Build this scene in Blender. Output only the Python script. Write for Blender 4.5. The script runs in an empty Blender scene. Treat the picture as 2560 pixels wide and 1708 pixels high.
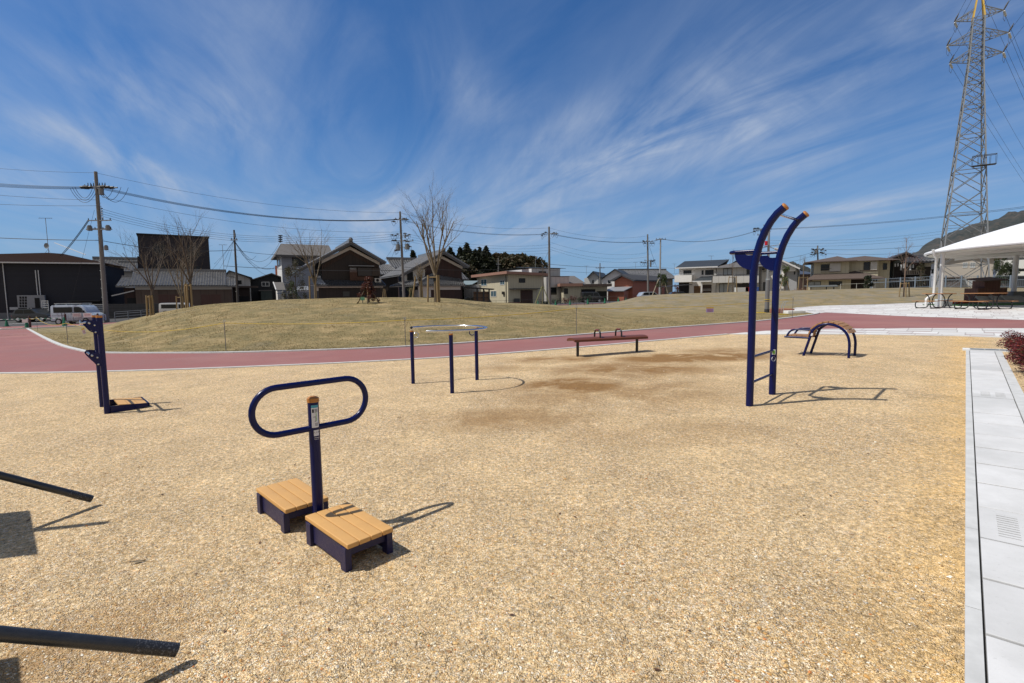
import bpy, bmesh, math, random
from math import sin, cos, pi, radians, sqrt, atan2, hypot
from mathutils import Vector, Matrix, noise
random.seed(7)
SC = bpy.context.scene
COL = SC.collection
# ------------------------------------------------------------------ camera
FPX, HY, ROLL, SL, EYE = 1260.0, 740.0, 0.0125, 0.018, 1.5
PW, PH = 2560.0, 1708.0
PIT = math.atan((PH/2-HY)/FPX)
fw = Vector((0, cos(PIT), -sin(PIT)))
rt0 = Vector((1, 0, 0)); up0 = rt0.cross(fw)
RT = rt0*cos(ROLL)-up0*sin(ROLL); UP = up0*cos(ROLL)+rt0*sin(ROLL)
CAM = Vector((0, 0, EYE))
cd = bpy.data.cameras.new('camera'); cam = bpy.data.objects.new('camera', cd); COL.objects.link(cam)
cd.sensor_width = 36; cd.lens = FPX/PW*36; cd.clip_end = 9000; cd.clip_start = .05
mm = Matrix((RT, UP, -fw)).transposed().to_4x4(); mm.translation = CAM
cam.matrix_world = mm
SC.camera = cam
# ------------------------------------------------------------------ light
SAZ, SEL = radians(12), radians(56.5)
sd = Vector((cos(SAZ)*cos(SEL), sin(SAZ)*cos(SEL), -sin(SEL)))
sl = bpy.data.lights.new('sun', 'SUN'); sl.energy = 4.5; sl.angle = radians(.53); sl.color = (1, .955, .88)
so = bpy.data.objects.new('sun', sl); COL.objects.link(so); so.rotation_euler = sd.to_track_quat('-Z', 'Y').to_euler()
SC.view_settings.view_transform = 'Standard'; SC.view_settings.look = 'None'
SC.view_settings.exposure = 0.0; SC.view_settings.gamma = 1
W = bpy.data.worlds.new('World'); SC.world = W; W.use_nodes = True

class NT:
    """tiny node helper"""
    def __init__(s, tree): s.t = tree; s.n = tree.nodes; s.l = tree.links
    def nd(s, ty, ins=None, **kw):
        n = s.n.new(ty)
        for k, v in kw.items(): setattr(n, k, v)
        for k, v in (ins or {}).items():
            if hasattr(v, 'is_linked') or isinstance(v, bpy.types.NodeSocket): s.l.new(v, n.inputs[k])
            else: n.inputs[k].default_value = v
        return n
    def m(s, op, a, b=0.0, c=None, clamp=False):
        ins = {0: a, 1: b}
        if c is not None: ins[2] = c
        return s.nd('ShaderNodeMath', ins, operation=op, use_clamp=clamp).outputs[0]
    def mix(s, f, a, b, bt='MIX'):
        n = s.nd('ShaderNodeMix', None, data_type='RGBA', blend_type=bt)
        for i, v in ((0, f), (6, a), (7, b)):
            if isinstance(v, bpy.types.NodeSocket): s.l.new(v, n.inputs[i])
            else: n.inputs[i].default_value = v if i == 0 else (*v[:3], 1)
        return n.outputs[2]
    def ramp(s, f, stops, interp='LINEAR'):
        n = s.n.new('ShaderNodeValToRGB'); cr = n.color_ramp; cr.interpolation = interp
        while len(cr.elements) < len(stops): cr.elements.new(.5)
        for e, (p, c) in zip(cr.elements, stops):
            e.position = p; e.color = (*c, 1) if len(c) == 3 else c
        s.l.new(f, n.inputs[0]); return n.outputs[0]
    def map(s, f, a, b, c=0., d=1.):
        n = s.nd('ShaderNodeMapRange', {0: f, 1: a, 2: b, 3: c, 4: d}); n.clamp = True; return n.outputs[0]
    def noise(s, vec, sc, det=3, rough=.5, dist=0.):
        n = s.nd('ShaderNodeTexNoise', {'Vector': vec, 'Scale': sc, 'Detail': det, 'Roughness': rough, 'Distortion': dist}); return n.outputs[0]
g = NT(W.node_tree); g.n.clear()
sky = g.nd('ShaderNodeTexSky', sky_type='NISHITA', sun_disc=False, sun_elevation=SEL, sun_rotation=radians(-102))
sky.air_density = 1.0; sky.dust_density = .6; sky.ozone_density = 2.6; sky.altitude = 50
tc = g.nd('ShaderNodeTexCoord'); sp = g.nd('ShaderNodeSeparateXYZ', {0: tc.outputs['Generated']})
zz = g.m('ADD', g.m('MAXIMUM', sp.outputs[2], 0.0), 0.09)
px_ = g.m('DIVIDE', sp.outputs[0], zz); py_ = g.m('DIVIDE', sp.outputs[1], zz)
# cirrus: stretched bands on a plane high overhead
rx = g.m('ADD', g.m('MULTIPLY', px_, .93), g.m('MULTIPLY', py_, .36))
ry = g.m('SUBTRACT', g.m('MULTIPLY', py_, .93), g.m('MULTIPLY', px_, .36))
v1 = g.nd('ShaderNodeCombineXYZ', {0: g.m('MULTIPLY', px_, 1.0), 1: g.m('MULTIPLY', py_, .28), 2: 3.1})
v2 = g.nd('ShaderNodeCombineXYZ', {0: g.m('MULTIPLY', rx, 1.5), 1: g.m('MULTIPLY', ry, .36), 2: 11.7})
v3 = g.nd('ShaderNodeCombineXYZ', {0: g.m('MULTIPLY', px_, 5.2), 1: g.m('MULTIPLY', py_, .7), 2: 5.2})
big = g.noise(v1.outputs[0], .85, 4, .55, .6)
med = g.noise(v2.outputs[0], 1.2, 7, .58, 1.9)
fin = g.noise(v3.outputs[0], 1.5, 8, .62, .9)
soft = g.noise(tc.outputs['Generated'], 3.2, 6, .6, .8)
AZ = g.m('ARCTAN2', sp.outputs[0], sp.outputs[1]); EL = g.m('ARCSINE', sp.outputs[2])
wob = g.m('MULTIPLY', g.m('SUBTRACT', soft, .5), .12); AZ = g.m('ADD', AZ, wob); EL = g.m('ADD', EL, g.m('MULTIPLY', wob, .6))
def AE(px, py): d = (RT*((px-PW/2)/FPX)+UP*((PH/2-py)/FPX)+fw).normalized(); return math.atan2(d.x, d.y), math.asin(d.z)
acc_ = None
for (x0_, y0_, x1_, y1_, w__, st_) in ((380, 560, 2100, 500, 60, .4), (100, 640, 1300, 600, 60, .3), (1300, 640, 2400, 590, 60, .3), (1340, 440, 2200, 20, 120, .78), (950, 520, 1500, 330, 95, .62), (250, 20, 800, 330, 160, .7), (1050, 560, 2000, 250, 60, .35), (150, 180, 640, 300, 50, .6), (-60, 300, 270, 350, 38, .95), (220, 375, 440, 430, 24, .9), (-40, 410, 200, 520, 50, .7), (370, 445, 570, 485, 28, .6), (740, 460, 1300, 570, 45, .5), (1880, 548, 2420, 468, 24, .8), (1650, 330, 2350, 180, 110, .5), (2150, 80, 2600, 0, 70, .5), (560, 500, 1000, 530, 35, .35), (1000, 110, 1330, 330, 90, .3), (450, -20, 900, 80, 70, .4), (1500, 420, 2200, 380, 40, .4), (-900, 300, -100, 200, 200, .6), (2700, 300, 3300, 100, 200, .6)):
    a0_, e0_ = AE(x0_, y0_); a1_, e1_ = AE(x1_, y1_); L_ = hypot(a1_-a0_, e1_-e0_); ux, uy = (a1_-a0_)/L_, (e1_-e0_)/L_; hw = w__/FPX; hl_ = L_*.62
    dx_ = g.m('SUBTRACT', AZ, (a0_+a1_)/2); dy_ = g.m('SUBTRACT', EL, (e0_+e1_)/2)
    uu = g.m('MULTIPLY_ADD', dx_, ux/hl_, g.m('MULTIPLY', dy_, uy/hl_)); vv = g.m('MULTIPLY_ADD', dx_, -uy/hw, g.m('MULTIPLY', dy_, ux/hw))
    r2_ = g.m('MULTIPLY_ADD', uu, uu, g.m('MULTIPLY', vv, vv)); m_ = g.m('MULTIPLY', g.m('EXPONENT', g.m('MULTIPLY', r2_, -1.3)), st_)
    acc_ = m_ if acc_ is None else g.m('ADD', acc_, m_)
fib = g.m('MULTIPLY', g.map(med, .30, .72, .12, 1.0), g.map(fin, .25, .75, .62, 1.12))
fib = g.m('MULTIPLY', fib, g.map(soft, .32, .62, .35, 1.1))
cl = g.m('ADD', g.m('MULTIPLY', acc_, fib), g.m('MULTIPLY', g.m('MULTIPLY', g.map(big, .36, .64), g.map(med, .34, .7)), .28))
low = g.map(sp.outputs[2], 0.0, .10, .35, 1.0)
cl = g.m('MULTIPLY', g.m('MULTIPLY', cl, low), .95, clamp=True)
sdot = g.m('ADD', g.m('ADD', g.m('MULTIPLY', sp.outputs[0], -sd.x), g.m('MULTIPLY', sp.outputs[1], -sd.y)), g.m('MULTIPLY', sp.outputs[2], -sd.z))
back = g.m('MAXIMUM', g.m('MULTIPLY', g.map(sp.outputs[1], .0, -.45), g.map(soft, .3, .6, .45, .95)), g.map(sdot, .80, .97, 0., .9))  # unseen pale sky behind camera and round the sun, added for neutral fill
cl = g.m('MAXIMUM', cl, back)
tint = g.mix(1.0, sky.outputs[0], (.42, .80, 1.2), 'MULTIPLY')
hz = g.map(sp.outputs[2], -.02, .34, 1., 0.); hz = g.m('MULTIPLY', g.m('POWER', hz, 1.5), .88)
tint = g.mix(hz, tint, (3.0, 4.6, 7.2))
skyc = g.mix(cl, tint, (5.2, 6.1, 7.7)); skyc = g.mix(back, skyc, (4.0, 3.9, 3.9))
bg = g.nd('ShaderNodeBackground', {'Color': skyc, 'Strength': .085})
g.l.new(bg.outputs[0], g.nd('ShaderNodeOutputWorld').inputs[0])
SC.cycles.max_bounces = 6

# ------------------------------------------------------------------ pixel <-> world helpers (photo pixels, 2560 wide)
def ray(px, py): return RT*((px-PW/2)/FPX)+UP*((PH/2-py)/FPX)+fw
def gnd(px, py, h=0.):
    d = ray(px, py); t = (h-CAM.z)/(d.z-SL*d.x); return CAM+d*t
def atY(px, py, Y): d = ray(px, py); return CAM+d*(Y/d.y)
def clamp(v, a, b): return max(a, min(b, v))
def sstep(a, b, v):
    t = clamp((v-a)/(b-a), 0, 1); return t*t*(3-2*t)
def base(x, y): return SL*clamp(x, -65, 65)+.06*clamp(y-52, 0, 15)*clamp((-25-x)/10, 0, 1)
def interp(tab, v):
    if v <= tab[0][0]: return tab[0][1]
    for (a, fa), (b, fb) in zip(tab, tab[1:]):
        if v <= b:
            t = (v-a)/(b-a); t = t*t*(3-2*t)*.35+t*.65; return fa+(fb-fa)*t
    return tab[-1][1]
def crest_tab(pts, Yc):
    out = []
    for px, py in pts:
        if py is None: p = atY(px, 740, Yc); out.append((p.x/Yc, 0.0))
        else: p = atY(px, py, Yc); out.append((p.x/Yc, max(0, p.z-base(p.x, Yc))))
    return out
C1 = crest_tab([(175, None), (240, None), (306, 807), (335, 800), (376, 789.6), (409, 781), (442, 774), (484, 766), (558, 758), (620, 755), (677, 751), (753, 748), (830, 745.4), (960, 744.3), (1091, 745), (1144, 748), (1184, 754), (1240, 757.5), (1310, 761), (1371, 764), (1423, 770), (1474, 777), (1545, None)], 34)
C2 = crest_tab([(1420, None), (1490, 765), (1545, 756), (1596, 742.5), (1640, 738), (1706, 734.5), (1800, 732), (1877, 729.5), (1980, 727), (2160, 722), (2340, 719.5), (2480, 721), (2700, 722), (3300, 722)], 50)
FARK = [(-40, 41.6), (-21.6, 23.6), (-15.7, 18.2), (-13.7, 16.8), (-10.7, 15.9), (-7.7, 15.4), (-3.3, 15.7), (2, 18), (5.7, 20.1), (11.2, 22.9), (15.3, 26.2), (17.5, 29)]
def foot(u):
    # distance of the track's far kerb along direction u = x / y
    best = None
    for (x0, y0), (x1, y1) in zip(FARK, FARK[1:]):
        dx, dy = x1-x0, y1-y0; den = dx-u*dy
        if abs(den) < 1e-6: continue
        t = (u*y0-x0)/den
        if -.02 <= t <= 1.02:
            y = y0+t*dy
            if best is None or y > best: best = y
    return best if best is not None else 30
def mound(x, y):
    if y < 10: return 0.
    u = x/y; h = 0.
    hc = interp(C1, u)
    if hc > 0:
        f = foot(u)+.9
        if f < 33:
            if y < 34: t = clamp((y-f)/(34-f), 0, 1); p = 1-(1-t)**1.7; p *= sstep(0, .22, t)*.25+.75 if t > 0 else 0
            else: p = 1-sstep(37, 52, y)
            h += hc*p
    hc = interp(C2, u)
    if hc > 0:
        if y < 50: p = sstep(39.5, 50.5, y)
        else: p = 1-sstep(53, 66, y)
        h += hc*p
    if h > .05: h += min(h, .5)*(noise.noise(Vector((x*.35, y*.35, 0)))*.07+noise.noise(Vector((x*.9, y*.9, 3)))*.025)
    return h
def ground(x, y): return base(x, y)+mound(x, y)
def place(px, Y):
    """point on the terrain at distance Y in the direction of photo column px (taken at the horizon)"""
    p = atY(px, 750, Y); z = ground(p.x, p.y)
    for _ in range(3):
        # follow the slight roll of the frame
        d = None
        lo = proj(Vector((p.x, Y, z)))[0]
        p.x += (px-lo)/FPX*Y; z = ground(p.x, Y)
    return Vector((p.x, Y, z))
def proj(P):
    v = P-CAM; z = v.dot(fw); return (PW/2+FPX*v.dot(RT)/z, PH/2-FPX*v.dot(UP)/z)

# ------------------------------------------------------------------ materials
MATS = {}
def mat(name, col, rough=.6, metal=0., var=0., vs=8., bump=0., bs=60., spec=.5, coat=0., alpha=1., trans=0.):
    if name in MATS: return MATS[name]
    m = bpy.data.materials.new(name); m.use_nodes = True; MATS[name] = m
    t = NT(m.node_tree); b = t.n['Principled BSDF']
    b.inputs['Base Color'].default_value = (*col, 1); b.inputs['Roughness'].default_value = rough
    b.inputs['Metallic'].default_value = metal; b.inputs['Specular IOR Level'].default_value = spec
    b.inputs['Coat Weight'].default_value = coat; b.inputs['Coat Roughness'].default_value = .08
    tcn = t.nd('ShaderNodeTexCoord')
    if var > 0:
        n = t.noise(tcn.outputs['Object'], vs, 5, .6)
        n2 = t.noise(tcn.outputs['Object'], vs*6.3, 3, .6)
        f = t.m('ADD', t.m('MULTIPLY', n, .65), t.m('MULTIPLY', n2, .35))
        f = t.map(f, .3, .7)
        d = tuple(c*(1-var) for c in col); h = tuple(min(1, c*(1+var)) for c in col)
        t.l.new(t.mix(f, d, h), b.inputs['Base Color'])
        t.l.new(t.map(n, .3, .7, max(0, rough-.08), min(1, rough+.1)), b.inputs['Roughness'])
    if bump > 0:
        n = t.noise(tcn.outputs['Object'], bs, 4, .6)
        bb = t.nd('ShaderNodeBump', {'Height': n, 'Strength': 1., 'Distance': bump}); t.l.new(bb.outputs[0], b.inputs['Normal'])
    return m
def wallmat(name, col, pitch=.45, depth=.25, vert=True, var=.12, rough=.7):
    """cladding: boards / siding with joints at a pitch (metres), in object space"""
    if name in MATS: return MATS[name]
    m = mat(name, col, rough); t = NT(m.node_tree); b = t.n['Principled BSDF']
    tcn = t.nd('ShaderNodeTexCoord'); s = t.nd('ShaderNodeSeparateXYZ', {0: tcn.outputs['Object']})
    c = t.m('ADD', s.outputs[0], s.outputs[1]) if vert else s.outputs[2]
    fr = t.m('FRACT', t.m('DIVIDE', c, pitch)); ln = t.m('LESS_THAN', fr, .12)
    idx = t.nd('ShaderNodeTexWhiteNoise', {1: t.m('FLOOR', t.m('DIVIDE', c, pitch))}, noise_dimensions='1D').outputs[0]
    st = t.nd('ShaderNodeMapping', {'Vector': tcn.outputs['Object'], 'Scale': (3, 3, .35)})
    n = t.noise(st.outputs[0], 1.3, 5, .65)
    f = t.m('ADD', t.m('MULTIPLY', idx, .45), t.m('MULTIPLY', t.map(n, .3, .7), .55))
    c0 = t.mix(f, tuple(x*(1-var) for x in col), tuple(min(1, x*(1+var)) for x in col))
    c1 = t.mix(t.m('MULTIPLY', ln, depth), c0, tuple(x*.3 for x in col))
    t.l.new(c1, b.inputs['Base Color']); return m

def groundmat(name, build):
    m = bpy.data.materials.new(name); m.use_nodes = True; MATS[name] = m
    t = NT(m.node_tree); b = t.n['Principled BSDF']; geo = t.nd('ShaderNodeNewGeometry')
    P = geo.outputs['Position']; s = t.nd('ShaderNodeSeparateXYZ', {0: P})
    b.inputs['Roughness'].default_value = .85; b.inputs['Specular IOR Level'].default_value = .25
    build(t, b, P, s.outputs[0], s.outputs[1]); return m
def g_gravel(t, b, P, X, Y):
    v1 = t.nd('ShaderNodeTexVoronoi', {'Vector': P, 'Scale': 145.}); v2 = t.nd('ShaderNodeTexVoronoi', {'Vector': P, 'Scale': 46.})
    v0 = t.nd('ShaderNodeTexVoronoi', {'Vector': P, 'Scale': 200.})
    pal = [(0, (.24, .13, .05)), (.07, (.56, .31, .10)), (.2, (.76, .51, .21)), (.40, (.86, .65, .35)), (.56, (.66, .46, .22)), (.68, (.94, .78, .50)), (.80, (.46, .35, .21)), (.86, (.95, .88, .72)), (.935, (.26, .21, .15)), (.97, (.72, .28, .06))]
    def rnd(v): return t.nd('ShaderNodeSeparateColor', {0: v.outputs['Color']}).outputs[0]
    a = t.ramp(rnd(v1), pal, 'CONSTANT'); bb = t.ramp(rnd(v2), pal, 'CONSTANT'); cc = t.ramp(rnd(v0), pal, 'CONSTANT')
    big = t.map(t.noise(P, 5.5, 4, .6), .46, .62)
    stones = t.mix(t.m('MULTIPLY', big, .5), a, bb)
    stones = t.mix(.3, stones, cc)
    gap = t.m('MULTIPLY', t.map(v1.outputs['Distance'], .44, .70), .5); stones = t.mix(gap, stones, (.22, .14, .065))  # colour darkened between stones, painting the shade in the gaps
    sand = t.mix(t.noise(P, 3., 5, .6), (.72, .50, .23), (.84, .62, .33))
    n_s = t.noise(P, .75, 6, .62, .4)
    f_sand = t.map(n_s, .40, .70, .05, .55)
    # loose yellow sand swept along the slab path
    dn = t.m('SUBTRACT', t.m('MULTIPLY', X, .743), t.m('MULTIPLY', Y, .67))
    edge = t.m('MULTIPLY', t.map(t.m('ABSOLUTE', t.m('SUBTRACT', dn, .03)), .0, .58, 1., 0.), t.map(t.noise(P, 2.2, 4, .6), .35, .6, .45, 1.))
    c = t.mix(f_sand, stones, sand)
    c = t.mix(t.m('MULTIPLY', edge, .75), c, (.74, .47, .17))
    mot = t.m('MULTIPLY', t.map(t.noise(P, 14., 4, .65), .3, .7, .86, 1.12), t.map(t.noise(P, 34., 4, .8), .32, .68, .50, 1.50)); mot2 = t.map(t.noise(P, 1.6, 4, .6), .3, .7, .86, 1.10)
    c = t.mix(1., c, t.nd('ShaderNodeCombineColor', {0: t.m('MULTIPLY', mot, mot2), 1: t.m('MULTIPLY', mot, mot2), 2: t.m('MULTIPLY', mot, mot2)}).outputs[0], 'MULTIPLY')
    clump = t.m('MULTIPLY', t.map(t.noise(P, 42., 3, .75), .54, .66), t.map(t.noise(P, 2.6, 5, .65), .36, .62, .25, 1.))  # dark specks painted for shadowed gaps and wet grains
    c = t.mix(t.m('MULTIPLY', clump, .6), c, (.24, .16, .08))
    lite = t.map(t.noise(P, 70., 2, .7), .60, .68); c = t.mix(t.m('MULTIPLY', lite, .5), c, (.88, .80, .62))
    # damp brown patches that have not dried yet
    damp = None
    for (cx, cy, rx_, ry_, k) in ((4.0, 11.2, 1.9, .95, 1.25), (1.0, 8.2, 1.0, .9, 1.1), (2.4, 9.7, 1.9, 1.2, .8), (1.5, 7.6, 2.2, 1.5, .5), (1.1, 11.6, 1.4, .7, .75), (-.1, 6.1, 1.3, .7, .55), (1.6, 5.3, 1.3, .6, .3), (-1.9, 2.0, .5, .55, .55), (-.15, 10.3, .9, .6, .4), (5.2, 12.3, 1.2, .7, .6)):
        ddx = t.m('DIVIDE', t.m('SUBTRACT', X, cx), rx_); ddy = t.m('DIVIDE', t.m('SUBTRACT', Y, cy), ry_)
        r2 = t.m('ADD', t.m('MULTIPLY', ddx, ddx), t.m('MULTIPLY', ddy, ddy))
        e = t.m('MULTIPLY', t.map(r2, .0, 1.25, 1., 0.), k)
        damp = e if damp is None else t.m('MAXIMUM', damp, e)
    dm = t.m('MULTIPLY', damp, t.map(t.noise(P, 1.15, 6, .66, .6), .33, .55, 0.1, 1.3), clamp=True)
    c = t.mix(t.m('MULTIPLY', dm, .97), c, t.mix(t.noise(P, 26., 3, .6), (.15, .072, .022), (.40, .22, .07)))
    c = t.mix(1., c, (1.12, 1.14, 1.24), 'MULTIPLY'); t.l.new(c, b.inputs['Base Color'])
    dist = t.m('ADD', t.m('MULTIPLY', v1.outputs['Distance'], -.55), t.m('MULTIPLY', v2.outputs['Distance'], -.5))
    dist = t.m('ADD', dist, t.m('MULTIPLY', v0.outputs['Distance'], -.25))
    bp = t.nd('ShaderNodeBump', {'Height': dist, 'Strength': 1., 'Distance': .016})
    bp2 = t.nd('ShaderNodeBump', {'Height': t.noise(P, 7., 6, .66), 'Strength': .8, 'Distance': .045, 'Normal': bp.outputs[0]})
    bp2 = t.nd('ShaderNodeBump', {'Height': t.noise(P, 2.1, 3, .5), 'Strength': .6, 'Distance': .09, 'Normal': bp2.outputs[0]})
    t.l.new(bp2.outputs[0], b.inputs['Normal'])
GRAVEL = groundmat('gravel', g_gravel)
def g_grass(t, b, P, X, Y):
    st = t.nd('ShaderNodeMapping', {'Vector': P, 'Scale': (.8, 1.0, 1.), 'Rotation': (0, 0, .6)}).outputs[0]
    n1 = t.noise(st, 1.15, 7, .66, .5); n2 = t.noise(P, 10., 6, .72); n3 = t.noise(P, .17, 4, .5); n4 = t.noise(P, 55., 4, .75)
    f = t.m('ADD', t.m('ADD', t.m('MULTIPLY', n1, .5), t.m('MULTIPLY', n2, .28)), t.m('MULTIPLY', n4, .22))
    c = t.ramp(f, [(.38, (.13, .112, .050)), (.46, (.20, .162, .074)), (.51, (.27, .208, .098)), (.56, (.355, .262, .130)), (.64, (.45, .335, .18))])
    c = t.mix(t.map(n3, .42, .62, 0., .30), c, (.20, .17, .085)); c = t.mix(t.map(Y, 38., 45., 0., .35), c, (.19, .16, .11))
    # bare pale soil showing through on the far bank and the crests
    bank = t.m('MULTIPLY', t.map(Y, 34., 43., 0., 1.), t.map(t.noise(st, .9, 6, .7, .8), .44, .64))
    c = t.mix(t.m('MULTIPLY', bank, .85), c, (.235, .21, .17))
    soil = t.m('MULTIPLY', t.map(t.noise(P, .5, 5, .6), .56, .70), .35)
    c = t.mix(soil, c, (.20, .18, .135))
    t.l.new(c, b.inputs['Base Color']); b.inputs['Roughness'].default_value = .95
    bp = t.nd('ShaderNodeBump', {'Height': t.m('ADD', n2, t.m('MULTIPLY', n4, .6)), 'Strength': .8, 'Distance': .05}); t.l.new(bp.outputs[0], b.inputs['Normal'])
GRASS = groundmat('dry_lawn', g_grass)
def g_track(t, b, P, X, Y):
    n = t.noise(P, .35, 5, .6, .4); n2 = t.noise(P, 90., 3, .8); n3 = t.noise(P, 2.2, 5, .65)
    c = t.mix(t.map(n, .35, .65), (.285, .130, .120), (.26, .146, .140))
    c = t.mix(t.map(n3, .45, .75, 0, .35), c, (.30, .15, .14))
    c = t.mix(t.map(n2, .35, .65, 0, .6), c, (.24, .07, .065))
    c = t.mix(t.map(t.noise(P, .8, 6, .7, .8), .56, .72, 0, .5), c, (.22, .115, .105)); c = t.mix(t.map(t.noise(P, .23, 4, .6), .5, .7, 0, .35), c, (.42, .22, .19))
    t.l.new(c, b.inputs['Base Color']); b.inputs['Roughness'].default_value = .8
    bp = t.nd('ShaderNodeBump', {'Height': n2, 'Strength': .5, 'Distance': .006}); t.l.new(bp.outputs[0], b.inputs['Normal'])
TRACK = groundmat('red_rubber_paving', g_track)
def g_tile(t, b, P, X, Y):
    B = t.m('ADD', t.m('MULTIPLY', X, .67), t.m('MULTIPLY', Y, .743)); A = t.m('SUBTRACT', t.m('MULTIPLY', X, .743), t.m('MULTIPLY', Y, .67))
    row = t.m('FLOOR', t.m('DIVIDE', B, .95)); rr = t.nd('ShaderNodeTexWhiteNoise', {1: row}, noise_dimensions='1D').outputs[0]
    a2 = t.m('ADD', t.m('DIVIDE', A, .6), rr); fb = t.m('FRACT', t.m('DIVIDE', B, .95)); fa = t.m('FRACT', a2)
    cell = t.nd('ShaderNodeCombineXYZ', {0: t.m('FLOOR', a2), 1: row, 2: 0.})
    wn = t.nd('ShaderNodeTexWhiteNoise', {0: cell.outputs[0]}, noise_dimensions='3D').outputs[0]
    narrow = t.m('MULTIPLY', t.m('LESS_THAN', fb, .24), t.m('GREATER_THAN', wn, .42))
    tone = t.ramp(t.m('FRACT', t.m('MULTIPLY', wn, 7.3)), [(0, (.36, .27, .27)), (.4, (.42, .40, .40)), (.7, (.33, .23, .23))], 'CONSTANT')
    white = t.mix(t.m('FRACT', t.m('MULTIPLY', wn, 13.7)), (.56, .555, .545), (.68, .68, .67))
    c = t.mix(narrow, white, tone)
    j = t.m('MAXIMUM', t.m('LESS_THAN', fa, .05), t.m('MAXIMUM', t.m('LESS_THAN', fb, .035), t.m('MULTIPLY', t.m('LESS_THAN', t.m('ABSOLUTE', t.m('SUBTRACT', fb, .25)), .012), t.m('GREATER_THAN', wn, .42))))
    c = t.mix(t.m('MULTIPLY', j, .6), c, (.26, .23, .22))
    c = t.mix(t.map(t.noise(P, 1.5, 5, .65), .4, .75, 0., .22), c, (.48, .42, .34))
    t.l.new(c, b.inputs['Base Color']); b.inputs['Roughness'].default_value = .7
TILE = groundmat('pale_paving', g_tile)
def g_conc(t, b, P, X, Y):
    n = t.noise(P, 3., 6, .65); n2 = t.noise(P, 45., 4, .7); n3 = t.noise(P, .9, 3, .5)
    c = t.mix(t.map(n, .32, .7), (.54, .54, .535), (.65, .65, .65)); oi = t.nd('ShaderNodeObjectInfo'); c = t.mix(t.m('MULTIPLY', t.m('POWER', oi.outputs['Random'], 3.), .55), c, (.40, .405, .405))
    c = t.mix(t.map(n3, .55, .7, 0, .45), c, (.42, .425, .42)); c = t.mix(t.map(n2, .6, .75, 0, .5), c, (.36, .36, .35))
    t.l.new(c, b.inputs['Base Color']); b.inputs['Roughness'].default_value = .75
    bp = t.nd('ShaderNodeBump', {'Height': n2, 'Strength': .3, 'Distance': .003}); t.l.new(bp.outputs[0], b.inputs['Normal'])
CONC = groundmat('pale_concrete', g_conc)
def g_kerb(t, b, P, X, Y):
    n = t.noise(P, 7., 5, .65); c = t.mix(t.map(n, .3, .7), (.46, .465, .46), (.58, .585, .58)); t.l.new(c, b.inputs['Base Color'])
KERB = groundmat('kerb_concrete', g_kerb)
def g_asph(t, b, P, X, Y):
    n = t.noise(P, 1.3, 5, .6); n2 = t.noise(P, 60., 3, .7)
    c = t.mix(t.map(n, .3, .7), (.045, .046, .05), (.075, .076, .08)); c = t.mix(t.map(n2, .5, .7, 0, .4), c, (.11, .11, .11)); t.l.new(c, b.inputs['Base Color'])
ASPH = groundmat('asphalt', g_asph)

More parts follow.
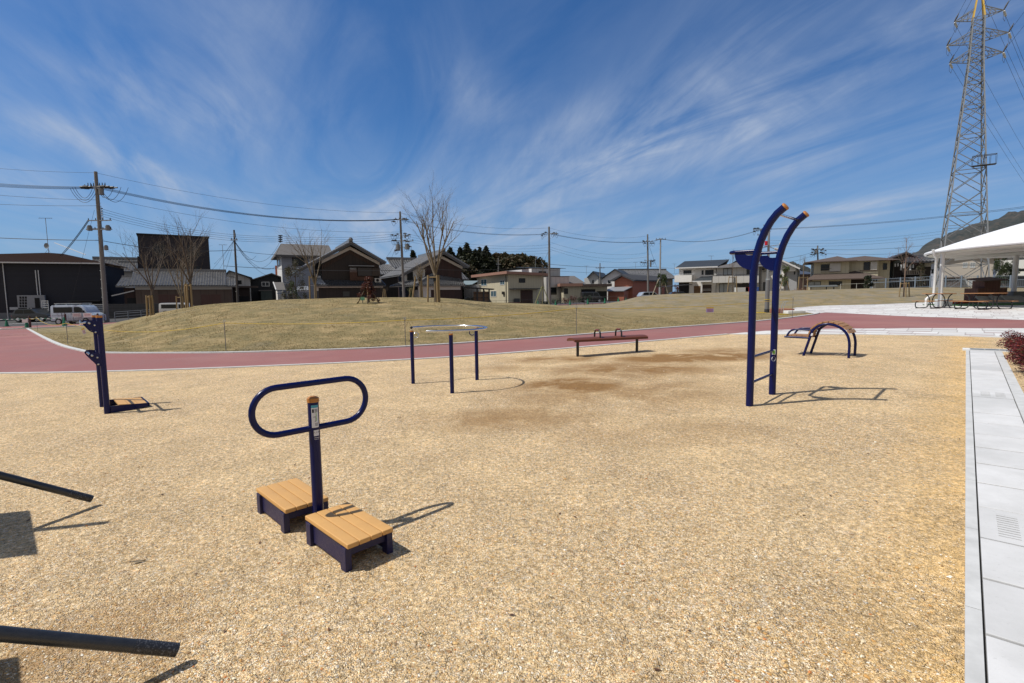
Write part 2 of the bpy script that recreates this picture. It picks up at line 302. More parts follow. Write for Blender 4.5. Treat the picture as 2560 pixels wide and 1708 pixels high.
# ------------------------------------------------------------------ mesh builder
class MB:
    def __init__(s): s.v = []; s.f = []; s.M = None
    def add(s, vs, fs):
        o = len(s.v)
        for p in vs:
            p = Vector(p); s.v.append(s.M @ p if s.M else p)
        for f in fs: s.f.append(tuple(i+o for i in f))
        return s
    def box(s, x0, x1, y0, y1, z0, z1):
        return s.add([(x0, y0, z0), (x1, y0, z0), (x1, y1, z0), (x0, y1, z0), (x0, y0, z1), (x1, y0, z1), (x1, y1, z1), (x0, y1, z1)],
                     [(0, 3, 2, 1), (4, 5, 6, 7), (0, 1, 5, 4), (1, 2, 6, 5), (2, 3, 7, 6), (3, 0, 4, 7)])
    def bar(s, p, q, w, h=None, up=(0, 0, 1)):
        """square bar from p to q"""
        p, q = Vector(p), Vector(q); h = h or w; d = (q-p).normalized(); u = Vector(up)
        if abs(d.dot(u)) > .98: u = Vector((1, 0, 0))
        a = d.cross(u).normalized()*(w/2); b = a.cross(d).normalized()*(h/2)
        return s.add([p-a-b, p+a-b, p+a+b, p-a+b, q-a-b, q+a-b, q+a+b, q-a+b], [(0, 1, 2, 3), (4, 7, 6, 5), (0, 4, 5, 1), (1, 5, 6, 2), (2, 6, 7, 3), (3, 7, 4, 0)])
    def tube(s, pts, r, n=8, closed=False, caps=True):
        pts = [Vector(p) for p in pts]; N = len(pts); R = r if isinstance(r, (list, tuple)) else [r]*N
        rings = []; prev = None
        for i, p in enumerate(pts):
            if closed: d = pts[(i+1) % N]-pts[i-1]
            else: d = pts[min(i+1, N-1)]-pts[max(i-1, 0)]
            d = d.normalized() if d.length > 1e-9 else Vector((0, 0, 1))
            if prev is None:
                u = Vector((0, 0, 1)) if abs(d.z) < .9 else Vector((1, 0, 0)); a = d.cross(u).normalized()
            else:
                a = prev-d*prev.dot(d); a = a.normalized() if a.length > 1e-6 else d.orthogonal().normalized()
            prev = a; b = d.cross(a)
            rings.append([p+(a*cos(2*pi*k/n)+b*sin(2*pi*k/n))*R[i] for k in range(n)])
        vs = [v for rg in rings for v in rg]; fs = []
        for i in range(N if closed else N-1):
            j = (i+1) % N
            for k in range(n):
                k2 = (k+1) % n; fs.append((i*n+k, i*n+k2, j*n+k2, j*n+k))
        if caps and not closed: fs.append(tuple(range(n))[::-1]); fs.append(tuple((N-1)*n+k for k in range(n)))
        return s.add(vs, fs)
    def cyl(s, p, q, r, r2=None, n=12): return s.tube([p, q], [r, r if r2 is None else r2], n)
    def prism(s, poly, vec):
        n = len(poly); vec = Vector(vec); P = [Vector(p) for p in poly]
        return s.add(P+[p+vec for p in P], [tuple(range(n))[::-1], tuple(range(n, 2*n))]+[(i, (i+1) % n, n+(i+1) % n, n+i) for i in range(n)])
    def sphere(s, c, r, n=8, sz=1.):
        c = Vector(c); vs = [c+Vector((0, 0, r*sz))]; m = n//2
        for i in range(1, m):
            for k in range(n): vs.append(c+Vector((sin(pi*i/m)*cos(2*pi*k/n), sin(pi*i/m)*sin(2*pi*k/n), cos(pi*i/m)*sz))*r)
        vs.append(c-Vector((0, 0, r*sz))); fs = [(0, 1+k, 1+(k+1) % n) for k in range(n)]
        for i in range(m-2):
            for k in range(n): a = 1+i*n+k; b_ = 1+i*n+(k+1) % n; fs.append((a, a+n, b_+n, b_))
        L = len(vs)-1; o = 1+(m-2)*n
        fs += [(L, o+(k+1) % n, o+k) for k in range(n)]
        return s.add(vs, fs)
    def quad(s, a, b, c, d): return s.add([a, b, c, d], [(0, 1, 2, 3)])
    def slab(s, a, b, c, d, th):
        """quad with thickness th downward"""
        P = [Vector(p) for p in (a, b, c, d)]; t = Vector((0, 0, th))
        return s.add(P+[p-t for p in P], [(0, 1, 2, 3), (7, 6, 5, 4)]+[(i, i+4, (i+1) % 4+4, (i+1) % 4) for i in range(4)])
    def tiles(s, e0, e1, r1, r0, pitch=.28, row=.3, h=.085, th=.12):
        """corrugated pantile sheet between eave e0-e1 and ridge r0-r1"""
        e0, e1, r0, r1 = map(Vector, (e0, e1, r0, r1)); n = max(2, int((e1-e0).length/pitch)); m = max(2, int((r0-e0).length/row))
        nm = (e1-e0).cross(r0-e0); nm = nm.normalized() if nm.z > 0 else -nm.normalized()
        vs = []; rows = []
        for j in range(m):
            for q in (0, 1): rows.append(((j+q)/m, (1-q)*.045))
        for v, sw in rows:
            for i in range(3*n+1):
                u = i/(3*n); p = e0.lerp(e1, u).lerp(r0.lerp(r1, u), v); vs.append(p+nm*(sw+(h if i % 3 == 1 else (h*.3 if i % 3 == 2 else 0))))
        w = 3*n+1; fs = []
        for j in range(len(rows)-1):
            for i in range(w-1): fs.append((j*w+i, j*w+i+1, (j+1)*w+i+1, (j+1)*w+i))
        s.add(vs, fs); dn = nm*-.01
        s.slab(e0+dn, e1+dn, r1+dn, r0+dn, th); return s
    def build(s, name, m, parent=None, smooth=True, bevel=0., ang=38, seg=2):
        me = bpy.data.meshes.new(name); me.from_pydata([tuple(v) for v in s.v], [], s.f); me.validate(); me.update()
        o = bpy.data.objects.new(name, me); COL.objects.link(o)
        if isinstance(m, (list, tuple)):
            for q in m: me.materials.append(q)
        else: me.materials.append(m)
        bm = bmesh.new(); bm.from_mesh(me)
        if bevel > 0:
            bmesh.ops.remove_doubles(bm, verts=bm.verts, dist=1e-5)
            ed = [e for e in bm.edges if len(e.link_faces) == 2 and e.calc_face_angle(0) > radians(50)]
            bmesh.ops.bevel(bm, geom=ed, offset=bevel, segments=seg, affect='EDGES', profile=.6, clamp_overlap=True)
        if len(bm.faces) < 20000: bmesh.ops.recalc_face_normals(bm, faces=bm.faces)
        bm.to_mesh(me); bm.free()
        if smooth:
            for p in me.polygons: p.use_smooth = True
            me.set_sharp_from_angle(angle=radians(ang))
        if parent: o.parent = parent
        return o
def tag(o, label=None, cat=None, group=None, kind=None):
    if label: o['label'] = label
    if cat: o['category'] = cat
    if group: o['group'] = group
    if kind: o['kind'] = kind
    return o
def thing(name, loc, label, cat, group=None, yaw=0., M=None):
    o = bpy.data.objects.new(name, None); COL.objects.link(o); o.empty_display_size = .2
    if M is not None: o.matrix_world = M
    else: o.location = loc; o.rotation_euler = (0, 0, yaw)
    return tag(o, label, cat, group)
def dup(o, loc, yaw=None, label=None, sc=None):
    r = o.copy(); COL.objects.link(r); r.location = loc
    if yaw is not None: r.rotation_euler = (0, 0, yaw)
    if sc: r.scale = (sc, sc, sc)
    if label: r['label'] = label
    for ch in list(o.children):
        c = ch.copy(); COL.objects.link(c); c.parent = r
        for gc in list(ch.children): d = gc.copy(); COL.objects.link(d); d.parent = c
    return r
def rel(pts, loc): return [Vector(p)-Vector(loc) for p in pts]

# ------------------------------------------------------------------ terrain
def axis(a, b, st, left, right): 
    r = [a-q for q in left][::-1]; x = a
    while x <= b+1e-6: r.append(x); x += st
    return r+[b+q for q in right]
xs = axis(-65, 65, .65, (10, 30, 80, 200, 600, 1800, 3800), (10, 30, 80, 200, 600, 1800, 3800))
ys = axis(-4, 74, .6, (10, 40, 150, 600), (8, 28, 70, 160, 400, 1000, 2500, 4500))
tb = MB()
for y in ys:
    for x in xs: tb.v.append(Vector((x, y, ground(x, y))))
nx = len(xs)
for j in range(len(ys)-1):
    for i in range(nx-1): tb.f.append((j*nx+i, j*nx+i+1, (j+1)*nx+i+1, (j+1)*nx+i))
tag(tb.build('ground', GRASS, ang=180), 'dry brown lawn rising into low grassy mounds', kind='structure')

def sheet(name, poly, m, off, step=None, label=None):
    bm = bmesh.new(); vs = [bm.verts.new((x, y, 0)) for x, y in poly]; bm.faces.new(vs)
    cuts = []
    if step:
        x0, x1 = min(p[0] for p in poly), max(p[0] for p in poly); y0, y1 = min(p[1] for p in poly), max(p[1] for p in poly)
        x = x0+step
        while x < x1: cuts.append(((x, 0, 0), (1, 0, 0))); x += step
        y = y0+step
        while y < y1: cuts.append(((0, y, 0), (0, 1, 0))); y += step
        for c, n in cuts: bmesh.ops.bisect_plane(bm, geom=bm.verts[:]+bm.edges[:]+bm.faces[:], plane_co=c, plane_no=n)
    if step: bmesh.ops.triangulate(bm, faces=bm.faces)
    else:
        from mathutils.geometry import tessellate_polygon
        tris = tessellate_polygon([[Vector((x, y, 0)) for x, y in poly]])
        bmesh.ops.delete(bm, geom=bm.faces[:], context='FACES_ONLY'); bm.verts.ensure_lookup_table()
        for tr_ in tris:
            try: bm.faces.new([vs[i] for i in tr_])
            except ValueError: pass
    for v in bm.verts: v.co.z = base(v.co.x, v.co.y)+off
    bmesh.ops.recalc_face_normals(bm, faces=bm.faces)
    if sum(f.normal.z for f in bm.faces) < 0: bmesh.ops.reverse_faces(bm, faces=bm.faces)
    me = bpy.data.meshes.new(name); bm.to_mesh(me); bm.free(); me.materials.append(m)
    o = bpy.data.objects.new(name, me); COL.objects.link(o); return tag(o, label, kind='structure')
def smooth_line(pts, n=6):
    out = []
    for i in range(len(pts)-1):
        p0 = Vector((*pts[max(i-1, 0)], 0)); p1 = Vector((*pts[i], 0)); p2 = Vector((*pts[i+1], 0)); p3 = Vector((*pts[min(i+2, len(pts)-1)], 0))
        for k in range(n):
            t = k/n; out.append(.5*((2*p1)+(-p0+p2)*t+(2*p0-5*p1+4*p2-p3)*t*t+(-p0+3*p1-3*p2+p3)*t**3))
    out.append(Vector((*pts[-1], 0))); return [(p.x, p.y) for p in out]
def ribbon(name, pts, w, m, top, label, seg=None, gap=.006, side=0.):
    """kerb stones laid along a line"""
    b = MB(); P = [Vector((x, y, 0)) for x, y in pts]; acc = 0
    for a, c in zip(P, P[1:]):
        d = (c-a); L = d.length
        if L < 1e-4: continue
        d.normalize(); nrm = Vector((-d.y, d.x, 0)); k = max(1, int(round(L/seg))) if seg else 1
        for i in range(k):
            q0 = a+d*(L*i/k+gap/2); q1 = a+d*(L*(i+1)/k-gap/2); hs = nrm*(w/2); o = nrm*side
            vs = []
            for q in (q0-hs+o, q1-hs+o, q1+hs+o, q0+hs+o): vs.append(Vector((q.x, q.y, base(q.x, q.y)+top)))
            b.slab(*vs, top+.03)
    return tag(b.build(name, m, smooth=False), label, kind='structure')
NEAR = [(-60, 26), (-30, 16.5), (-20, 13.6), (-12.5, 12.1), (-8.5, 11.8), (-5, 12.0), (-2.7, 12.35), (-.8, 12.85), (1.5, 13.85), (4.3, 15.25), (7.2, 16.75), (8.3, 17.3), (9.7, 17.75), (12, 17.3), (15.9, 15.6), (30, 7.5)]
NEARs = smooth_line(NEAR, 4)
STRIP = [(7.2, 16.75), (7.9, 16.35), (10.5, 15.35), (12.4, 14.0), (13.2, 13.0), (24, 5)]
FAR = [(-40, 41.6), (-21.6, 23.6), (-15.7, 18.2), (-13.7, 16.8), (-10.7, 15.9), (-7.7, 15.4), (-3.3, 15.7), (2, 18), (5.7, 20.1), (11.2, 22.9), (15.3, 26.2), (17.0, 28.0), (17.8, 29.6), (18.1, 31.6), (18.0, 34)]
FARs = smooth_line(FAR, 4)
G0 = [(-60, 26)]
i7 = min(range(len(NEARs)), key=lambda i: hypot(NEARs[i][0]-7.2, NEARs[i][1]-16.75))
# gravel: everything this side of the track and the paver strip
sheet('gravel_ground', NEARs[:i7+1]+STRIP[1:]+[(24, -6), (-60, -6)], GRAVEL, .006, label='pale yellow gravel of the exercise ground')
far_plaza = [(17.9, 28.7), (19.3, 27.2), (22, 24.2), (26, 20.2), (30, 16.2), (38, 8)]
plaza_near = [(18.05, 30.5), (19.6, 28.9), (22.5, 26.9), (26.2, 24.6), (30, 22.8), (45, 18)]
q = lambda px, py: tuple(gnd(px, py)[:2])
plaza_near = [q(2040, 785), q(2064, 782), q(2150, 786), q(2270, 792), q(2400, 796), q(2560, 801), (48, 18)]
plaza_far = [q(1968, 776), q(1990, 769.5), q(2048, 765), q(2110, 763.3), q(2180, 762.4), (40, 41), (60, 41)]
# track between near and far edges
trk = NEARs+[(44, -2), (60, 10)]+plaza_near[::-1][:-1]+[plaza_near[0]]+[p for p in FARs[::-1] if p[1] > 0 and not (p[0] > 17.2 and p[1] > 28.9)]
trk += [q(0, 825), q(-260, 836)]
sheet('running_path', trk, TRACK, .012, label='red rubber path curving between gravel and lawn')
sheet('tile_strip', [NEARs[i7]]+[p for p in NEARs[i7+1:]]+[(24, 5)]+STRIP[::-1][1:-1], TILE, .018, label='strip of pale square pavers between gravel and red path')
sheet('plaza_paving', plaza_near+[(60, 30)]+plaza_far[::-1], TILE, .016, label='plaza of white and mauve pavers under the canopy')
ribbon('near_kerb', NEARs[:i7+1], .13, KERB, .028, 'pale concrete kerb between gravel and red path')
ribbon('lawn_kerb', FARs, .16, KERB, .05, 'pale concrete kerb between lawn and red path')
ribbon('strip_kerb', STRIP, .07, KERB, .026, 'thin kerb between gravel and pavers', side=-.03)
ribbon('plaza_kerb', [(18.1, 31.6), (18.3, 34), q(1968, 777.5), q(1990, 770.5), q(2048, 766), q(2110, 764.3), (31, 39)], .12, KERB, .03, 'kerb around the plaza')
# the street on the far left
E1 = [(-66, 62.5), (-48.3, 47.7), (-44, 49.2), (-40, 51.2), (-30, 56), (-22, 61), (-8, 66), (6.8, 72), (25, 78)]
E0 = [(-66, 58.2), q(0, 824.6), q(67, 822), q(160, 818), q(255, 812), (-32, 51.5), (-22, 57.5), (-8, 63.5), (6.8, 69.5), (25, 75.5)]
sheet('side_path', E0+E1[::-1], TRACK, .05, 2., 'red path running along the street')
ribbon('street_kerb', [p for p in E0[:5]], .28, mat('kerb_white', (.62, .62, .60), .7, var=.1), .08, 'white kerb along the red path by the street')
sheet('street', E1+[(60, 96), (60, 120), (-30, 120), (-110, 100), (-110, 80)], ASPH, .04, 2.5, 'dark asphalt street and yard behind the park')
ribbon('street_line', [q(22, 813.9), q(95, 811.2), q(150, 809)], .16, mat('road_paint', (.7, .7, .68), .6, var=.1), .065, 'white line painted on the street')
SA = Vector((.67, .743, 0)); SB = Vector((.743, -.67, 0))
# ------------------------------------------------------------------ slab path on the right
def ab(a, b, z=0.):
    p = SA*a+SB*(b+.036*max(0, 1-a/14.7)); return Vector((p.x, p.y, base(p.x, p.y)+z))
def strip_sheet(name, a0, a1, b0, b1, m, z, label, th=.05):
    mb = MB(); mb.slab(ab(a0, b0, z), ab(a1, b0, z), ab(a1, b1, z), ab(a0, b1, z), th); o = mb.build(name, m, smooth=False); return tag(o, label, kind='structure')
strip_sheet('path_bed', -3, 14.76, .036, .60, mat('dark_joint', (.03, .028, .025), .9), .008, 'dark bed under the slab path', .04)
mb = MB(); a = -3.
while a < 14.7:
    L = min(1.0, 14.72-a); mb.slab(ab(a+.003, .036, .026), ab(a+L-.003, .036, .026), ab(a+L-.003, .092, .026), ab(a+.003, .092, .026), .03)
    mb.slab(ab(a+.003, .492, .026), ab(a+L-.003, .492, .026), ab(a+L-.003, .60, .026), ab(a+.003, .60, .026), .03); a += 1.0
tag(mb.build('path_edging', KERB, smooth=False), 'grey edging stones on both sides of the slab path', kind='structure')
k = 0; a = -3.14
slabs = []
while a < 14.5:
    L = .54; grate = False
    A0, A1 = a+.004, a+L-.004; B0, B1 = .101, .482
    mb = MB(); dz = random.uniform(-.0015, .0015)
    is_gr = abs(a+L/2-4.19) < .27 or abs(a+L/2-9.05) < .27
    if is_gr:
        # slotted drain cover
        n = 10; s0, s1 = A0+.075, A1-.075; w = (s1-s0)/n
        for c0, c1 in ((B0, .18), (.275, .322), (.417, B1)): mb.slab(ab(A0, c0, .03), ab(A1, c0, .03), ab(A1, c1, .03), ab(A0, c1, .03), .03)
        for c0, c1 in ((.18, .275), (.322, .417)):
            mb.slab(ab(A0, c0, .03), ab(s0, c0, .03), ab(s0, c1, .03), ab(A0, c1, .03), .03); mb.slab(ab(s1, c0, .03), ab(A1, c0, .03), ab(A1, c1, .03), ab(s1, c1, .03), .03)
            for i in range(n): mb.slab(ab(s0+w*i+.012, c0, .03), ab(s0+w*(i+1)-.002, c0, .03), ab(s0+w*(i+1)-.002, c1, .03), ab(s0+w*i+.012, c1, .03), .03)
    else: A0 += .006; A1 -= .006; mb.slab(ab(A0, B0, .03+dz), ab(A1, B0, .03+dz), ab(A1, B1, .03+dz), ab(A0, B1, .03+dz), .03)
    o = mb.build('path_slab', CONC, smooth=False, bevel=0 if is_gr else .004)
    far = a > 8.5
    tag(o, ('slotted concrete drain cover, the near one in the slab path' if a < 6 else 'slotted concrete drain cover, the far one in the slab path') if is_gr else ('pale concrete slab of the narrow path, one of those beyond the far drain cover' if far else ('pale concrete slab of the narrow path between the two slotted drain covers' if a > 4 else 'pale concrete slab of the narrow path, nearer than both drain covers')), 'drain cover' if is_gr else 'paving slab', 'concrete covers of the narrow slab path')
    a += L
# steel grating across the end of the path
gp = ab(14.76, -.02); t = thing('drain_grating', gp, 'grey steel grating in a white frame across the end of the slab path', 'grating')
M_FR = mat('white_concrete', (.68, .68, .66), .7, var=.08); GALV = mat('galvanised', (.42, .45, .47), .38, .6, var=.12, vs=3)
mb = MB()
def rq(mb, a0, a1, b0, b1, z, th): mb.slab(*[p-gp for p in (ab(a0, b0, z), ab(a1, b0, z), ab(a1, b1, z), ab(a0, b1, z))], th)
rq(mb, 14.76, 14.80, -.02, 1.5, .032, .04); rq(mb, 15.10, 15.14, -.02, 1.5, .032, .04); rq(mb, 14.80, 15.10, -.02, .1, .032, .04)
mb.build('frame', M_FR, t, smooth=False)
for i in range(6):
    mb = MB(); b0 = .11+i*.235; rq(mb, 14.81, 15.09, b0, b0+.012, .03, .02); rq(mb, 14.81, 15.09, b0+.21, b0+.222, .03, .02)
    for j in range(14): rq(mb, 14.81+j*.0205, 14.82+j*.0205, b0+.012, b0+.21, .028, .02)
    mb.build('grate_panel', mat('grate_steel', (.22, .26, .29), .45, .4), t, smooth=False)

# ------------------------------------------------------------------ exercise equipment
NAVY = mat('navy_enamel', (.0005, .0045, .066), .25, spec=.3)
NAVY2 = mat('navy_pebbled', (.0055, .0065, .058), .42, var=.25, vs=60, bump=.0015, bs=260)
CAPM = mat('orange_cap', (.42, .17, .035), .5, var=.12)
PLANK = mat('tan_plank', (.58, .325, .11), .55, var=.06, vs=5, bump=.0006, bs=220)
STEEL = mat('bright_steel', (.62, .64, .67), .18, 1.)
BOLT = mat('bolt_steel', (.55, .55, .55), .35, 1.)
BLACKP = mat('black_paint', (.012, .012, .014), .35, var=.2)
def arcpts(c, r, a0, a1, n, u, v):
    return [Vector(c)+Vector(u)*(r*cos(a0+(a1-a0)*i/n))+Vector(v)*(r*sin(a0+(a1-a0)*i/n)) for i in range(n+1)]
# --- step trainer in the foreground
pz = base(-1.283, 3.19); P0 = Vector((-1.283, 3.19, pz))
t = thing('step_trainer', P0, 'navy step trainer with oval hand rail and two tan slatted platforms', 'exercise equipment')
mb = MB(); mb.cyl((0, 0, -.05), (0, 0, .868), .0345, n=28); mb.build('post', NAVY, t)
mb = MB(); mb.cyl((0, 0, .862), (0, 0, .886), .0375, n=28); mb.cyl((0, 0, .886), (0, 0, .897), .0375, .022, n=28); mb.build('post_cap', CAPM, t, bevel=.0)
ph = radians(44.5); U = Vector((cos(ph), sin(ph), 0)); Z = Vector((0, 0, 1)); cz = .815-pz; r = .146; hl = .368-r
front = Vector((sin(ph), -cos(ph), 0))*0.0
pts = [U*(-hl)+Z*(cz-r)+U*(2*hl)*i/6 for i in range(6)]+arcpts(U*hl+Z*cz, r, -pi/2, pi/2, 16, U, Z)[:-1]+[U*hl+Z*(cz+r)-U*(2*hl)*i/6 for i in range(6)]+arcpts(U*-hl+Z*cz, r, pi/2, 3*pi/2, 16, U, Z)[:-1]
mb = MB(); mb.tube(pts, .0195, 16, closed=True); mb.build('hand_rail', NAVY, t, ang=60)
def yawm(v): return Matrix.Rotation(atan2(v[1], v[0]), 4, 'Z')
WHITE = mat('sticker_white', (.62, .64, .70), .4); TEAL = mat('sticker_teal', (.05, .30, .42), .4); GREENS = mat('sticker_green', (.16, .42, .05), .4); DARKT = mat('sticker_ink', (.02, .02, .03), .5)
def curved(mb, a0, a1, z0, z1, r, n=6):
    vs = []
    for i in range(n+1):
        a = a0+(a1-a0)*i/n; vs += [(r*cos(a), r*sin(a), z0), (r*cos(a), r*sin(a), z1)]
    mb.add(vs, [(2*i, 2*i+2, 2*i+3, 2*i+1) for i in range(n)])
fa = atan2(-3.19, 1.283)  # facing the playground entrance side
ca = fa+radians(14)
mb = MB(); curved(mb, ca-.62, ca+.66, .70, .845, .0349, 8); st = mb.build('instruction_sticker', WHITE, t)
mb = MB(); curved(mb, ca-.62, ca+.66, .828, .845, .0352, 8); mb.build('header', TEAL, st)
mb = MB()
for z in (.815, .807, .799): curved(mb, ca-.05, ca+.5, z, z+.004, .0352, 4)
curved(mb, ca-.5, ca-.16, .797, .82, .0352, 3)
for z in (.712, .719, .726): curved(mb, ca-.05, ca+.5, z, z+.003, .0352, 4)
curved(mb, ca+.04, ca+.09, .742, .775, .0352, 1); curved(mb, ca-.3, ca+.05, .768, .771, .0352, 3); curved(mb, ca-.1, ca+.15, .740, .744, .0352, 2)
mb.build('text_marks', DARKT, st)
mb = MB(); curved(mb, ca+.16, ca+.26, .755, .793, .0352, 1); curved(mb, ca+.2, ca+.3, .742, .757, .0352, 1); curved(mb, ca+.17, ca+.24, .796, .803, .0352, 1); mb.build('figure', GREENS, st)
mb = MB(); curved(mb, ca-.35, ca+.62, .645, .683, .0350, 6); s2 = mb.build('age_sticker', WHITE, t)
def text_on_cyl(txt, size, parent, m, zc, a_c, r, name='lettering', squeeze=1.):
    cu = bpy.data.curves.new('txt', 'FONT'); cu.body = txt; cu.size = size; cu.align_x = 'CENTER'; cu.align_y = 'CENTER'
    ob = bpy.data.objects.new('txt', cu); COL.objects.link(ob); dg = bpy.context.evaluated_depsgraph_get(); me = bpy.data.meshes.new_from_object(ob.evaluated_get(dg))
    bpy.data.objects.remove(ob)
    for v in me.vertices:
        a = a_c+v.co.x*squeeze/r; v.co = Vector((r*cos(a), r*sin(a), zc+v.co.y))
    me.materials.clear(); me.materials.append(m); o = bpy.data.objects.new(name, me); COL.objects.link(o); o.parent = parent; return o
text_on_cyl('大人用', .0135, s2, DARKT, .668, ca+.14, .0354)
mb = MB(); curved(mb, ca-.3, ca+.6, .632, .635, .0352, 4); curved(mb, ca-.3, ca+.55, .622, .624, .0352, 4); mb.build('small_print', WHITE, t)
def platform(pts, name_l):
    # four planks on two pebbled side plates with corner legs
    A, B, C_, D = [Vector((x, y, 0)) for x, y in pts]; O = (A+B+C_+D)/4; xd = (B-A).normalized(); L = .545; Wd = .293
    yd = Vector((-xd.y, xd.x, 0)); M = Matrix((( xd.x, yd.x, 0, 0), (xd.y, yd.y, 0, 0), (0, 0, 1, 0), (0, 0, 0, 1)))
    M.translation = Vector((O.x, O.y, base(O.x, O.y)))-P0
    e = bpy.data.objects.new('platform', None)
    top = .172
    w = Wd/4
    plk = []
    mb = MB(); mb.M = M
    for sy in (-1, 1): mb.box(-L/2+.03, L/2-.03, sy*(Wd/2-.018)-.004, sy*(Wd/2-.018)+.004, .022, top-.027)
    for sy in (-1, 1):
        for sx in (-1, 1): mb.box(sx*(L/2-.05)-.03, sx*(L/2-.05)+.03, sy*(Wd/2-.026)-.008 if sy > 0 else sy*(Wd/2-.026)-.03, sy*(Wd/2-.026)+.008 if sy < 0 else sy*(Wd/2-.026)+.03-.0, -.05, top-.03)
    for sx in (-1, 1): mb.box(sx*(L/2-.045)-.004, sx*(L/2-.045)+.004, -Wd/2+.03, Wd/2-.03, .085, top-.028)
    fr = mb.build('platform_frame', NAVY2, t, bevel=.0015, seg=1)
    for i in range(4):
        mb = MB(); mb.M = M; y0 = -Wd/2+i*w+.0022; mb.box(-L/2, L/2, y0, y0+w-.0044, top-.027, top); mb.build('plank', PLANK, t, bevel=.005, seg=3)
    for sy in (-1, 1):
        for sx in (-1, 1):
            for z in (.06, .118): mb = MB(); mb.M = M; yy = sy*(Wd/2-.012); mb.cyl((sx*(L/2-.045), yy-.002*sy, z), (sx*(L/2-.045), yy+.005*sy, z), .0065, n=10); mb.build('bolt', BOLT, fr)
PB = [(-1.311, 3.025), (-.917, 2.638), (-.713, 2.861), (-1.087, 3.234)]; QB = [(-1.864, 3.519), (-1.467, 3.119), (-1.268, 3.357), (-1.657, 3.738)]
platform(PB, ''); platform(QB, '')
# --- hanging bar station
ad = Vector((.72, -.69, 0)).normalized()
b1 = Vector((3.03, 6.35, base(3.03, 6.35))); b2 = Vector((3.66, 7.01, base(3.66, 7.01)))
t = thing('hanging_bar_station', b1, 'tall navy hanging bar frame with two curved posts and orange caps', 'exercise equipment')
prof = [(0, -.1), (0, .6), (0, 1.1), (0, 1.5), (.0, 1.66), (.012, 1.80), (.035, 1.94), (.072, 2.075), (.122, 2.20), (.183, 2.308), (.252, 2.395), (.334, 2.461)]
ends = []
for bpt in (b1, b2):
    o = bpt-b1; pts = [o+ad*s+Z*(z-.0) for s, z in prof]
    mb = MB(); mb.tube(pts, .045, 24); mb.build('post', NAVY, t, ang=60)
    d = (pts[-1]-pts[-2]).normalized(); mb = MB(); mb.cyl(pts[-1]-d*.004, pts[-1]+d*.014, .048, n=24); mb.cyl(pts[-1]+d*.014, pts[-1]+d*.022, .048, .036, n=24); mb.build('post_cap', CAPM, t)
    ends.append(pts[-1]-d*.11+Z*0)
mb = MB(); mb.bar(ends[0], ends[1], .04, .022); mb.build('hang_bar', STEEL, t, bevel=.004)
zz_ = 1.965; o1, o2 = Vector((0, 0, 0)), b2-b1
def hp(o, s, z): return o+ad*s+Z*z
loop = [hp(o1, .01, zz_), hp(o1, -.12, zz_), hp(o1, -.22, zz_)]+[hp(o1, -.22, zz_)+(-ad)*(.09*sin(a*pi/16))+(o2.normalized())*(.09*(1-cos(a*pi/16))) for a in range(1, 9)]
w2 = o2.normalized()
loop += [hp(o2, -.22, zz_+.02)+(-ad)*(.09*sin(a*pi/16))-w2*(.09*(1-cos(a*pi/16))) for a in range(8, 0, -1)]+[hp(o2, -.22, zz_+.02), hp(o2, -.12, zz_+.02), hp(o2, .01, zz_+.02)]
mb = MB(); mb.tube(loop, .0215, 14); mb.build('dip_rail', NAVY, t, ang=60)
for o in (o1, o2):
    mb = MB(); w = w2*.004; poly = [(0, zz_-.05), (0, zz_-.235)]+[(-.235*sin(a*pi/2/8), zz_-.02-.215*cos(a*pi/2/8)) for a in range(1, 9)]+[(-.235, zz_-.015), (-.115, zz_-.015), (-.105, zz_-.03), (-.09, zz_-.045), (-.06, zz_-.05)]
    mb.prism([o+ad*s+Z*z-w for s, z in poly], w*2); mb.build('gusset', NAVY, t, smooth=False)
for z in (.30, .63):
    mb = MB(); mb.cyl(o1+Z*(z-.0), o2+Z*(z+.0), .0165, n=12); mb.build('rung', NAVY, t)
a2 = atan2(-b2.y, -b2.x)+.08
def stick(poly_name, m, z0, z1, da, zoff=0.0455):
    mb = MB(); curved(mb, a2-da, a2+da, z0, z1, zoff, 5); mb.v = [v+o2 for v in mb.v]; return mb.build(poly_name, m, t)
s = stick('sticker', WHITE, .575, .645, .5); stick('sticker', GREENS, .585, .635, .34, .0460)
mb = MB(); n = 16; mb.add([o2+Vector((.0457*cos(a2+.62*cos(2*pi*i/n)), .0457*sin(a2+.62*cos(2*pi*i/n)), .515+.032*sin(2*pi*i/n))) for i in range(n)], [tuple(range(n))]); mb.build('sticker', WHITE, t, smooth=False)
mb = MB()
for z in (.508, .517): curved(mb, a2-.4, a2+.4, z, z+.004, .0462, 4)
mb.v = [v+o2 for v in mb.v]; mb.build('text_marks', DARKT, t)
# --- ring stretcher with three posts
RB = [Vector((-1.76, 8.83, base(-1.76, 8.83))), Vector((-.95, 7.82, base(-.95, 7.82))), Vector((-.64, 9.01, base(-.64, 9.01)))]
rc = Vector((-1.133, 8.503, RB[1].z)); rr = .707
t = thing('ring_stretcher', rc, 'open steel ring rail on three navy posts with orange caps', 'exercise equipment')
for i, p in enumerate(RB):
    o = p-rc; mb = MB(); mb.cyl(o+Z*-.05, o+Z*.925, .032, n=18); mb.build('post', NAVY, t)
    mb = MB(); mb.cyl(o+Z*.925, o+Z*.948, .034, n=18); mb.build('post_cap', CAPM, t)
    mb = MB(); mb.cyl(o+Z*.945, o+Z*.985, .015, n=10); mb.build('rail_stem', STEEL, t)
a0, a1 = radians(-106), radians(152)
pts = [Vector((rr*cos(a0+(a1-a0)*i/60), rr*sin(a0+(a1-a0)*i/60), .985)) for i in range(61)]
mb = MB(); mb.tube(pts, .0185, 14); mb.build('ring_rail', STEEL, t, ang=60)
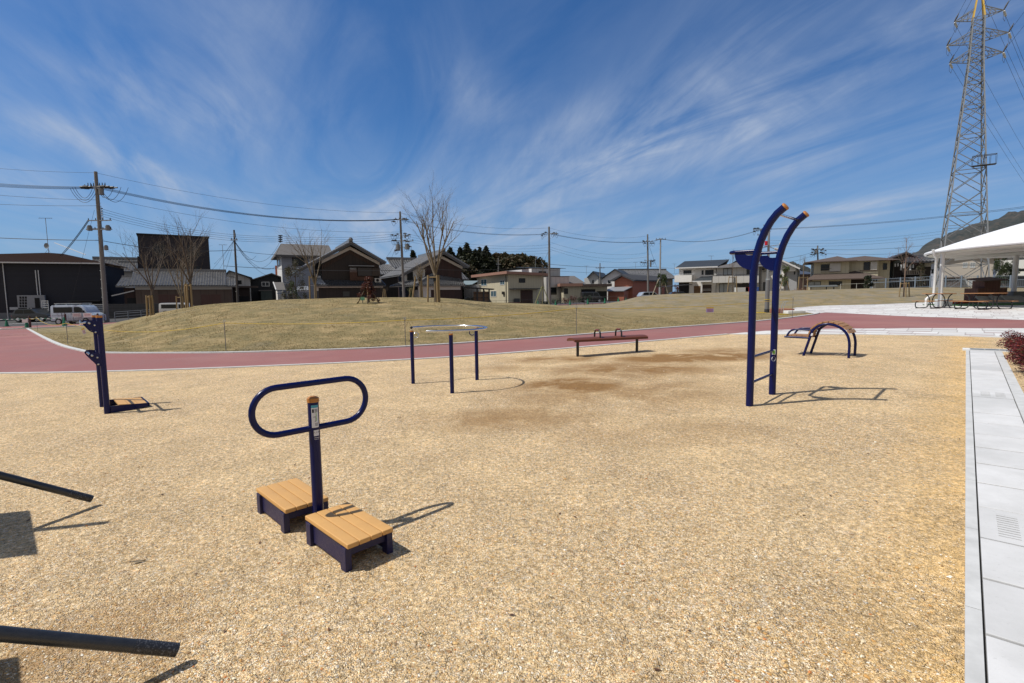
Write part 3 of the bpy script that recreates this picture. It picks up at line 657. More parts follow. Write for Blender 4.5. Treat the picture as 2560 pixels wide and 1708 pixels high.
mb = MB(); d = (pts[-1]-pts[-2]).normalized(); mb.sphere(pts[-1]+d*.01, .026, 10); mb.build('rail_end', BLACKP, t)
for i, sx in ((0, 1), (2, -1)):
    o = RB[i]-rc; mb = MB(); c = o+Vector((sx*.075, -.01, .865)); pp = [c+Vector((sx*.045*cos(a), 0, .045*sin(a))) for a in [radians(q_) for q_ in range(-140, 141, 20)]]
    mb.tube(pp, .0085, 8); mb.cyl(o+Z*.905, c+Vector((0, 0, .045)), .008, n=8); mb.build('stretch_loop', STEEL if i == 0 else NAVY, t, ang=60)
# --- sit-up bench
L1 = Vector((1.57, 12.0, base(1.57, 12.0))); L2 = Vector((3.14, 12.61, base(3.14, 12.61)))
bd = (L2-L1); bd.z = 0; bd.normalize(); bp = Vector((bd.y, -bd.x, 0)); mid = (L1+L2)/2; mid.z = base(mid.x, mid.y)
t = thing('exercise_bench', mid, 'long reddish brown exercise bench with two black U shaped handles', 'bench')
BRN = mat('red_brown_resin', (.125, .036, .016), .5, var=.15, vs=3, bump=.0008, bs=120)
M = Matrix(((bd.x, -bp.x, 0, 0), (bd.y, -bp.y, 0, 0), (0, 0, 1, 0), (0, 0, 0, 1)))
mb = MB(); mb.M = M; sec = []
for i in range(13):
    y = -.2+.4*i/12; e = (y/.2); sec.append((y, .445-.040*abs(e)**2.6))
under = [(y, z-.05) for y, z in sec[::-1]]
poly = sec+under
for k in range(3):
    x0 = -1.03+k*.688; mb.prism([(x0+.003, y, z) for y, z in poly], (.682, 0, 0))
mb.build('seat', BRN, t, ang=30)
mb = MB(); mb.M = M; mb.box(-.95, .95, -.03, .03, .375, .402); mb.box(-.9, -.76, -.15, .15, .372, .40); mb.box(.76, .9, -.15, .15, .372, .40); mb.build('frame', BLACKP, t, smooth=False)
for x, p in ((-.842, L1), (.842, L2)):
    mb = MB(); mb.M = M; zb = p.z-mid.z; mb.cyl((x, 0, zb-.05), (x, 0, .375), .034, n=14); mb.cyl((x, 0, .345), (x, 0, .375), .034, .07, n=14); mb.build('leg', BLACKP, t)
for x in (-.30, .30):
    mb = MB(); mb.M = M; pp = [(x, -.135, .41), (x, -.128, .54), (x, -.10, .585)]+[(x, -.07+.14*i/4, .60) for i in range(5)]+[(x, .10, .585), (x, .128, .54), (x, .135, .41)]
    mb.tube(pp, .021, 10); h = mb.build('handle', BLACKP, t, ang=60)
    mb = MB(); mb.M = M; mb.tube([(x, -.075, .602), (x, 0, .606), (x, .075, .602)], .0235, 10); mb.build('grip', mat('maroon_rubber', (.12, .02, .018), .5), h)
# --- arched back stretcher
F1 = Vector((6.36, 10.94, base(6.36, 10.94))); off = Vector((.365, .355, 0)); a_d = Vector((.72, -.69, 0)).normalized()
t = thing('arched_back_stretcher', F1, 'arched bench of brown slats on navy tubes with a low seat', 'bench')
zg = F1.z
def smooth3(pts, n=5):
    P = [Vector(p) for p in pts]; out = []
    for i in range(len(P)-1):
        p0, p1, p2, p3 = P[max(i-1, 0)], P[i], P[i+1], P[min(i+2, len(P)-1)]
        for k in range(n):
            u = k/n; out.append(.5*((2*p1)+(p2-p0)*u+(2*p0-5*p1+4*p2-p3)*u*u+(3*p1-p0-3*p2+p3)*u**3))
    return out+[P[-1]]
arch = [(-.01, -.06), (.08, .27), (.155, .53), (.20, .60), (.29, .67), (.40, .705), (.50, .70), (.62, .665), (.73, .59), (.805, .48), (.84, .34), (.845, .18), (.84, -.04)]
archs = smooth3([(s_, 0, z) for s_, z in arch], 5)
for o in (Vector((0, 0, 0)), off):
    mb = MB(); mb.tube([o+a_d*p.x+Z*p.z for p in archs], .0265, 14); mb.build('arch_tube', NAVY, t, ang=60)
    mb = MB(); seat = smooth3([(-.385, 0, .405), (-.2, 0, .402), (.10, 0, .40)], 3); mb.tube([o+a_d*p.x+Z*p.z for p in seat], .022, 12); mb.build('seat_rail', NAVY, t, ang=60)
    mb = MB(); rl = smooth3([(-.335, 0, .41), (-.32, 0, .46), (-.265, 0, .535), (-.19, 0, .57), (-.05, 0, .575), (.165, 0, .565)], 4); mb.tube([o+a_d*p.x+Z*p.z for p in rl], .02, 12); mb.build('arm_rail', NAVY, t, ang=60)
SLAT = mat('brown_slat', (.36, .19, .085), .6, var=.12, vs=4)
acc = 0; last = archs[0]; sl_n = 0
L_arch = [p for p in archs if p.z > .40 or (p.x < .5 and p.z > .33)]
# slats laid over the arch
cum = [0]
for p, q_ in zip(L_arch, L_arch[1:]): cum.append(cum[-1]+(q_-p).length)
tot = cum[-1]
def at_len(d):
    for i in range(len(cum)-1):
        if d <= cum[i+1]: u = (d-cum[i])/(cum[i+1]-cum[i]); return L_arch[i].lerp(L_arch[i+1], u), (L_arch[i+1]-L_arch[i]).normalized()
    return L_arch[-1], (L_arch[-1]-L_arch[-2]).normalized()
ns = 11; wsl = (tot*.93)/ns
for i in range(ns):
    p, d = at_len(tot*.0+wsl*(i+.5)); c = a_d*p.x+Z*p.z; dd = a_d*d.x+Z*d.z; nn = dd.cross(off.normalized()); nn = nn if nn.z > 0 or nn.dot(a_d) > 0 else -nn
    if i < ns/2 and nn.z < 0: nn = -nn
    q0 = c+nn*.036; w = dd*(wsl/2-.004); th = nn*.022; e = off.normalized()*.02
    mb = MB(); mb.prism([q0-w-e, q0+w-e, q0+w-e+th, q0-w-e+th], off+e*2); mb.build('slat', SLAT, t, smooth=False)
for i in range(4):
    s_ = -.30+i*.105; mb = MB(); c = a_d*s_+Z*.425; w = a_d*.047; e = off.normalized()*.0
    mb.prism([c-w, c+w, c+w+Z*.022, c-w+Z*.022], off); mb.build('slat', SLAT, t, smooth=False)
mb = MB(); mb.box(-.018, .018, -.031, -.0285, .44, .49); mb.M = None
mb = MB(); c = a_d*.135+Z*.45-off.normalized()*.0285; mb.prism([c, c+a_d*.035+Z*.0, c+a_d*.05+Z*.055, c+a_d*.015+Z*.055], -off.normalized()*.001); mb.build('sticker', WHITE, t, smooth=False)
# --- calf stretching station on the left
n1 = Vector((-5.78, 7.07, base(-5.78, 7.07))); n2 = Vector((-6.26, 7.58, base(-6.26, 7.58)))
t = thing('calf_stretch_station', n1, 'navy twin post stretching station with sloped tan foot board', 'exercise equipment')
o2_ = n2-n1; wdir = o2_.normalized(); bdir = Vector((.69, .72, 0)).normalized()
for i, o in enumerate((Vector((0, 0, 0)), o2_)):
    mb = MB(); mb.tube([o+Z*-.05, o+Z*.7, o+Z*1.375], .037, 18); mb.build('post', NAVY, t)
    mb = MB(); mb.cyl(o+Z*1.372, o+Z*1.40, .039, n=18); mb.build('post_cap', CAPM, t)
    side = -wdir if i == 0 else wdir
    for zc in (1.25, .80):
        poly = [(.0, zc-.09), (-.035, zc-.11), (-.08, zc-.08), (-.14, zc+.01), (-.158, zc+.05), (-.135, zc+.085), (-.08, zc+.085), (.0, zc+.07)]
        mb = MB(); so_ = o-wdir*.004-(wdir*.03 if i == 0 else -wdir*.03); mb.prism([so_+bdir*s_+Z*z for s_, z in poly], wdir*.008); br = mb.build('bracket', NAVY, t, smooth=False)
        for s_, z, r_ in ((-.06, zc+.02, .014), (-.055, zc-.075, .014), (-.115, zc+.052, .017)): MB().sphere(so_+bdir*s_+Z*z+(wdir*-.008 if i == 0 else wdir*.012), r_, 8).build('bolt', BOLT, br)
for zc in (1.25, .80):
    mb = MB(); c = bdir*-.125+Z*(zc+.05); mb.cyl(c-wdir*.03, c+o2_+wdir*.03, .017, n=12); mb.build('grip_bar', STEEL, t)
mb = MB(); c = bdir*-.2+Z*1.30+wdir*.2; mb.tube([c+Vector((0, 0, .035*cos(a)))+wdir*(.035*sin(a)) for a in [radians(v) for v in range(0, 360, 24)]], .006, 6, closed=True); mb.cyl(bdir*-.14+Z*1.305+wdir*.2, c+Z*.0, .012, n=8); mb.build('ring', STEEL, t)
mb = MB()
for o in (Vector((0, 0, 0)), o2_):
    mb.prism([o+bdir*.03+Z*-.02, o+bdir*.50+Z*.03, o+bdir*.50+Z*.082, o+bdir*.03+Z*.105], wdir*(.012 if o.length == 0 else -.012))
mb.prism([bdir*.485+Z*.03, bdir*.50+Z*.03, bdir*.50+Z*.080, bdir*.485+Z*.080], o2_); mb.prism([bdir*.03+Z*.0, bdir*.042+Z*.0, bdir*.042+Z*.1, bdir*.03+Z*.1], o2_)
mb.build('foot_board_frame', NAVY, t, smooth=False)
for i in range(3):
    mb = MB(); s0 = .135+i*.115; z0, z1 = .125-.05*(s0/.5), .125-.05*((s0+.11)/.5); e = wdir*.014
    mb.prism([e+bdir*s0+Z*(z0-.02), e+bdir*(s0+.11)+Z*(z1-.02), e+bdir*(s0+.11)+Z*z1, e+bdir*s0+Z*z0], o2_-wdir*.028); mb.build('plank', PLANK, t, smooth=False)
# --- notice boards at the left edge, held up by black pipe legs that reach into the picture
BPIPE = mat('black_pipe', (.026, .028, .032), .35, var=.35, vs=9, spec=.6)
def scuffed():
    m = mat('scuffed_pipe_end', (.02, .021, .025), .45); t_ = NT(m.node_tree); b_ = t_.n['Principled BSDF']; tc_ = t_.nd('ShaderNodeTexCoord')
    f = t_.map(t_.noise(tc_.outputs['Object'], 130., 4, .8), .54, .74); t_.l.new(t_.mix(f, (.02, .021, .025), (.30, .31, .34)), b_.inputs['Base Color']); return m
SCUFF = scuffed()
def board(pm, label, legs, post_h, span, ht, hb):
    pm = Vector((*pm, base(*pm))); t = thing('notice_board', pm, label, 'notice board')
    mb = MB(); mb.cyl((0, 0, -.1), (0, 0, post_h), .03, n=16); mb.build('post', BPIPE, t)
    mb = MB(); d = ad*span; nn = Vector((.69, .72, 0)).normalized()*.012; mb.prism([d*-.5+Z*hb, d*.5+Z*hb, d*.5+Z*ht, d*-.5+Z*ht], nn); mb.build('board', mat('board_paint', (.05, .06, .09), .5), t, smooth=False)
    for a, b_ in legs:
        a, b_ = Vector(a)-pm, Vector(b_)-pm; dd = (b_-a).normalized()
        mb = MB(); mb.tube([a+dd*.16, b_], .0255, 20); lg = mb.build('leg', BPIPE, t)
        mb = MB(); mb.tube([a, a+dd*.16], .0268, 20); mb.build('leg_sleeve', SCUFF, lg)
board((-4.14, 3.13), 'dark notice board whose upper black pipe leg reaches in from the left edge', [((-3.20, 3.70, base(-3.2, 3.7)+.065), (-3.91, 2.90, base(-3.9, 2.9)+.80))], 2.0, .98, 1.33, .5)
board((-2.66, 1.53), 'dark notice board whose lower black pipe leg reaches in from the left edge', [((-1.41, 1.975, base(-1.41, 1.97)+.075), (-2.40, 1.28, base(-2.4, 1.28)+.77))], 1.35, .98, 1.33, .5)

# --- loose stones, leaves and twigs on the gravel
def pebbles(n, seed, r0, r1, ymin, ymax, name, label):
    rnd = random.Random(seed); mb = MB()
    ico = [Vector(v) for v in ((1, 0, 0), (-1, 0, 0), (0, 1, 0), (0, -1, 0), (0, 0, 1), (0, 0, -1), (.6, .6, .55), (-.6, .6, .5), (-.6, -.6, .55), (.6, -.6, .5))]
    fs = [(0, 6, 4), (6, 2, 4), (2, 7, 4), (7, 1, 4), (1, 8, 4), (8, 3, 4), (3, 9, 4), (9, 0, 4), (0, 2, 6), (2, 1, 7), (1, 3, 8), (3, 0, 9)]
    V = []; F = []
    while len(V) < n*10:
        y = ymin+(ymax-ymin)*rnd.random()**1.5; x = rnd.uniform(-1.08, 1.05)*y
        if .743*x-.67*y > .03: continue
        k = noise.noise(Vector((x*1.2, y*1.2, 4)))
        if rnd.random() > .55+k: continue
        r = r0+(r1-r0)*rnd.random()**3; a = rnd.uniform(0, 6.28); ca_, sa_ = cos(a), sin(a); ex, ey, ez = rnd.uniform(.8, 1.4), rnd.uniform(.6, 1), rnd.uniform(.45, .8); z = base(x, y)+.006+r*.15; o = len(V)
        for v in ico:
            vx, vy, vz = v.x*ex*rnd.uniform(.8, 1.2), v.y*ey*rnd.uniform(.8, 1.2), v.z*ez; V.append((x+r*(vx*ca_-vy*sa_), y+r*(vx*sa_+vy*ca_), z+r*vz))
        F += [tuple(i+o for i in f) for f in fs]
    me = bpy.data.meshes.new(name); me.from_pydata(V, [], F); me.update(); me.materials.append(PEB)
    o = bpy.data.objects.new(name, me); COL.objects.link(o); tag(o, label, kind='stuff')
PEB = bpy.data.materials.new('pebbles'); PEB.use_nodes = True; tt = NT(PEB.node_tree); ge = tt.nd('ShaderNodeNewGeometry')
tt.l.new(tt.ramp(ge.outputs['Random Per Island'], [(0, (.30, .17, .07)), (.06, (.62, .40, .16)), (.22, (.72, .52, .27)), (.45, (.68, .55, .36)), (.62, (.80, .70, .50)), (.76, (.55, .30, .09)), (.84, (.86, .80, .68)), (.93, (.42, .38, .32)), (.975, (.55, .21, .06))], 'CONSTANT'), tt.n['Principled BSDF'].inputs['Base Color']); tt.n['Principled BSDF'].inputs['Roughness'].default_value = .7
pebbles(30000, 3, .0018, .0065, 1.6, 5.2, 'gravel_stones', 'loose pale yellow and white gravel stones')
pebbles(2600, 5, .005, .012, 1.7, 11., 'larger_gravel_stones', 'scattered larger gravel stones')
LEAFB = mat('dead_leaf', (.10, .045, .02), .7, var=.3); TWIG = mat('dry_twig', (.20, .16, .10), .8)
def leaf(px, py, L, a, m, nm, label, cat, g=None):
    p = gnd(px, py); p.z = base(p.x, p.y)+.012; mb = MB(); n = 7; vs = []
    for i in range(n+1):
        u = i/n; w = .3*L*sin(pi*min(1, u*1.02+.0)); x = (u-.5)*L; vs += [(x, -w*.5, .004+.02*abs(u-.5)), (x, 0, .002), (x, w*.5, .006)]
    fs = []
    for i in range(n): fs += [(3*i, 3*i+3, 3*i+4, 3*i+1), (3*i+1, 3*i+4, 3*i+5, 3*i+2)]
    mb.add(vs, fs); o = mb.build(nm, m); o.location = p; o.rotation_euler = (.2, .1, a); tag(o, label, cat, g)
leaf(998, 1048, .045, .3, LEAFB, 'dead_leaf', 'small dark dead leaf on the gravel right of the oval hand rail', 'leaf')
leaf(2010, 1295, .03, .3, LEAFB, 'dead_leaf', 'tiny dead leaf on the gravel far left of the slab path', 'leaf')
leaf(345, 1410, .075, .5, TWIG, 'dry_leaf', 'long dry straw coloured leaf between the two black pipe legs', 'leaf')
leaf(2398, 1102, .035, .9, LEAFB, 'dead_leaf', 'small dead leaf on yellow sand beside the slab path', 'leaf')
leaf(1050, 1594, .022, 1.2, mat('green_leaf', (.08, .16, .03), .6), 'green_leaf', 'single green leaf on the gravel at the bottom of the picture', 'leaf')

# --- short dry tufts that roughen the lawn
def tufts(n, seed):
    r = random.Random(seed); V = []; F = []
    while len(F) < n:
        y = 15.2+r.random()**1.4*17; x = r.uniform(-1.02, .62)*y; f = foot(x/y) if y > 10 else 99
        if y < f+.35 or y > 34: continue
        if noise.noise(Vector((x*.8, y*.8, 9)))+r.uniform(-.5, .5) < -.15: continue
        z = ground(x, y)-.01; h = r.uniform(.015, .05); a = r.uniform(0, 3.14); w = r.uniform(.006, .02); lx, ly = r.gauss(0, .02), r.gauss(0, .02); o = len(V)
        V += [(x-cos(a)*w, y-sin(a)*w, z), (x+cos(a)*w, y+sin(a)*w, z), (x+lx+cos(a)*w*.3, y+ly+sin(a)*w*.3, z+h)]; F.append((o, o+1, o+2))
    me = bpy.data.meshes.new('lawn_tufts'); me.from_pydata(V, [], F); me.update(); me.materials.append(leafm('dry_blades', [(.26, .20, .10), (.36, .27, .135), (.20, .165, .08), (.46, .34, .18), (.30, .23, .115)], .9)); o = bpy.data.objects.new('lawn_tufts', me); COL.objects.link(o); tag(o, 'short dry grass blades on the near side of the mound', kind='stuff')
rnd = random.Random(77); mb = MB()
for _ in range(260):
    y = rnd.uniform(1.8, 12); x = rnd.uniform(-1.05, 1.0)*y
    if .743*x-.67*y > 0 or y > 11.4: continue
    p = Vector((x, y, base(x, y)+.012)); L = rnd.uniform(.006, .02); a = rnd.uniform(0, 6.3); u = Vector((cos(a), sin(a), rnd.uniform(-.1, .3)))*L; v = Vector((-sin(a), cos(a), rnd.uniform(-.2, .2)))*L*rnd.uniform(.1, .5); mb.add([p-u, p+v, p+u, p-v], [(0, 1, 2, 3)])
tag(mb.build('gravel_litter', LEAFB, smooth=False), 'tiny bits of leaf and bark scattered on the gravel', kind='stuff')
# --- red shrubs beside the path
def leafm(name, cols, rough=.5):
    m = bpy.data.materials.new(name); m.use_nodes = True; MATS[name] = m; t_ = NT(m.node_tree); ge_ = t_.nd('ShaderNodeNewGeometry'); n = len(cols)
    c = t_.ramp(ge_.outputs['Random Per Island'], [(i/n, c_) for i, c_ in enumerate(cols)], 'CONSTANT'); b_ = t_.n['Principled BSDF']; t_.l.new(c, b_.inputs['Base Color']); b_.inputs['Roughness'].default_value = rough
    tr = t_.nd('ShaderNodeBsdfTranslucent'); t_.l.new(c, tr.inputs[0]); ms = t_.nd('ShaderNodeMixShader', {0: .25}); t_.l.new(b_.outputs[0], ms.inputs[1]); t_.l.new(tr.outputs[0], ms.inputs[2]); t_.l.new(ms.outputs[0], t_.n['Material Output'].inputs[0]); return m
REDL = leafm('red_leaves', [(.10, .010, .016), (.060, .008, .013), (.16, .018, .018), (.042, .007, .011), (.24, .035, .022), (.11, .022, .020), (.07, .045, .012), (.18, .022, .020)])
tufts(70000, 6)
def leafcloud(mb, centers, n, size, rnd, flat=.5):
    for _ in range(n):
        c, rad = centers[rnd.randrange(len(centers))]; d = Vector((rnd.gauss(0, 1), rnd.gauss(0, 1), rnd.gauss(0, 1))).normalized(); p = Vector(c)+Vector((d.x*rad[0], d.y*rad[1], d.z*rad[2]))*(rnd.random()**.35)
        s = size*rnd.uniform(.6, 1.35); u = Vector((rnd.gauss(0, 1), rnd.gauss(0, 1), rnd.gauss(0, .6))).normalized(); v = u.cross(Vector((rnd.gauss(0, 1), rnd.gauss(0, 1), rnd.gauss(0, 1)))).normalized()
        mb.add([p-u*s, p+v*s*flat*.55, p+u*s, p-v*s*flat*.55], [(0, 1, 2, 3)])
    return mb
BARK = mat('dark_bark', (.07, .05, .035), .85, var=.3, vs=20)
rnd = random.Random(11)
for i, (aa, bb, sc_) in enumerate(((14.6, 1.12, 1.1), (13.6, 1.05, 1.12), (12.6, 1.0, 1.15), (11.45, 1.03, 1.15), (13.2, 1.95, 1.15), (14.9, 2.0, 1.0))):
    p = ab(aa, bb); lab = ['dark red leafy shrub at the far end of the slab path', 'dark red shrub, second from the drain grating', 'dark red shrub, third from the drain grating', 'nearest dark red shrub by the slab path', 'dark red shrub in the back row at the right edge', 'dark red shrub in the back row behind the first one'][i]
    t = thing('red_shrub', p, lab, 'shrub', 'red shrubs beside the slab path')
    cs = [(Vector((rnd.uniform(-.26, .26), rnd.uniform(-.26, .26), rnd.uniform(.10, .34)))*sc_, (.20, .20, .11)) for _ in range(18)]
    mb = MB(); leafcloud(mb, cs, 6500, .025, rnd); mb.build('foliage', REDL, t, smooth=False)
    mb = MB()
    for c, _ in cs[:10]: mb.tube([(0, 0, -.02), Vector(c)*.5+Vector((0, 0, .02)), c], [.008, .005, .002], 5)
    mb.build('stems', BARK, t)
mb = MB(); rnd = random.Random(5)
for _ in range(420):
    p = ab(rnd.uniform(6, 14), .62+abs(rnd.gauss(0, .38)), .012); s = rnd.uniform(.010, .022); a = rnd.uniform(0, 6.3); u = Vector((cos(a), sin(a), rnd.uniform(-.2, .5)))*s; v = Vector((-sin(a), cos(a), rnd.uniform(-.3, .3)))*s*.45; mb.add([p-u, p+v, p+u, p-v], [(0, 1, 2, 3)])
tag(mb.build('leaf_litter', LEAFB, smooth=False), 'fallen brown leaves on the sand under the red shrubs', kind='stuff')
# ------------------------------------------------------------------ shared builders for the background
TILEG = mat('grey_roof_tile', (.15, .15, .152), .30, var=.22, vs=2.2, spec=.7)
TILED = mat('dark_roof_tile', (.06, .063, .072), .38, var=.2, vs=2.5)
SHING = mat('grey_shingle', (.115, .108, .105), .85, var=.22, vs=3); SHINGB = mat('brown_shingle', (.085, .062, .052), .85, var=.22, vs=3); SHINGD = mat('dark_slate', (.03, .037, .045), .6, var=.15, vs=3)
DKWOOD = wallmat('dark_timber', (.022, .015, .012), .45, .6, var=.45); RDWOOD = wallmat('red_timber', (.035, .014, .011), .5, .5, var=.35)
PLAST = mat('white_plaster', (.55, .53, .50), .8, var=.08, vs=1.5); BEIGE = wallmat('cream_siding', (.50, .455, .335), .5, .25, var=.05)
GREYW = wallmat('grey_panel', (.47, .46, .44), .9, .3, var=.06); WHITEW = mat('white_wall', (.74, .72, .69), .8, var=.06, vs=1.)
DKFR = mat('dark_frame', (.02, .018, .017), .5); WFR = mat('white_frame', (.6, .6, .6), .5); GLASS = mat('window_glass', (.012, .016, .02), .12, spec=.35); CURT = mat('curtain', (.33, .36, .38), .5)
DARK = mat('dark_opening', (.008, .008, .009), .8); BRNM = mat('brown_metal', (.07, .045, .035), .5)
CPOLE = mat('concrete_pole', (.17, .16, .15), .85, var=.2, vs=1.2); IRON = mat('dark_iron', (.035, .035, .038), .5); CER = mat('ceramic', (.5, .5, .5), .3)
WIREM = mat('wire', (.015, .015, .018), .6); GALVD = mat('dull_galvanised', (.27, .285, .30), .5, .35, var=.15)
class Fr:
    def __init__(s, O, yaw): s.O = Vector(O); s.M = Matrix.Translation(s.O) @ Matrix.Rotation(yaw, 4, 'Z'); s.I = s.M.inverted()
    def ip(s, px, py, ax, val):
        o = s.I @ CAM; d = (s.I.to_3x3() @ ray(px, py)); t = (val-o[ax])/d[ax]; return o+d*t
    def f(s, px, py, y=0.): p = s.ip(px, py, 1, y); return (p.x, p.z)
    def sd(s, px, py, x=0.): p = s.ip(px, py, 0, x); return (p.y, p.z)
def frame(px, Y, deg, zoff=0.):
    p = atY(px, 740, Y); z = base(p.x, Y)+zoff; p = Vector((p.x, Y, z))
    for _ in range(3): p.x += (px-proj(Vector((p.x, Y, 3)))[0])/FPX*Y
    return Fr((p.x, Y, base(p.x, Y)+zoff), radians(deg))
def house(fr, name, label, cat='house', group=None): return thing(name, None, label, cat, group, M=fr.M)
def win(root, fr, a, side=None, mull=1, fm=None, gm=None, d=.05, name='window', x0=0.):
    """a = photo rectangle (x0,y0,x1,y1); side None = front face y=0, else side face x=x0"""
    if side is None: p, q_ = fr.f(a[0], a[3], x0), fr.f(a[2], a[1], x0)
    else: p, q_ = fr.sd(a[0], a[3], x0), fr.sd(a[2], a[1], x0)
    u0, u1 = sorted((p[0], q_[0])); v0, v1 = sorted((p[1], q_[1])); w = min(.07, (u1-u0)*.12); fm = fm or DKFR; gm = gm or GLASS
    def bx(mb, a0, a1, b0, b1, o, n):
        if side is None: mb.box(a0, a1, x0-o, x0+n, b0, b1)
        elif side > 0: mb.box(x0-n, x0+o, a0, a1, b0, b1)
        else: mb.box(x0-o, x0+n, a0, a1, b0, b1)
    mb = MB(); bx(mb, u0-w, u1+w, v1, v1+w, d, .03); bx(mb, u0-w, u1+w, v0-w, v0, d, .03); bx(mb, u0-w, u0, v0, v1, d, .03); bx(mb, u1, u1+w, v0, v1, d, .03)
    for i in range(mull): c = u0+(u1-u0)*(i+1)/(mull+1); bx(mb, c-w*.4, c+w*.4, v0, v1, d-.005, .03)
    o = mb.build(name, fm, root, smooth=False); mb = MB(); bx(mb, u0, u1, v0, v1, d*.3, .02); mb.build('pane', gm, o, smooth=False); return o
def part(name, m, root, *boxes):
    mb = MB()
    for b_ in boxes: mb.box(*b_)
    return mb.build(name, m, root, smooth=False)
def gable_wall(x0, xr, x1, ze0, zr, ze1, y0, y1, zb=-1.): 
    return MB().prism([(x0, y0, zb), (x1, y0, zb), (x1, y0, ze1), (xr, y0, zr), (x0, y0, ze0)], (0, y1-y0, 0))
def wire(pts, r, name, label, cat, group, sag=None, n=14, sub=None):
    mb = MB()
    for a, b_ in zip(pts, pts[1:]):
        a, b_ = Vector(a), Vector(b_); sg = sag if sag is not None else (b_-a).length*.022
        mb.tube([a.lerp(b_, i/n)-Vector((0, 0, 4*sg*(i/n)*(1-i/n))) for i in range(n+1)], r, 4)
    o = mb.build(name, WIREM, smooth=False); return tag(o, label, cat, group)

# ------------------------------------------------------------------ houses, left to right
def house_dark_block():
    fr = frame(-180, 56.8, 23, -.1); t = house(fr, 'apartment_building', 'long low navy building with brown roof and pale gutter at the far left', 'apartment building')
    xr, ze = fr.f(252, 659); zf = fr.f(200, 790)[1]; W_ = xr
    NV = wallmat('navy_siding', (.012, .014, .024), .3, .25, vert=False, var=.2)
    part('wall', NV, t, (0, W_, 0, 9, -.6, ze-.1))
    part('foundation', mat('foundation_grey', (.16, .17, .18), .8, var=.1), t, (-.03, W_+.03, -.05, 9.03, -.9, zf+.55))
    xa, za = fr.f(120, 632, 5.5); rz = za
    mb = MB(); e = .5
    # hipped roof with a raised ridge on the right and a long low ridge on the left
    A = [(-e, -e, ze), (W_+e, -e, ze), (W_+e, 9+e, ze), (-e, 9+e, ze)]; R0 = (2, 5.5, rz-.35); R1 = (xa, 5.5, rz); R2 = (xa+1.5, 5.5, rz-.1)
    mb.add(A+[R0, R1, R2], [(0, 1, 6, 5, 4), (1, 2, 6), (2, 3, 4, 5, 6), (3, 0, 4), (3, 2, 1, 0)]); mb.build('roof', mat('rust_brown_roof', (.022, .012, .009), .95, var=.35, vs=6, spec=.05), t, smooth=False)
    part('gutter', WFR, t, (-e, W_+e, -e-.12, -e, ze-.1, ze+.05)); 
    mb = MB(); x, z = fr.f(14, 720); x2 = x; mb.cyl((x2, -.12, -.4), (x2, -.12, ze), .05, n=8); mb.build('downpipe', WFR, t)
    a, b_ = fr.f(53, 770), fr.f(118, 738); mbx = part('mailbox_board', mat('pale_grey_panel', (.26, .27, .29), .5), t, (a[0], b_[0], -.75, -.45, a[1], b_[1]))
    for i in range(3):
        for j in range(4):
            p, q_ = fr.f(57+i*6.6, 749+j*6.2-2.4), fr.f(57+i*6.6+4.2, 741+j*6.2)
            part('mailbox_door', DARK, mbx, (p[0], q_[0], -.77, -.74, fr.f(57, 747.2+j*7)[1], fr.f(57, 741.6+j*7)[1]))
    p, q_ = fr.f(96, 769), fr.f(106, 745); part('meter_box', DARK, mbx, (p[0], q_[0], -.78, -.74, p[1], q_[1]))
    mb = MB()
    for px in (77, 84): x, z = fr.f(px, 775); mb.box(x-.07, x+.07, -.66, -.55, -.6, a[1])
    mb.build('board_leg', WFR, mbx, smooth=False)
    for px in (92, 99): x = fr.f(px+1.5, 700)[0]; mb = MB(); mb.cyl((x, -.3, fr.f(px, 738)[1]), (x, -.3, fr.f(px, 676)[1]), .05, n=8); mb.build('conduit', WFR, t)
    p, q_ = fr.f(25, 775), fr.f(45.5, 768); part('placard', mat('placard_pale', (.45, .48, .52), .5), t, (p[0], q_[0], -.05, -.02, p[1], q_[1]))
    # awning over the bay behind the van
    p, q_ = fr.f(176, 752), fr.f(250, 746); part('bay_opening', DARK, t, (p[0]+1.0, q_[0], -.02, .2, -.2, fr.f(200, 752)[1])); part('bay_canopy', IRON, t, (p[0], q_[0]+.2, -.9, -.02, q_[1]-.35, q_[1]-.25))
    # aerial with dish
    ab_ = fr.ip(122, 636, 1, 5.5); at_ = Vector((ab_.x, 5.5, fr.f(118, 545, 5.5)[1])); an = thing('roof_aerial', fr.M @ Vector((ab_.x, 5.5, rz-.05)), 'tall television aerial with a round dish on the brown roof ridge', 'aerial')
    h = at_.z-rz
    mb = MB(); mb.cyl((0, 0, -.05), (0, 0, h), .03, n=6); mb.tube([(-.45, -.2, -.2), (0, 0, .55), (.45, -.2, -.2)], .02, 5); mb.build('mast', GALVD, an)
    mb = MB(); mb.bar((-.6, -.3, h-.03), (.6, .3, h+.05), .04)
    for i in range(7): c = Vector((-.5+i*.17, -.25+i*.085, h)); mb.bar(c+Vector((-.1, .2, 0)), c-Vector((-.1, .2, 0)), .02)
    mb.build('yagi', GALVD, an, smooth=False)
    mb = MB(); mb.add([(0, -.12, .9)]+[(.33*cos(a*pi/8), -.22, .9+.36*sin(a*pi/8)) for a in range(16)], [(0, 1+k, 1+(k+1) % 16) for k in range(16)]); mb.build('dish', GALVD, an)
    b2_ = atY(136, 607, 70); b3_ = atY(214, 637, 66)
    o = MB().bar(b2_, b3_, .07).build('aerial_boom', WFR, smooth=False); tag(o, 'long thin white aerial boom slanting above the brown roof', 'aerial')
house_dark_block()

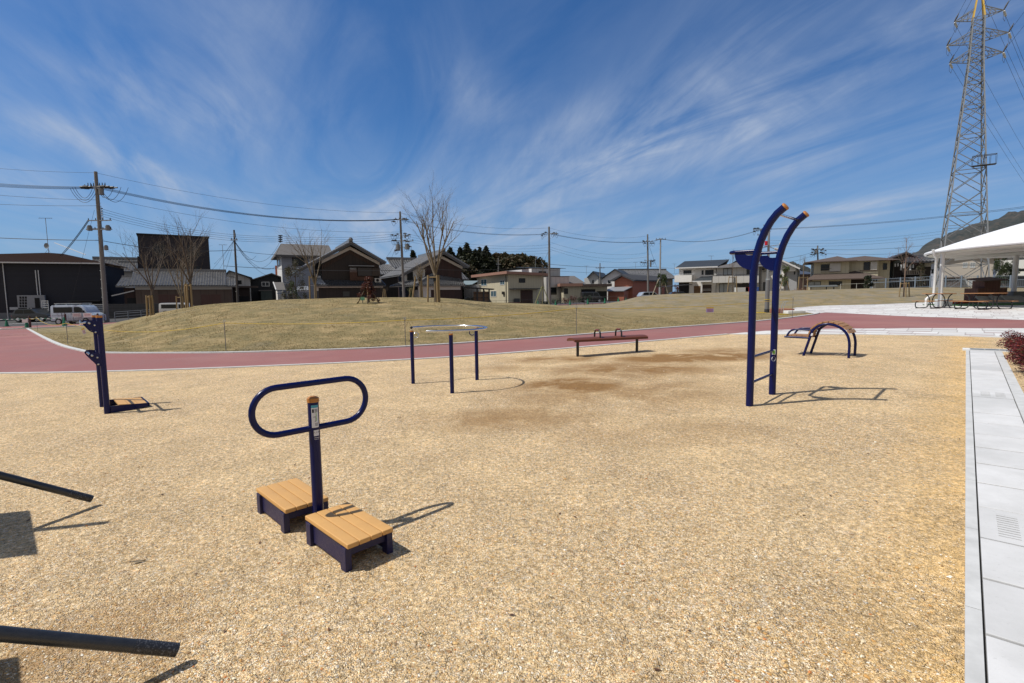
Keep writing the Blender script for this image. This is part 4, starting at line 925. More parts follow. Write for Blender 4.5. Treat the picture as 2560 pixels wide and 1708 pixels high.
def back_tile_house():
    fr = frame(225, 84, 30); t = house(fr, 'tile_roof_house', 'house with silvery tiled roof showing between utility pole and bare tree')
    x1, z0 = fr.f(341, 679); _, zr = fr.f(332, 649, 4)
    part('wall', PLAST, t, (1, x1-.6, .8, 9, -.5, z0)); mb = MB(); mb.tiles((0, 0, z0), (x1, 0, z0), (x1, 4.3, zr), (0, 4.3, zr), .42); mb.slab((0, 8.6, z0), (x1, 8.6, z0), (x1, 4.3, zr), (0, 4.3, zr), .15); mb.box(0, x1+.2, 4.1, 4.6, zr, zr+.4); mb.box(x1-2.8, x1+.6, 3.0, 3.4, zr-.7, zr-.35)
    mb.build('roof', TILEG, t, ang=25)
back_tile_house()

def storehouse():
    fr = frame(322, 62, 28); t = house(fr, 'storehouse', 'long storehouse with wavy grey tiled roof behind the staked trees', 'storehouse')
    x1, ze = fr.f(592, 714); _, zr = fr.f(560, 679, 4.2); xl, _ = fr.f(288, 716); xa, _ = fr.f(335, 720); xb, _ = fr.f(579, 720); xc, _ = fr.f(565, 700)
    part('wall', wallmat('pinkish_board', (.115, .078, .060), .9, .4, var=.25), t, (xa, xb, .75, 8, -.5, ze-.1))
    part('plaster_band', PLAST, t, (xa, xb, .70, .76, fr.f(400, 724)[1], ze-.05))
    mb = MB(); mb.tiles((0, 0, ze), (xc, 0, ze), (xc, 4.2, zr), (0, 4.2, zr), .29); mb.slab((0, 8.4, ze), (xc, 8.4, ze), (xc, 4.2, zr), (0, 4.2, zr), .15); mb.box(0, xc, 4.0, 4.4, zr-.02, zr+.28); mb.build('roof', TILEG, t, ang=25)
    zl = fr.f(300, 693, 2.4)[1]
    for (a, b_) in ((xl, 0), (xc, x1)):
        mb = MB(); mb.tiles((a, .2, ze-.05), (b_, .2, ze-.05), (b_, 2.5, zl), (a+.3 if a < 0 else a, 2.5, zl), .29); mb.box(a+.3, b_, 2.4, 2.7, zl-.05, zl+.2); mb.build('side_roof', TILEG, t, ang=25)
    part('side_wall', RDWOOD, t, (xl+.6, xa, 1.2, 7, -.5, ze-.25)); part('side_opening', DARK, t, (fr.f(312, 740)[0], fr.f(337, 740)[0], 1.17, 1.3, -.2, fr.f(320, 745)[1]))
    a, b_ = fr.f(279, 740, -.8), fr.f(335, 727, -.8); mb = MB(); mb.bar((a[0], -.8, a[1]), (b_[0], -.8, b_[1]), .12); mb.build('rake_board', PLAST, t, smooth=False)
    for (x0, x1_) in ((398, 422), (424, 448), (504, 526), (529, 551)):
        win(t, fr, (x0, 737, x1_, 762), mull=0, fm=mat('door_trim', (.12, .065, .05), .6), gm=mat('door_red', (.10, .045, .035), .6, var=.2), name='shutter_door', x0=.76)
storehouse()
def block_wall():
    mb = MB(); p0, p1 = place(262, 56.5), place(400, 57.5); d = (p1-p0); L = hypot(d.x, d.y); t = thing('block_wall', p0, 'dark concrete block wall below the storehouse', 'wall', yaw=atan2(d.y, d.x))
    top = atY(300, 762, 56.8).z-p0.z; part('wall', wallmat('block_grey', (.055, .053, .052), .4, .6, vert=False, var=.3), t, (0, L, 0, .18, -.5, top)); part('coping', mat('coping', (.07, .068, .065), .8), t, (-.03, L+.03, -.03, .21, top, top+.08))
block_wall()
def rail_fence(px0, px1, Y0, Y1, n, h, label, m, rails=(.35, .75), r=.035):
    p0, p1 = place(px0, Y0), place(px1, Y1); t = thing('rail_fence', p0, label, 'fence')
    for i in range(n):
        c = p0.lerp(p1, i/(n-1))-p0; c.z = ground(c.x+p0.x, c.y+p0.y)-p0.z; MB().cyl(c-Z*.1, c+Z*h, r, n=6).build('post', m, t)
    for f in rails:
        mb = MB()
        for i in range(n-1):
            a, b_ = p0.lerp(p1, i/(n-1))-p0, p0.lerp(p1, (i+1)/(n-1))-p0; a.z = ground(a.x+p0.x, a.y+p0.y)-p0.z; b_.z = ground(b_.x+p0.x, b_.y+p0.y)-p0.z; mb.cyl(a+Z*h*f, b_+Z*h*f, r*.7, n=5)
        mb.build('rail', m, t)
rail_fence(288, 385, 53.5, 56, 4, 1.0, 'low grey pipe rail fence at the left foot of the grass mound', GALVD, (.5, .78, .98))

def charcoal_block():
    fr = frame(354, 76, 34); t = house(fr, 'charcoal_house', 'tall flat roofed charcoal box house above the storehouse')
    x1, zt = fr.f(521, 595); m = mat('charcoal_wall', (.028, .023, .028), .8, var=.12, vs=1.5); zl = fr.f(354, 587.4)[1]
    part('wall', m, t, (0, x1, 0, 9, -.5, (zt+zl)/2)); part('parapet', DARK, t, (-.12, x1+.12, -.12, 9.1, (zt+zl)/2, (zt+zl)/2+.22))
    a, b_ = fr.f(345, 672), fr.f(362, 641); part('side_balcony', m, t, (a[0], 0, .3, 4, a[1], b_[1]))
    win(t, fr, (387, 611, 411, 637), mull=1); win(t, fr, (470, 614, 494, 640), mull=1); 
    for r in ((385, 664, 414, 672), (462, 666, 500, 676)): win(t, fr, r, mull=2)
charcoal_block()

def small_gable(px0, Y, deg, pts, label, wall, roofm, depth=8, name='house', ov=.35, wins=(), extra=None):
    """pts: left eave, ridge, right eave in photo px on the front plane"""
    fr = frame(px0, Y, deg); t = house(fr, name, label); (x0, z0), (xr, zr), (x1, z1) = [fr.f(*p) for p in pts]
    gable_wall(x0+ov, xr, x1-ov, z0-.1, zr-.12, z1-.1, 0, depth).build('wall', wall, t, smooth=False)
    mb = MB(); mb.slab((x0, -.5, z0), (xr, -.5, zr), (xr, depth+.4, zr), (x0, depth+.4, z0), .16); mb.slab((xr, -.5, zr), (x1, -.5, z1), (x1, depth+.4, z1), (xr, depth+.4, zr), .16); mb.build('roof', roofm, t, smooth=False)
    for w_ in wins: win(t, fr, *w_[:1], **(w_[1] if len(w_) > 1 else {}))
    if extra: extra(fr, t)
    return fr, t
def ex1(fr, t):
    a, b_ = fr.f(600, 720), fr.f(646, 716); part('porch_roof', SHINGB, t, (fr.f(570, 720)[0], b_[0], -1.6, 0, a[1], a[1]+.25)); part('porch_wall', mat('dark_brick', (.035, .022, .018), .8, var=.3), t, (fr.f(572, 720)[0], fr.f(624, 720)[0], -1.2, 0, -.5, a[1]))
    p, q_ = fr.f(597, 741, -1.2), fr.f(622, 736, -1.2); part('garage_door', DARK, t, (p[0], q_[0], -1.24, -1.19, -.4, p[1]))
small_gable(560, 74, 26, ((556, 694), (573, 676), (630, 694)), 'beige gabled house just right of the storehouse behind a dark pole', GREYW, SHINGD, wins=(((596, 702, 603, 710),),), extra=ex1)
def ex2(fr, t):
    p, q_ = fr.f(647, 728, -.6), fr.f(680, 726, -.6); part('lean_to_roof', SHING, t, (fr.f(647, 728)[0], q_[0], -1.8, 0, p[1], p[1]+.15)); part('lean_to_wall', mat('dim_teal', (.03, .045, .045), .7, var=.3), t, (fr.f(652, 730)[0], fr.f(680, 730)[0], -1.6, 0, -.5, p[1]))
small_gable(621, 80, 26, ((619, 702), (679, 683), (708, 694)), 'black gabled house with one white framed window left of the tall white house', mat('black_wall', (.015, .017, .02), .8, var=.15), SHING, wins=(((655.5, 706, 672, 715), dict(fm=WFR, mull=1)),), extra=ex2)
def orange_block():
    fr = frame(691, 118, 0); t = house(fr, 'orange_building', 'small orange building far behind the tall white house', 'building'); x1, z1 = fr.f(703, 664); z0 = fr.f(700, 682)[1]
    part('wall', mat('orange_wall', (.42, .12, .06), .8, var=.1), t, (0, x1+2, 0, 6, -.5, z1)); win(t, fr, (694.5, 664, 697, 676), mull=0)
orange_block()

def white_tall():
    fr = frame(708, 80, 29); t = house(fr, 'tall_white_house', 'tall white house with grey shingle roof left of the timber house')
    zt = fr.f(708, 633)[1]; W_ = fr.f(800, 660)[0]+1.5; D = 9
    part('wall', wallmat('shaded_white_siding', (.30, .315, .36), .35, .25, vert=False, var=.05), t, (0, W_, 0, D, -.5, zt))  # white front given a darker bluish tone, its shade put into the colour
    part('side_wall', mat('lit_white_wall', (.62, .62, .62), .7, var=.05), t, (-.04, 0, .01, D-.01, -.5, zt-.02))  # same white painted lighter for the sunlit side
    zr = fr.f(712, 609, 3.2)[1]; ze = fr.f(705, 637, -.7)[1]; x1 = W_+.6
    mb = MB(); mb.slab((-.9, -.8, ze), (x1, -.8, ze), (x1, 3.6, zr), (.3, 3.6, zr), .15); mb.slab((-.9, D+.8, ze), (x1, D+.8, ze), (x1, 3.6, zr), (.3, 3.6, zr), .15); mb.add([(-.9, -.8, ze), (.3, 3.6, zr), (-.9, D+.8, ze), (-.9, -.8, ze-.25), (-.9, D+.8, ze-.25)], [(0, 1, 2), (0, 2, 4, 3)]); mb.box(-.9, x1, -.85, -.75, ze-.3, ze); mb.build('roof', SHING, t, smooth=False)
    win(t, fr, (732, 646, 760, 664), mull=1); 
    for y0, y1 in ((3, 4.2), (3, 4.2)): pass
    for (za, zb) in ((645, 660), (688, 702)):
        z0, z1 = fr.f(708, zb)[1], fr.f(708, za)[1]; mb = MB(); mb.box(-.09, -.03, 3.2, 5.2, z0, z1); o = mb.build('window', DKFR, t, smooth=False); mb = MB(); mb.box(-.10, -.085, 3.3, 5.1, z0+.1, z1-.1); mb.build('pane', GLASS, o, smooth=False)
    # low annex with its own roof
    a = fr.f(676, 705, -1.5); b_ = fr.f(713, 725, -2.5); mb = MB(); mb.slab((a[0]+.6, -3.2, b_[1]), (b_[0], -3.2, b_[1]), (b_[0], .0, a[1]), (a[0]+.4, .0, a[1]), .12); mb.build('annex_roof', SHING, t, smooth=False)
    part('annex_wall', WHITEW, t, (a[0]+.8, b_[0]-.4, -2.9, 0, -.5, b_[1]-.1)); mb = MB(); mb.bar((a[0]+.6, -3.25, b_[1]), (a[0]+.5, .0, a[1]), .14); mb.build('annex_rake', WFR, t, smooth=False)
    p, q_ = fr.f(693, 735, -4), fr.f(727, 730, -4); part('blue_canopy', mat('blue_canopy', (.25, .33, .45), .4), t, (p[0], q_[0], -4.4, -3.3, p[1]+.02, p[1]+.12))
white_tall()

def timber_house(px, Y, deg, gab, roofD, wall, label, ridge_back, eave_l, eave_r, wl, wr, ext):
    fr = frame(px, Y, deg); t = house(fr, 'timber_house', label)
    xr, zr = fr.f(*gab); x0, z0 = fr.f(*eave_l); x1, z1 = fr.f(*eave_r); xa, _ = fr.f(*wl); xb, _ = fr.f(*wr)
    D = roofD; ov = 1.0
    sl_ = (zr-z1)/(x1-xr); zl = zr-sl_*(xr-x0)*.97
    gable_wall(xa, xr, xb, zr-sl_*(xr-xa)-.35, zr-.5, zr-sl_*(xb-xr)-.35, 0, D).build('wall', wall, t, smooth=False)
    mb = MB(); mb.tiles((x0, D, zl), (x0, -ov, zl), (xr, -ov, zr), (xr, D, zr), .30); mb.tiles((x1, -ov, z1), (x1, D, z1), (xr, D, zr), (xr, -ov, zr), .30)
    mb.box(xr-.22, xr+.22, -ov, D+.3, zr, zr+.32); mb.sphere((xr, -ov+.1, zr+.25), .3, 8); mb.build('roof', TILEG, t, ang=25)
    mb = MB()
    for (xe, zev) in ((x0+.15, zl), (x1-.15, z1)): mb.prism([(xe, -ov+.02, zev-.10), (xr, -ov+.02, zr-.15), (xr, -ov+.02, zr-.42), (xe+(xr-xe)*.02, -ov+.02, zev-.3)], (0, .06, 0))
    mb.build('bargeboard', TILED, t, smooth=False)
    mb = MB()
    for (xe, zev, sg) in ((xa-.05, zr-sl_*(xr-xa), 1), (xb+.05, zr-sl_*(xb-xr), -1)): mb.prism([(xe, -.12, zev-.38), (xr, -.12, zr-.55), (xr, -.12, zr-.95), (xe, -.12, zev-.78)], (0, .1, 0))
    mb.build('plaster_gable_band', PLAST, t, smooth=False)
    ext(fr, t, xr, zr, xa, xb); return fr, t
def ex8(fr, t, xr, zr, xa, xb):
    a, b_ = fr.f(792, 714, -1.3), fr.f(951, 704); z0 = a[1]
    mb = MB(); mb.tiles((xa-1.2, -1.5, z0), (xb+.5, -1.5, z0), (xb+.3, 0, z0+.7), (xa-1.0, 0, z0+.7), .3, .3); mb.build('pent_roof', TILED, t, ang=25)
    part('eave_band', PLAST, t, (xa-.8, xb+.2, -1.02, -.02, z0-.28, z0-.12)); part('ground_floor', DKWOOD, t, (xa-.6, xb, -.9, -.02, -.5, z0-.28))
    # bay with shutters and balcony grille
    p, q_ = fr.f(874, 704), fr.f(949, 668); part('bay_box', mat('bay_grey', (.045, .04, .036), .7, var=.3), t, (fr.f(894, 700)[0], fr.f(928, 700)[0], -.5, 0, fr.f(900, 690)[1], fr.f(900, 670)[1])); part('shutter_box', wallmat('brown_board', (.05, .036, .026), .25, .4, var=.3), t, (fr.f(929, 700)[0], fr.f(949, 700)[0], -.45, 0, fr.f(900, 690)[1], fr.f(900, 671)[1]))
    part('hood', GALVD, t, (p[0]-.1, fr.f(933, 665)[0], -.7, 0, q_[1]+.05, q_[1]+.13)); win(t, fr, (875, 670, 891, 681), mull=0, gm=CURT)
    lat = mat('lattice_wood', (.10, .045, .025), .7); mb = MB(); x0, x1 = fr.f(874, 690)[0], fr.f(930, 690)[0]; z0_, z1_ = fr.f(900, 702)[1], fr.f(900, 692)[1]; n = 22
    for i in range(n): x = x0+(x1-x0)*i/(n-1); mb.box(x-.04, x+.04, -.55, -.5, z0_, z1_+(.9 if i < 7 else 0))
    mb.build('lattice', lat, t, smooth=False)
    for i in range(26):
        pass
    mb = MB(); n = 40
    for i in range(n):
        x = xa+(xb-xa)*(i+.5)/n; ztop = zr-.62-abs(x-xr)*(zr-fr.f(962, 657.5)[1])/(fr.f(962, 657.5)[0]-xr)-.38; mb.box(x-.05, x+.05, -.06, 0, ztop-.45, ztop)
    mb.build('gable_battens', mat('batten_wood', (.055, .028, .018), .7), t, smooth=False)
    win(t, fr, (858, 729, 873, 741), mull=0, gm=mat('dim_screen', (.05, .055, .05), .6), x0=-.92)
    # outdoor unit on a bracket
    p, q_ = fr.f(937, 706, -.8), fr.f(952, 696, -.8); ac = part('air_conditioner', mat('ac_white', (.45, .45, .42), .5), t, (p[0], q_[0], -1.0, -.65, p[1], q_[1])); mb = MB(); c = ((p[0]*.6+q_[0]*.4), -1.0, (p[1]+q_[1])/2); mb.cyl(c, (c[0], -1.03, c[2]), (q_[1]-p[1])*.38, n=14); mb.build('fan_grille', DARK, ac)
    part('unit_bracket', GALVD, t, (p[0]+.1, p[0]+.16, -1, -.2, p[1]-.35, p[1]), (q_[0]-.16, q_[0]-.1, -1, -.2, p[1]-.35, p[1]))
timber_house(874, 66, 27, (874, 606), 11, DKWOOD, 'large black timber house with wide tiled gable behind the red leaved sapling', None, (741, 663), (962, 657.5), (806, 700), (949, 700), ex8)
def gate_roof():
    fr = frame(742, 62, 26); t = house(fr, 'gate_house', 'small gate with bright tiled roof left of the large timber house', 'gate'); x1, z0 = fr.f(816, 712); zt = fr.f(790, 696, 1.6)[1]
    mb = MB(); mb.tiles((1.6, -.2, z0), (x1, -.2, z0), (x1-.5, 1.5, zt), (2.4, 1.5, zt), .30); mb.tiles((1.6, 3.2, z0), (1.6, -.2, z0), (2.4, 1.5, zt), (2.4, 1.6, zt), .3); mb.box(2.4, x1-.5, 1.4, 1.8, zt, zt+.3); mb.sphere((2.4, 1.4, zt+.3), .28, 8); mb.tiles((-.3, .3, z0-.7), (1.5, .3, z0-.7), (1.5, 1.2, z0-.2), (.2, 1.2, z0-.2), .3); mb.build('roof', mat('pale_tile', (.30, .32, .36), .25, var=.2), t, ang=25)
    part('wall', PLAST, t, (2.2, x1-.4, .4, .7, z0-.75, z0-.1)); part('lower_wall', mat('lower_grey', (.07, .07, .075), .8, var=.2), t, (2.2, x1-.4, .38, .72, -.5, z0-.75))
gate_roof()
def mid_tile():
    fr = frame(950, 84, 24); t = house(fr, 'tile_roof_house', 'house with plain silvery tiled roof between the two timber gabled houses')
    x1, z0 = fr.f(1006, 686.5); zt = fr.f(980, 661, 3.5)[1]
    mb = MB(); mb.tiles((0, 0, z0), (x1, 0, z0), (x1-1.3, 3.5, zt), (-.3, 3.5, zt), .4); mb.build('roof', TILEG, t, ang=25); part('wall', DKWOOD, t, (.3, x1-.3, .6, 8, -.5, z0))
    a, b_ = fr.f(979, 672, 5), fr.f(1046, 650, 8); mb = MB(); mb.tiles((a[0], 4.2, a[1]+.1), (b_[0], 4.2, a[1]+.1), (b_[0], 8, b_[1]), (a[0]-.2, 8, b_[1]), .4); mb.box(a[0]-.3, b_[0]+.2, 7.8, 8.3, b_[1], b_[1]+.4); mb.build('upper_roof', TILEG, t, ang=25); part('upper_wall', DKWOOD, t, (a[0]+.2, b_[0]-.2, 4.6, 9, -.5, a[1]))
mid_tile()
def ex10(fr, t, xr, zr, xa, xb):
    L, C_, R_, T_ = fr.f(989, 716, -2.5), fr.f(1040, 711, -3), fr.f(1164, 713, -3), fr.f(1082, 687, 0)
    mb = MB(); ze = R_[1]; mb.tiles((C_[0], -3, ze), (R_[0], -3, ze), (xb-.3, 0, T_[1]-.55), (T_[0], 0, T_[1]), .3); mb.build('porch_roof', TILEG, t, ang=25)
    mb = MB(); mb.tiles((C_[0]-2.9, -.5, ze-.1), (C_[0], -3, ze), (T_[0], 0, T_[1]), (T_[0]-2.6, 1.5, T_[1]-.4), .3); mb.bar((C_[0], -3, ze+.12), (T_[0], 0, T_[1]+.12), .3); mb.build('porch_roof', TILEG, t, ang=25)
    part('porch_band', PLAST, t, (C_[0]+.4, R_[0]-.6, -2.6, -2.5, ze-.62, ze-.15)); part('porch_wall', RDWOOD, t, (C_[0]+2.2, R_[0]-.6, -2.5, -.02, -.5, ze-.6)); part('porch_side', PLAST, t, (C_[0]+.5, C_[0]+2.2, -2.5, -.02, ze-1.6, ze-.6)); part('porch_side_base', DARK, t, (C_[0]+.5, C_[0]+2.2, -2.52, -.0, -.5, ze-1.6))
    p, q_ = fr.f(1013, 705), fr.f(1043, 674); part('white_bay', PLAST, t, (p[0]-.3, q_[0]+1, -.25, .02, p[1]-.6, q_[1])); win(t, fr, (1019, 681, 1031, 700), mull=0, gm=DARK, x0=-.25); ac = part('air_conditioner', WFR, t, (fr.f(1034, 697)[0], fr.f(1040, 697)[0], -.7, -.3, fr.f(1034, 699)[1], fr.f(1034, 690)[1]))
timber_house(1104, 72, 28, (1104, 630), 10, RDWOOD, 'timber house with white gable band and hipped porch behind the tallest bare tree', None, (993, 672), (1167, 667.5), (1044, 700), (1155, 700), ex10)

def carport():
    fr = frame(1158, 74, 6); t = house(fr, 'carport', 'dark flat carport with brown lattice screens left of the cream house', 'carport'); x1, zt = fr.f(1235, 722); z0 = fr.f(1160, 717)[1]
    mb = MB(); mb.slab((0, -.5, z0), (x1, -.5, zt), (x1, 4, zt), (0, 4, z0), .14); mb.build('roof', IRON, t, smooth=False)
    for px in (1193, 1209, 1223): x = fr.f(px, 740)[0]; part('post', IRON, t, (x-.1, x+.1, -.1, .1, -.5, z0-.3))
    a, b_ = fr.f(1184, 756, .1), fr.f(1224, 729, .1); part('screen', mat('bamboo_screen', (.19, .115, .07), .7, var=.2), t, (a[0], b_[0], .15, .19, -.3, b_[1]))
    mb = MB(); 
    for i in range(4): z = .2+i*(b_[1]-.2)/3.5; mb.box(a[0], b_[0], .05, .09, z, z+.05)
    mb.build('screen_rail', IRON, t, smooth=False)
    o = thing('tile_shed', atY(1170, 745, 84), 'sliver of grey tiled and metal roofs between the timber house and cream house', 'shed'); p = [Vector(v)-o.location for v in (atY(1152, 700, 83), atY(1190, 701, 83), atY(1194, 702, 88), atY(1164, 683, 88))]
    mb = MB(); mb.tiles(atY(1153, 699, 83)-o.location, atY(1173, 699, 83)-o.location, atY(1156, 683, 87)-o.location, atY(1150, 683, 87)-o.location, .4); mb.build('tiled_roof', TILEG, o, ang=25)
    mb = MB(); mb.slab(*[Vector(v)-o.location for v in (atY(1156, 713, 78), atY(1180, 711, 78), atY(1196, 702, 82), atY(1160, 702, 82))], .1); mb.build('metal_roof', mat('green_grey_metal', (.2, .25, .25), .5), o, smooth=False)
    mb = MB(); mb.M = Matrix.Translation(-o.location); p_ = atY(1160, 712, 79.5); q_ = atY(1197, 712, 79.5); mb.box(p_.x, q_.x, 79.5, 86, 0, p_.z); mb.build('wall', GREYW, o, smooth=False)
carport()

def cream_house():
    P1, P2, P3 = atY(1194, 740, 88), atY(1270.6, 740, 80), atY(1359.4, 740, 84); d = P3-P2; yaw = atan2(d.y, d.x); O = Vector((P2.x, P2.y, base(P2.x, P2.y))); fr = Fr(O, yaw); t = house(fr, 'cream_house', 'cream boarded house with pinkish brown roof edge and rust brown door')
    W_ = hypot(d.x, d.y); D = hypot((P1-P2).x, (P1-P2).y); zc = fr.f(1270.6, 684)[1]; zl = fr.sd(1194, 692)[1]; zr = fr.f(1359, 687.5)[1]
    MB().add([(0, 0, -.5), (W_, 0, -.5), (W_, D, -.5), (0, D, -.5), (0, 0, zc), (W_, 0, zr), (W_, D, zr+(zl-zc)), (0, D, zl)], [(0, 3, 2, 1), (4, 5, 6, 7), (0, 1, 5, 4), (1, 2, 6, 5), (2, 3, 7, 6), (3, 0, 4, 7)]).build('wall', BEIGE, t, smooth=False)
    e = .75; mb = MB(); mb.slab((-e, -e, zc+.35), (W_+e, -e, zr+.25), (W_+e, D+e, zr+zl-zc+.25), (-e, D+e, zl+.3), .42); mb.build('roof', mat('pink_brown_fascia', (.30, .16, .115), .6, var=.1), t, smooth=False)
    for r in ((1203.5, 699, 1216.5, 714), (1251, 701.5, 1261, 711.5), (1228, 728, 1240.5, 741)): win(t, fr, r, side=-1, mull=1, fm=WFR, gm=mat('blue_glass', (.06, .11, .14), .12))
    win(t, fr, (1298, 697, 1312, 706), mull=1)
    a, b_ = fr.f(1273, 723), fr.f(1345, 721); part('canopy', IRON, t, (a[0], b_[0], -1.0, 0, a[1]-.02, a[1]+.1))
    p, q_ = fr.f(1301.5, 760), fr.f(1331, 725.5); mbx = part('door', mat('rust_door', (.055, .026, .018), .7, var=.55, vs=2.5), t, (p[0], q_[0], -.08, 0, -.3, q_[1]))
    p, q_ = fr.f(1283, 748), fr.f(1297, 738); part('trellis', IRON, t, (p[0], q_[0], -.3, -.25, p[1]-.7, p[1]+.1)); part('lamp', WFR, t, (fr.f(1281, 723)[0], fr.f(1285, 723)[0], -.6, -.4, fr.f(1281, 724.5)[1], fr.f(1281, 723)[1]))
    y0, z0 = fr.sd(1267, 736); part('meter', DKFR, t, (-.25, 0, 1.0, 1.5, z0, z0+.45)); mb = MB(); mb.cyl((-.08, .5, 0), (-.08, .5, zc-.2), .05, n=6); mb.build('downpipe', DKFR, t)
    # flat roofed grey white house behind
    P1, P2, P3 = atY(1272, 740, 98), atY(1330, 740, 90), atY(1400.6, 740, 93); d = P3-P2; fr = Fr((P2.x, P2.y, base(P2.x, P2.y)), atan2(d.y, d.x)); t = house(fr, 'flat_roof_house', 'flat roofed pale grey house with solar panels behind the cream house')
    W_ = hypot(d.x, d.y); zt = fr.f(1330, 671)[1]; z2 = fr.f(1400, 693)[1]; D = 10
    part('upper_wall', GREYW, t, (0, W_, 0, D, -.5, zt)); part('lit_side', mat('lit_white_wall', (.62, .62, .62), .7), t, (-.04, 0, .02, D-.02, z2, zt-.05)); part('lower_wall', GREYW, t, (W_*.35, W_+1., -1.4, 4, -.5, z2)); part('cornice', DKFR, t, (W_*.35-.05, W_+1.05, -1.45, 4.0, z2, z2+.1), (-.08, W_+.08, -.08, D, zt, zt+.1))  # thin paler panel paints the sunlight on the left side
    win(t, fr, (1347.5, 679.5, 1364, 685), mull=1); win(t, fr, (1377.5, 719.5, 1390.5, 736), mull=0, x0=-1.4)
    for i in range(5): x = -1.2+i*1.9; mb = MB(); mb.slab((x, 1, zt+.15), (x+1.7, 1, zt+.15), (x+1.7, 3.5, zt+.4), (x, 3.5, zt+.4), .06); mb.build('solar_panel', SHINGD, t, smooth=False)
cream_house()
def low_cream():
    fr = frame(1409, 88, 3); t = house(fr, 'garage_house', 'low cream house with pinkish roof edge and a black garage opening', 'house'); x1, z1 = fr.f(1452, 716); x2 = fr.f(1518, 720)[0]; ze = fr.f(1430, 716)[1]
    part('wall', BEIGE, t, (0, x2, 0, 8, -.5, ze)); part('roof', mat('pink_brown_fascia', (.3, .16, .115), .6), t, (-.7, fr.f(1455, 712)[0], -.7, 9, ze, ze+.5)); part('front_roof', BRNM, t, (fr.f(1455, 712)[0]+.01, x2+.6, -.9, 9, ze-.1, ze+.35))
    a, b_ = fr.f(1453, 760), fr.f(1488, 723); part('garage_opening', DARK, t, (a[0], b_[0], -.05, 0, -.4, b_[1])); win(t, fr, (1411, 722, 1419, 734), mull=0)
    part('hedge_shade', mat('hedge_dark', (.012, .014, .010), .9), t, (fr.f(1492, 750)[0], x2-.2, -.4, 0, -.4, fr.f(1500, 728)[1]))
    fr = frame(1402, 96, 3); t = house(fr, 'shingle_house', 'grey shingle roofed house behind the low cream garage'); x1, z0 = fr.f(1464, 709); z1 = fr.f(1430, 690, 4)[1]; xa = fr.f(1430, 690, 4)[0]
    MB().add([(0, -.5, z0), (x1, -.5, z0), (x1, 9, z0), (0, 9, z0), (-1, 4, z1), (xa+.5, 4, z1)], [(0, 1, 5, 4), (1, 2, 5), (2, 3, 4, 5), (3, 2, 1, 0), (3, 0, 4)]).build('roof', SHING, t, smooth=False); part('wall', BEIGE, t, (.4, x1-.4, 0, 8.5, -.5, z0-.02))
low_cream()
def solar_house():
    fr = frame(1464, 112, -22); t = house(fr, 'solar_house', 'pale grey gabled house with dark solar roof beyond the garage house'); xr, zr = fr.f(1484, 678); x1, z1 = fr.f(1499, 692); x0 = 2*xr-x1; D = 11
    gable_wall(.15, xr, x1-.3, z1-.1, zr-.15, z1-.1, 0, D).build('wall', GREYW, t, smooth=False); mb = MB(); mb.slab((x0, -.6, z1), (xr, -.6, zr), (xr, D, zr), (x0, D, z1), .2); mb.slab((xr, -.6, zr), (x1, -.6, z1), (x1, D, z1), (xr, D, zr), .2); mb.build('roof', SHINGD, t, smooth=False)
    part('side_wall', GREYW, t, (-.6, .15, 1.2, D, -.5, z1-.2)); win(t, fr, (1481, 701, 1484, 708), mull=0)
solar_house()
small_gable(1503, 108, -24, ((1502, 697), (1538, 672.5), (1578, 697)), 'white gabled house behind the red brick house', WHITEW, SHINGD, wins=(((1520, 701, 1527, 709), dict(fm=WFR, mull=0)),), name='white_gable_house')
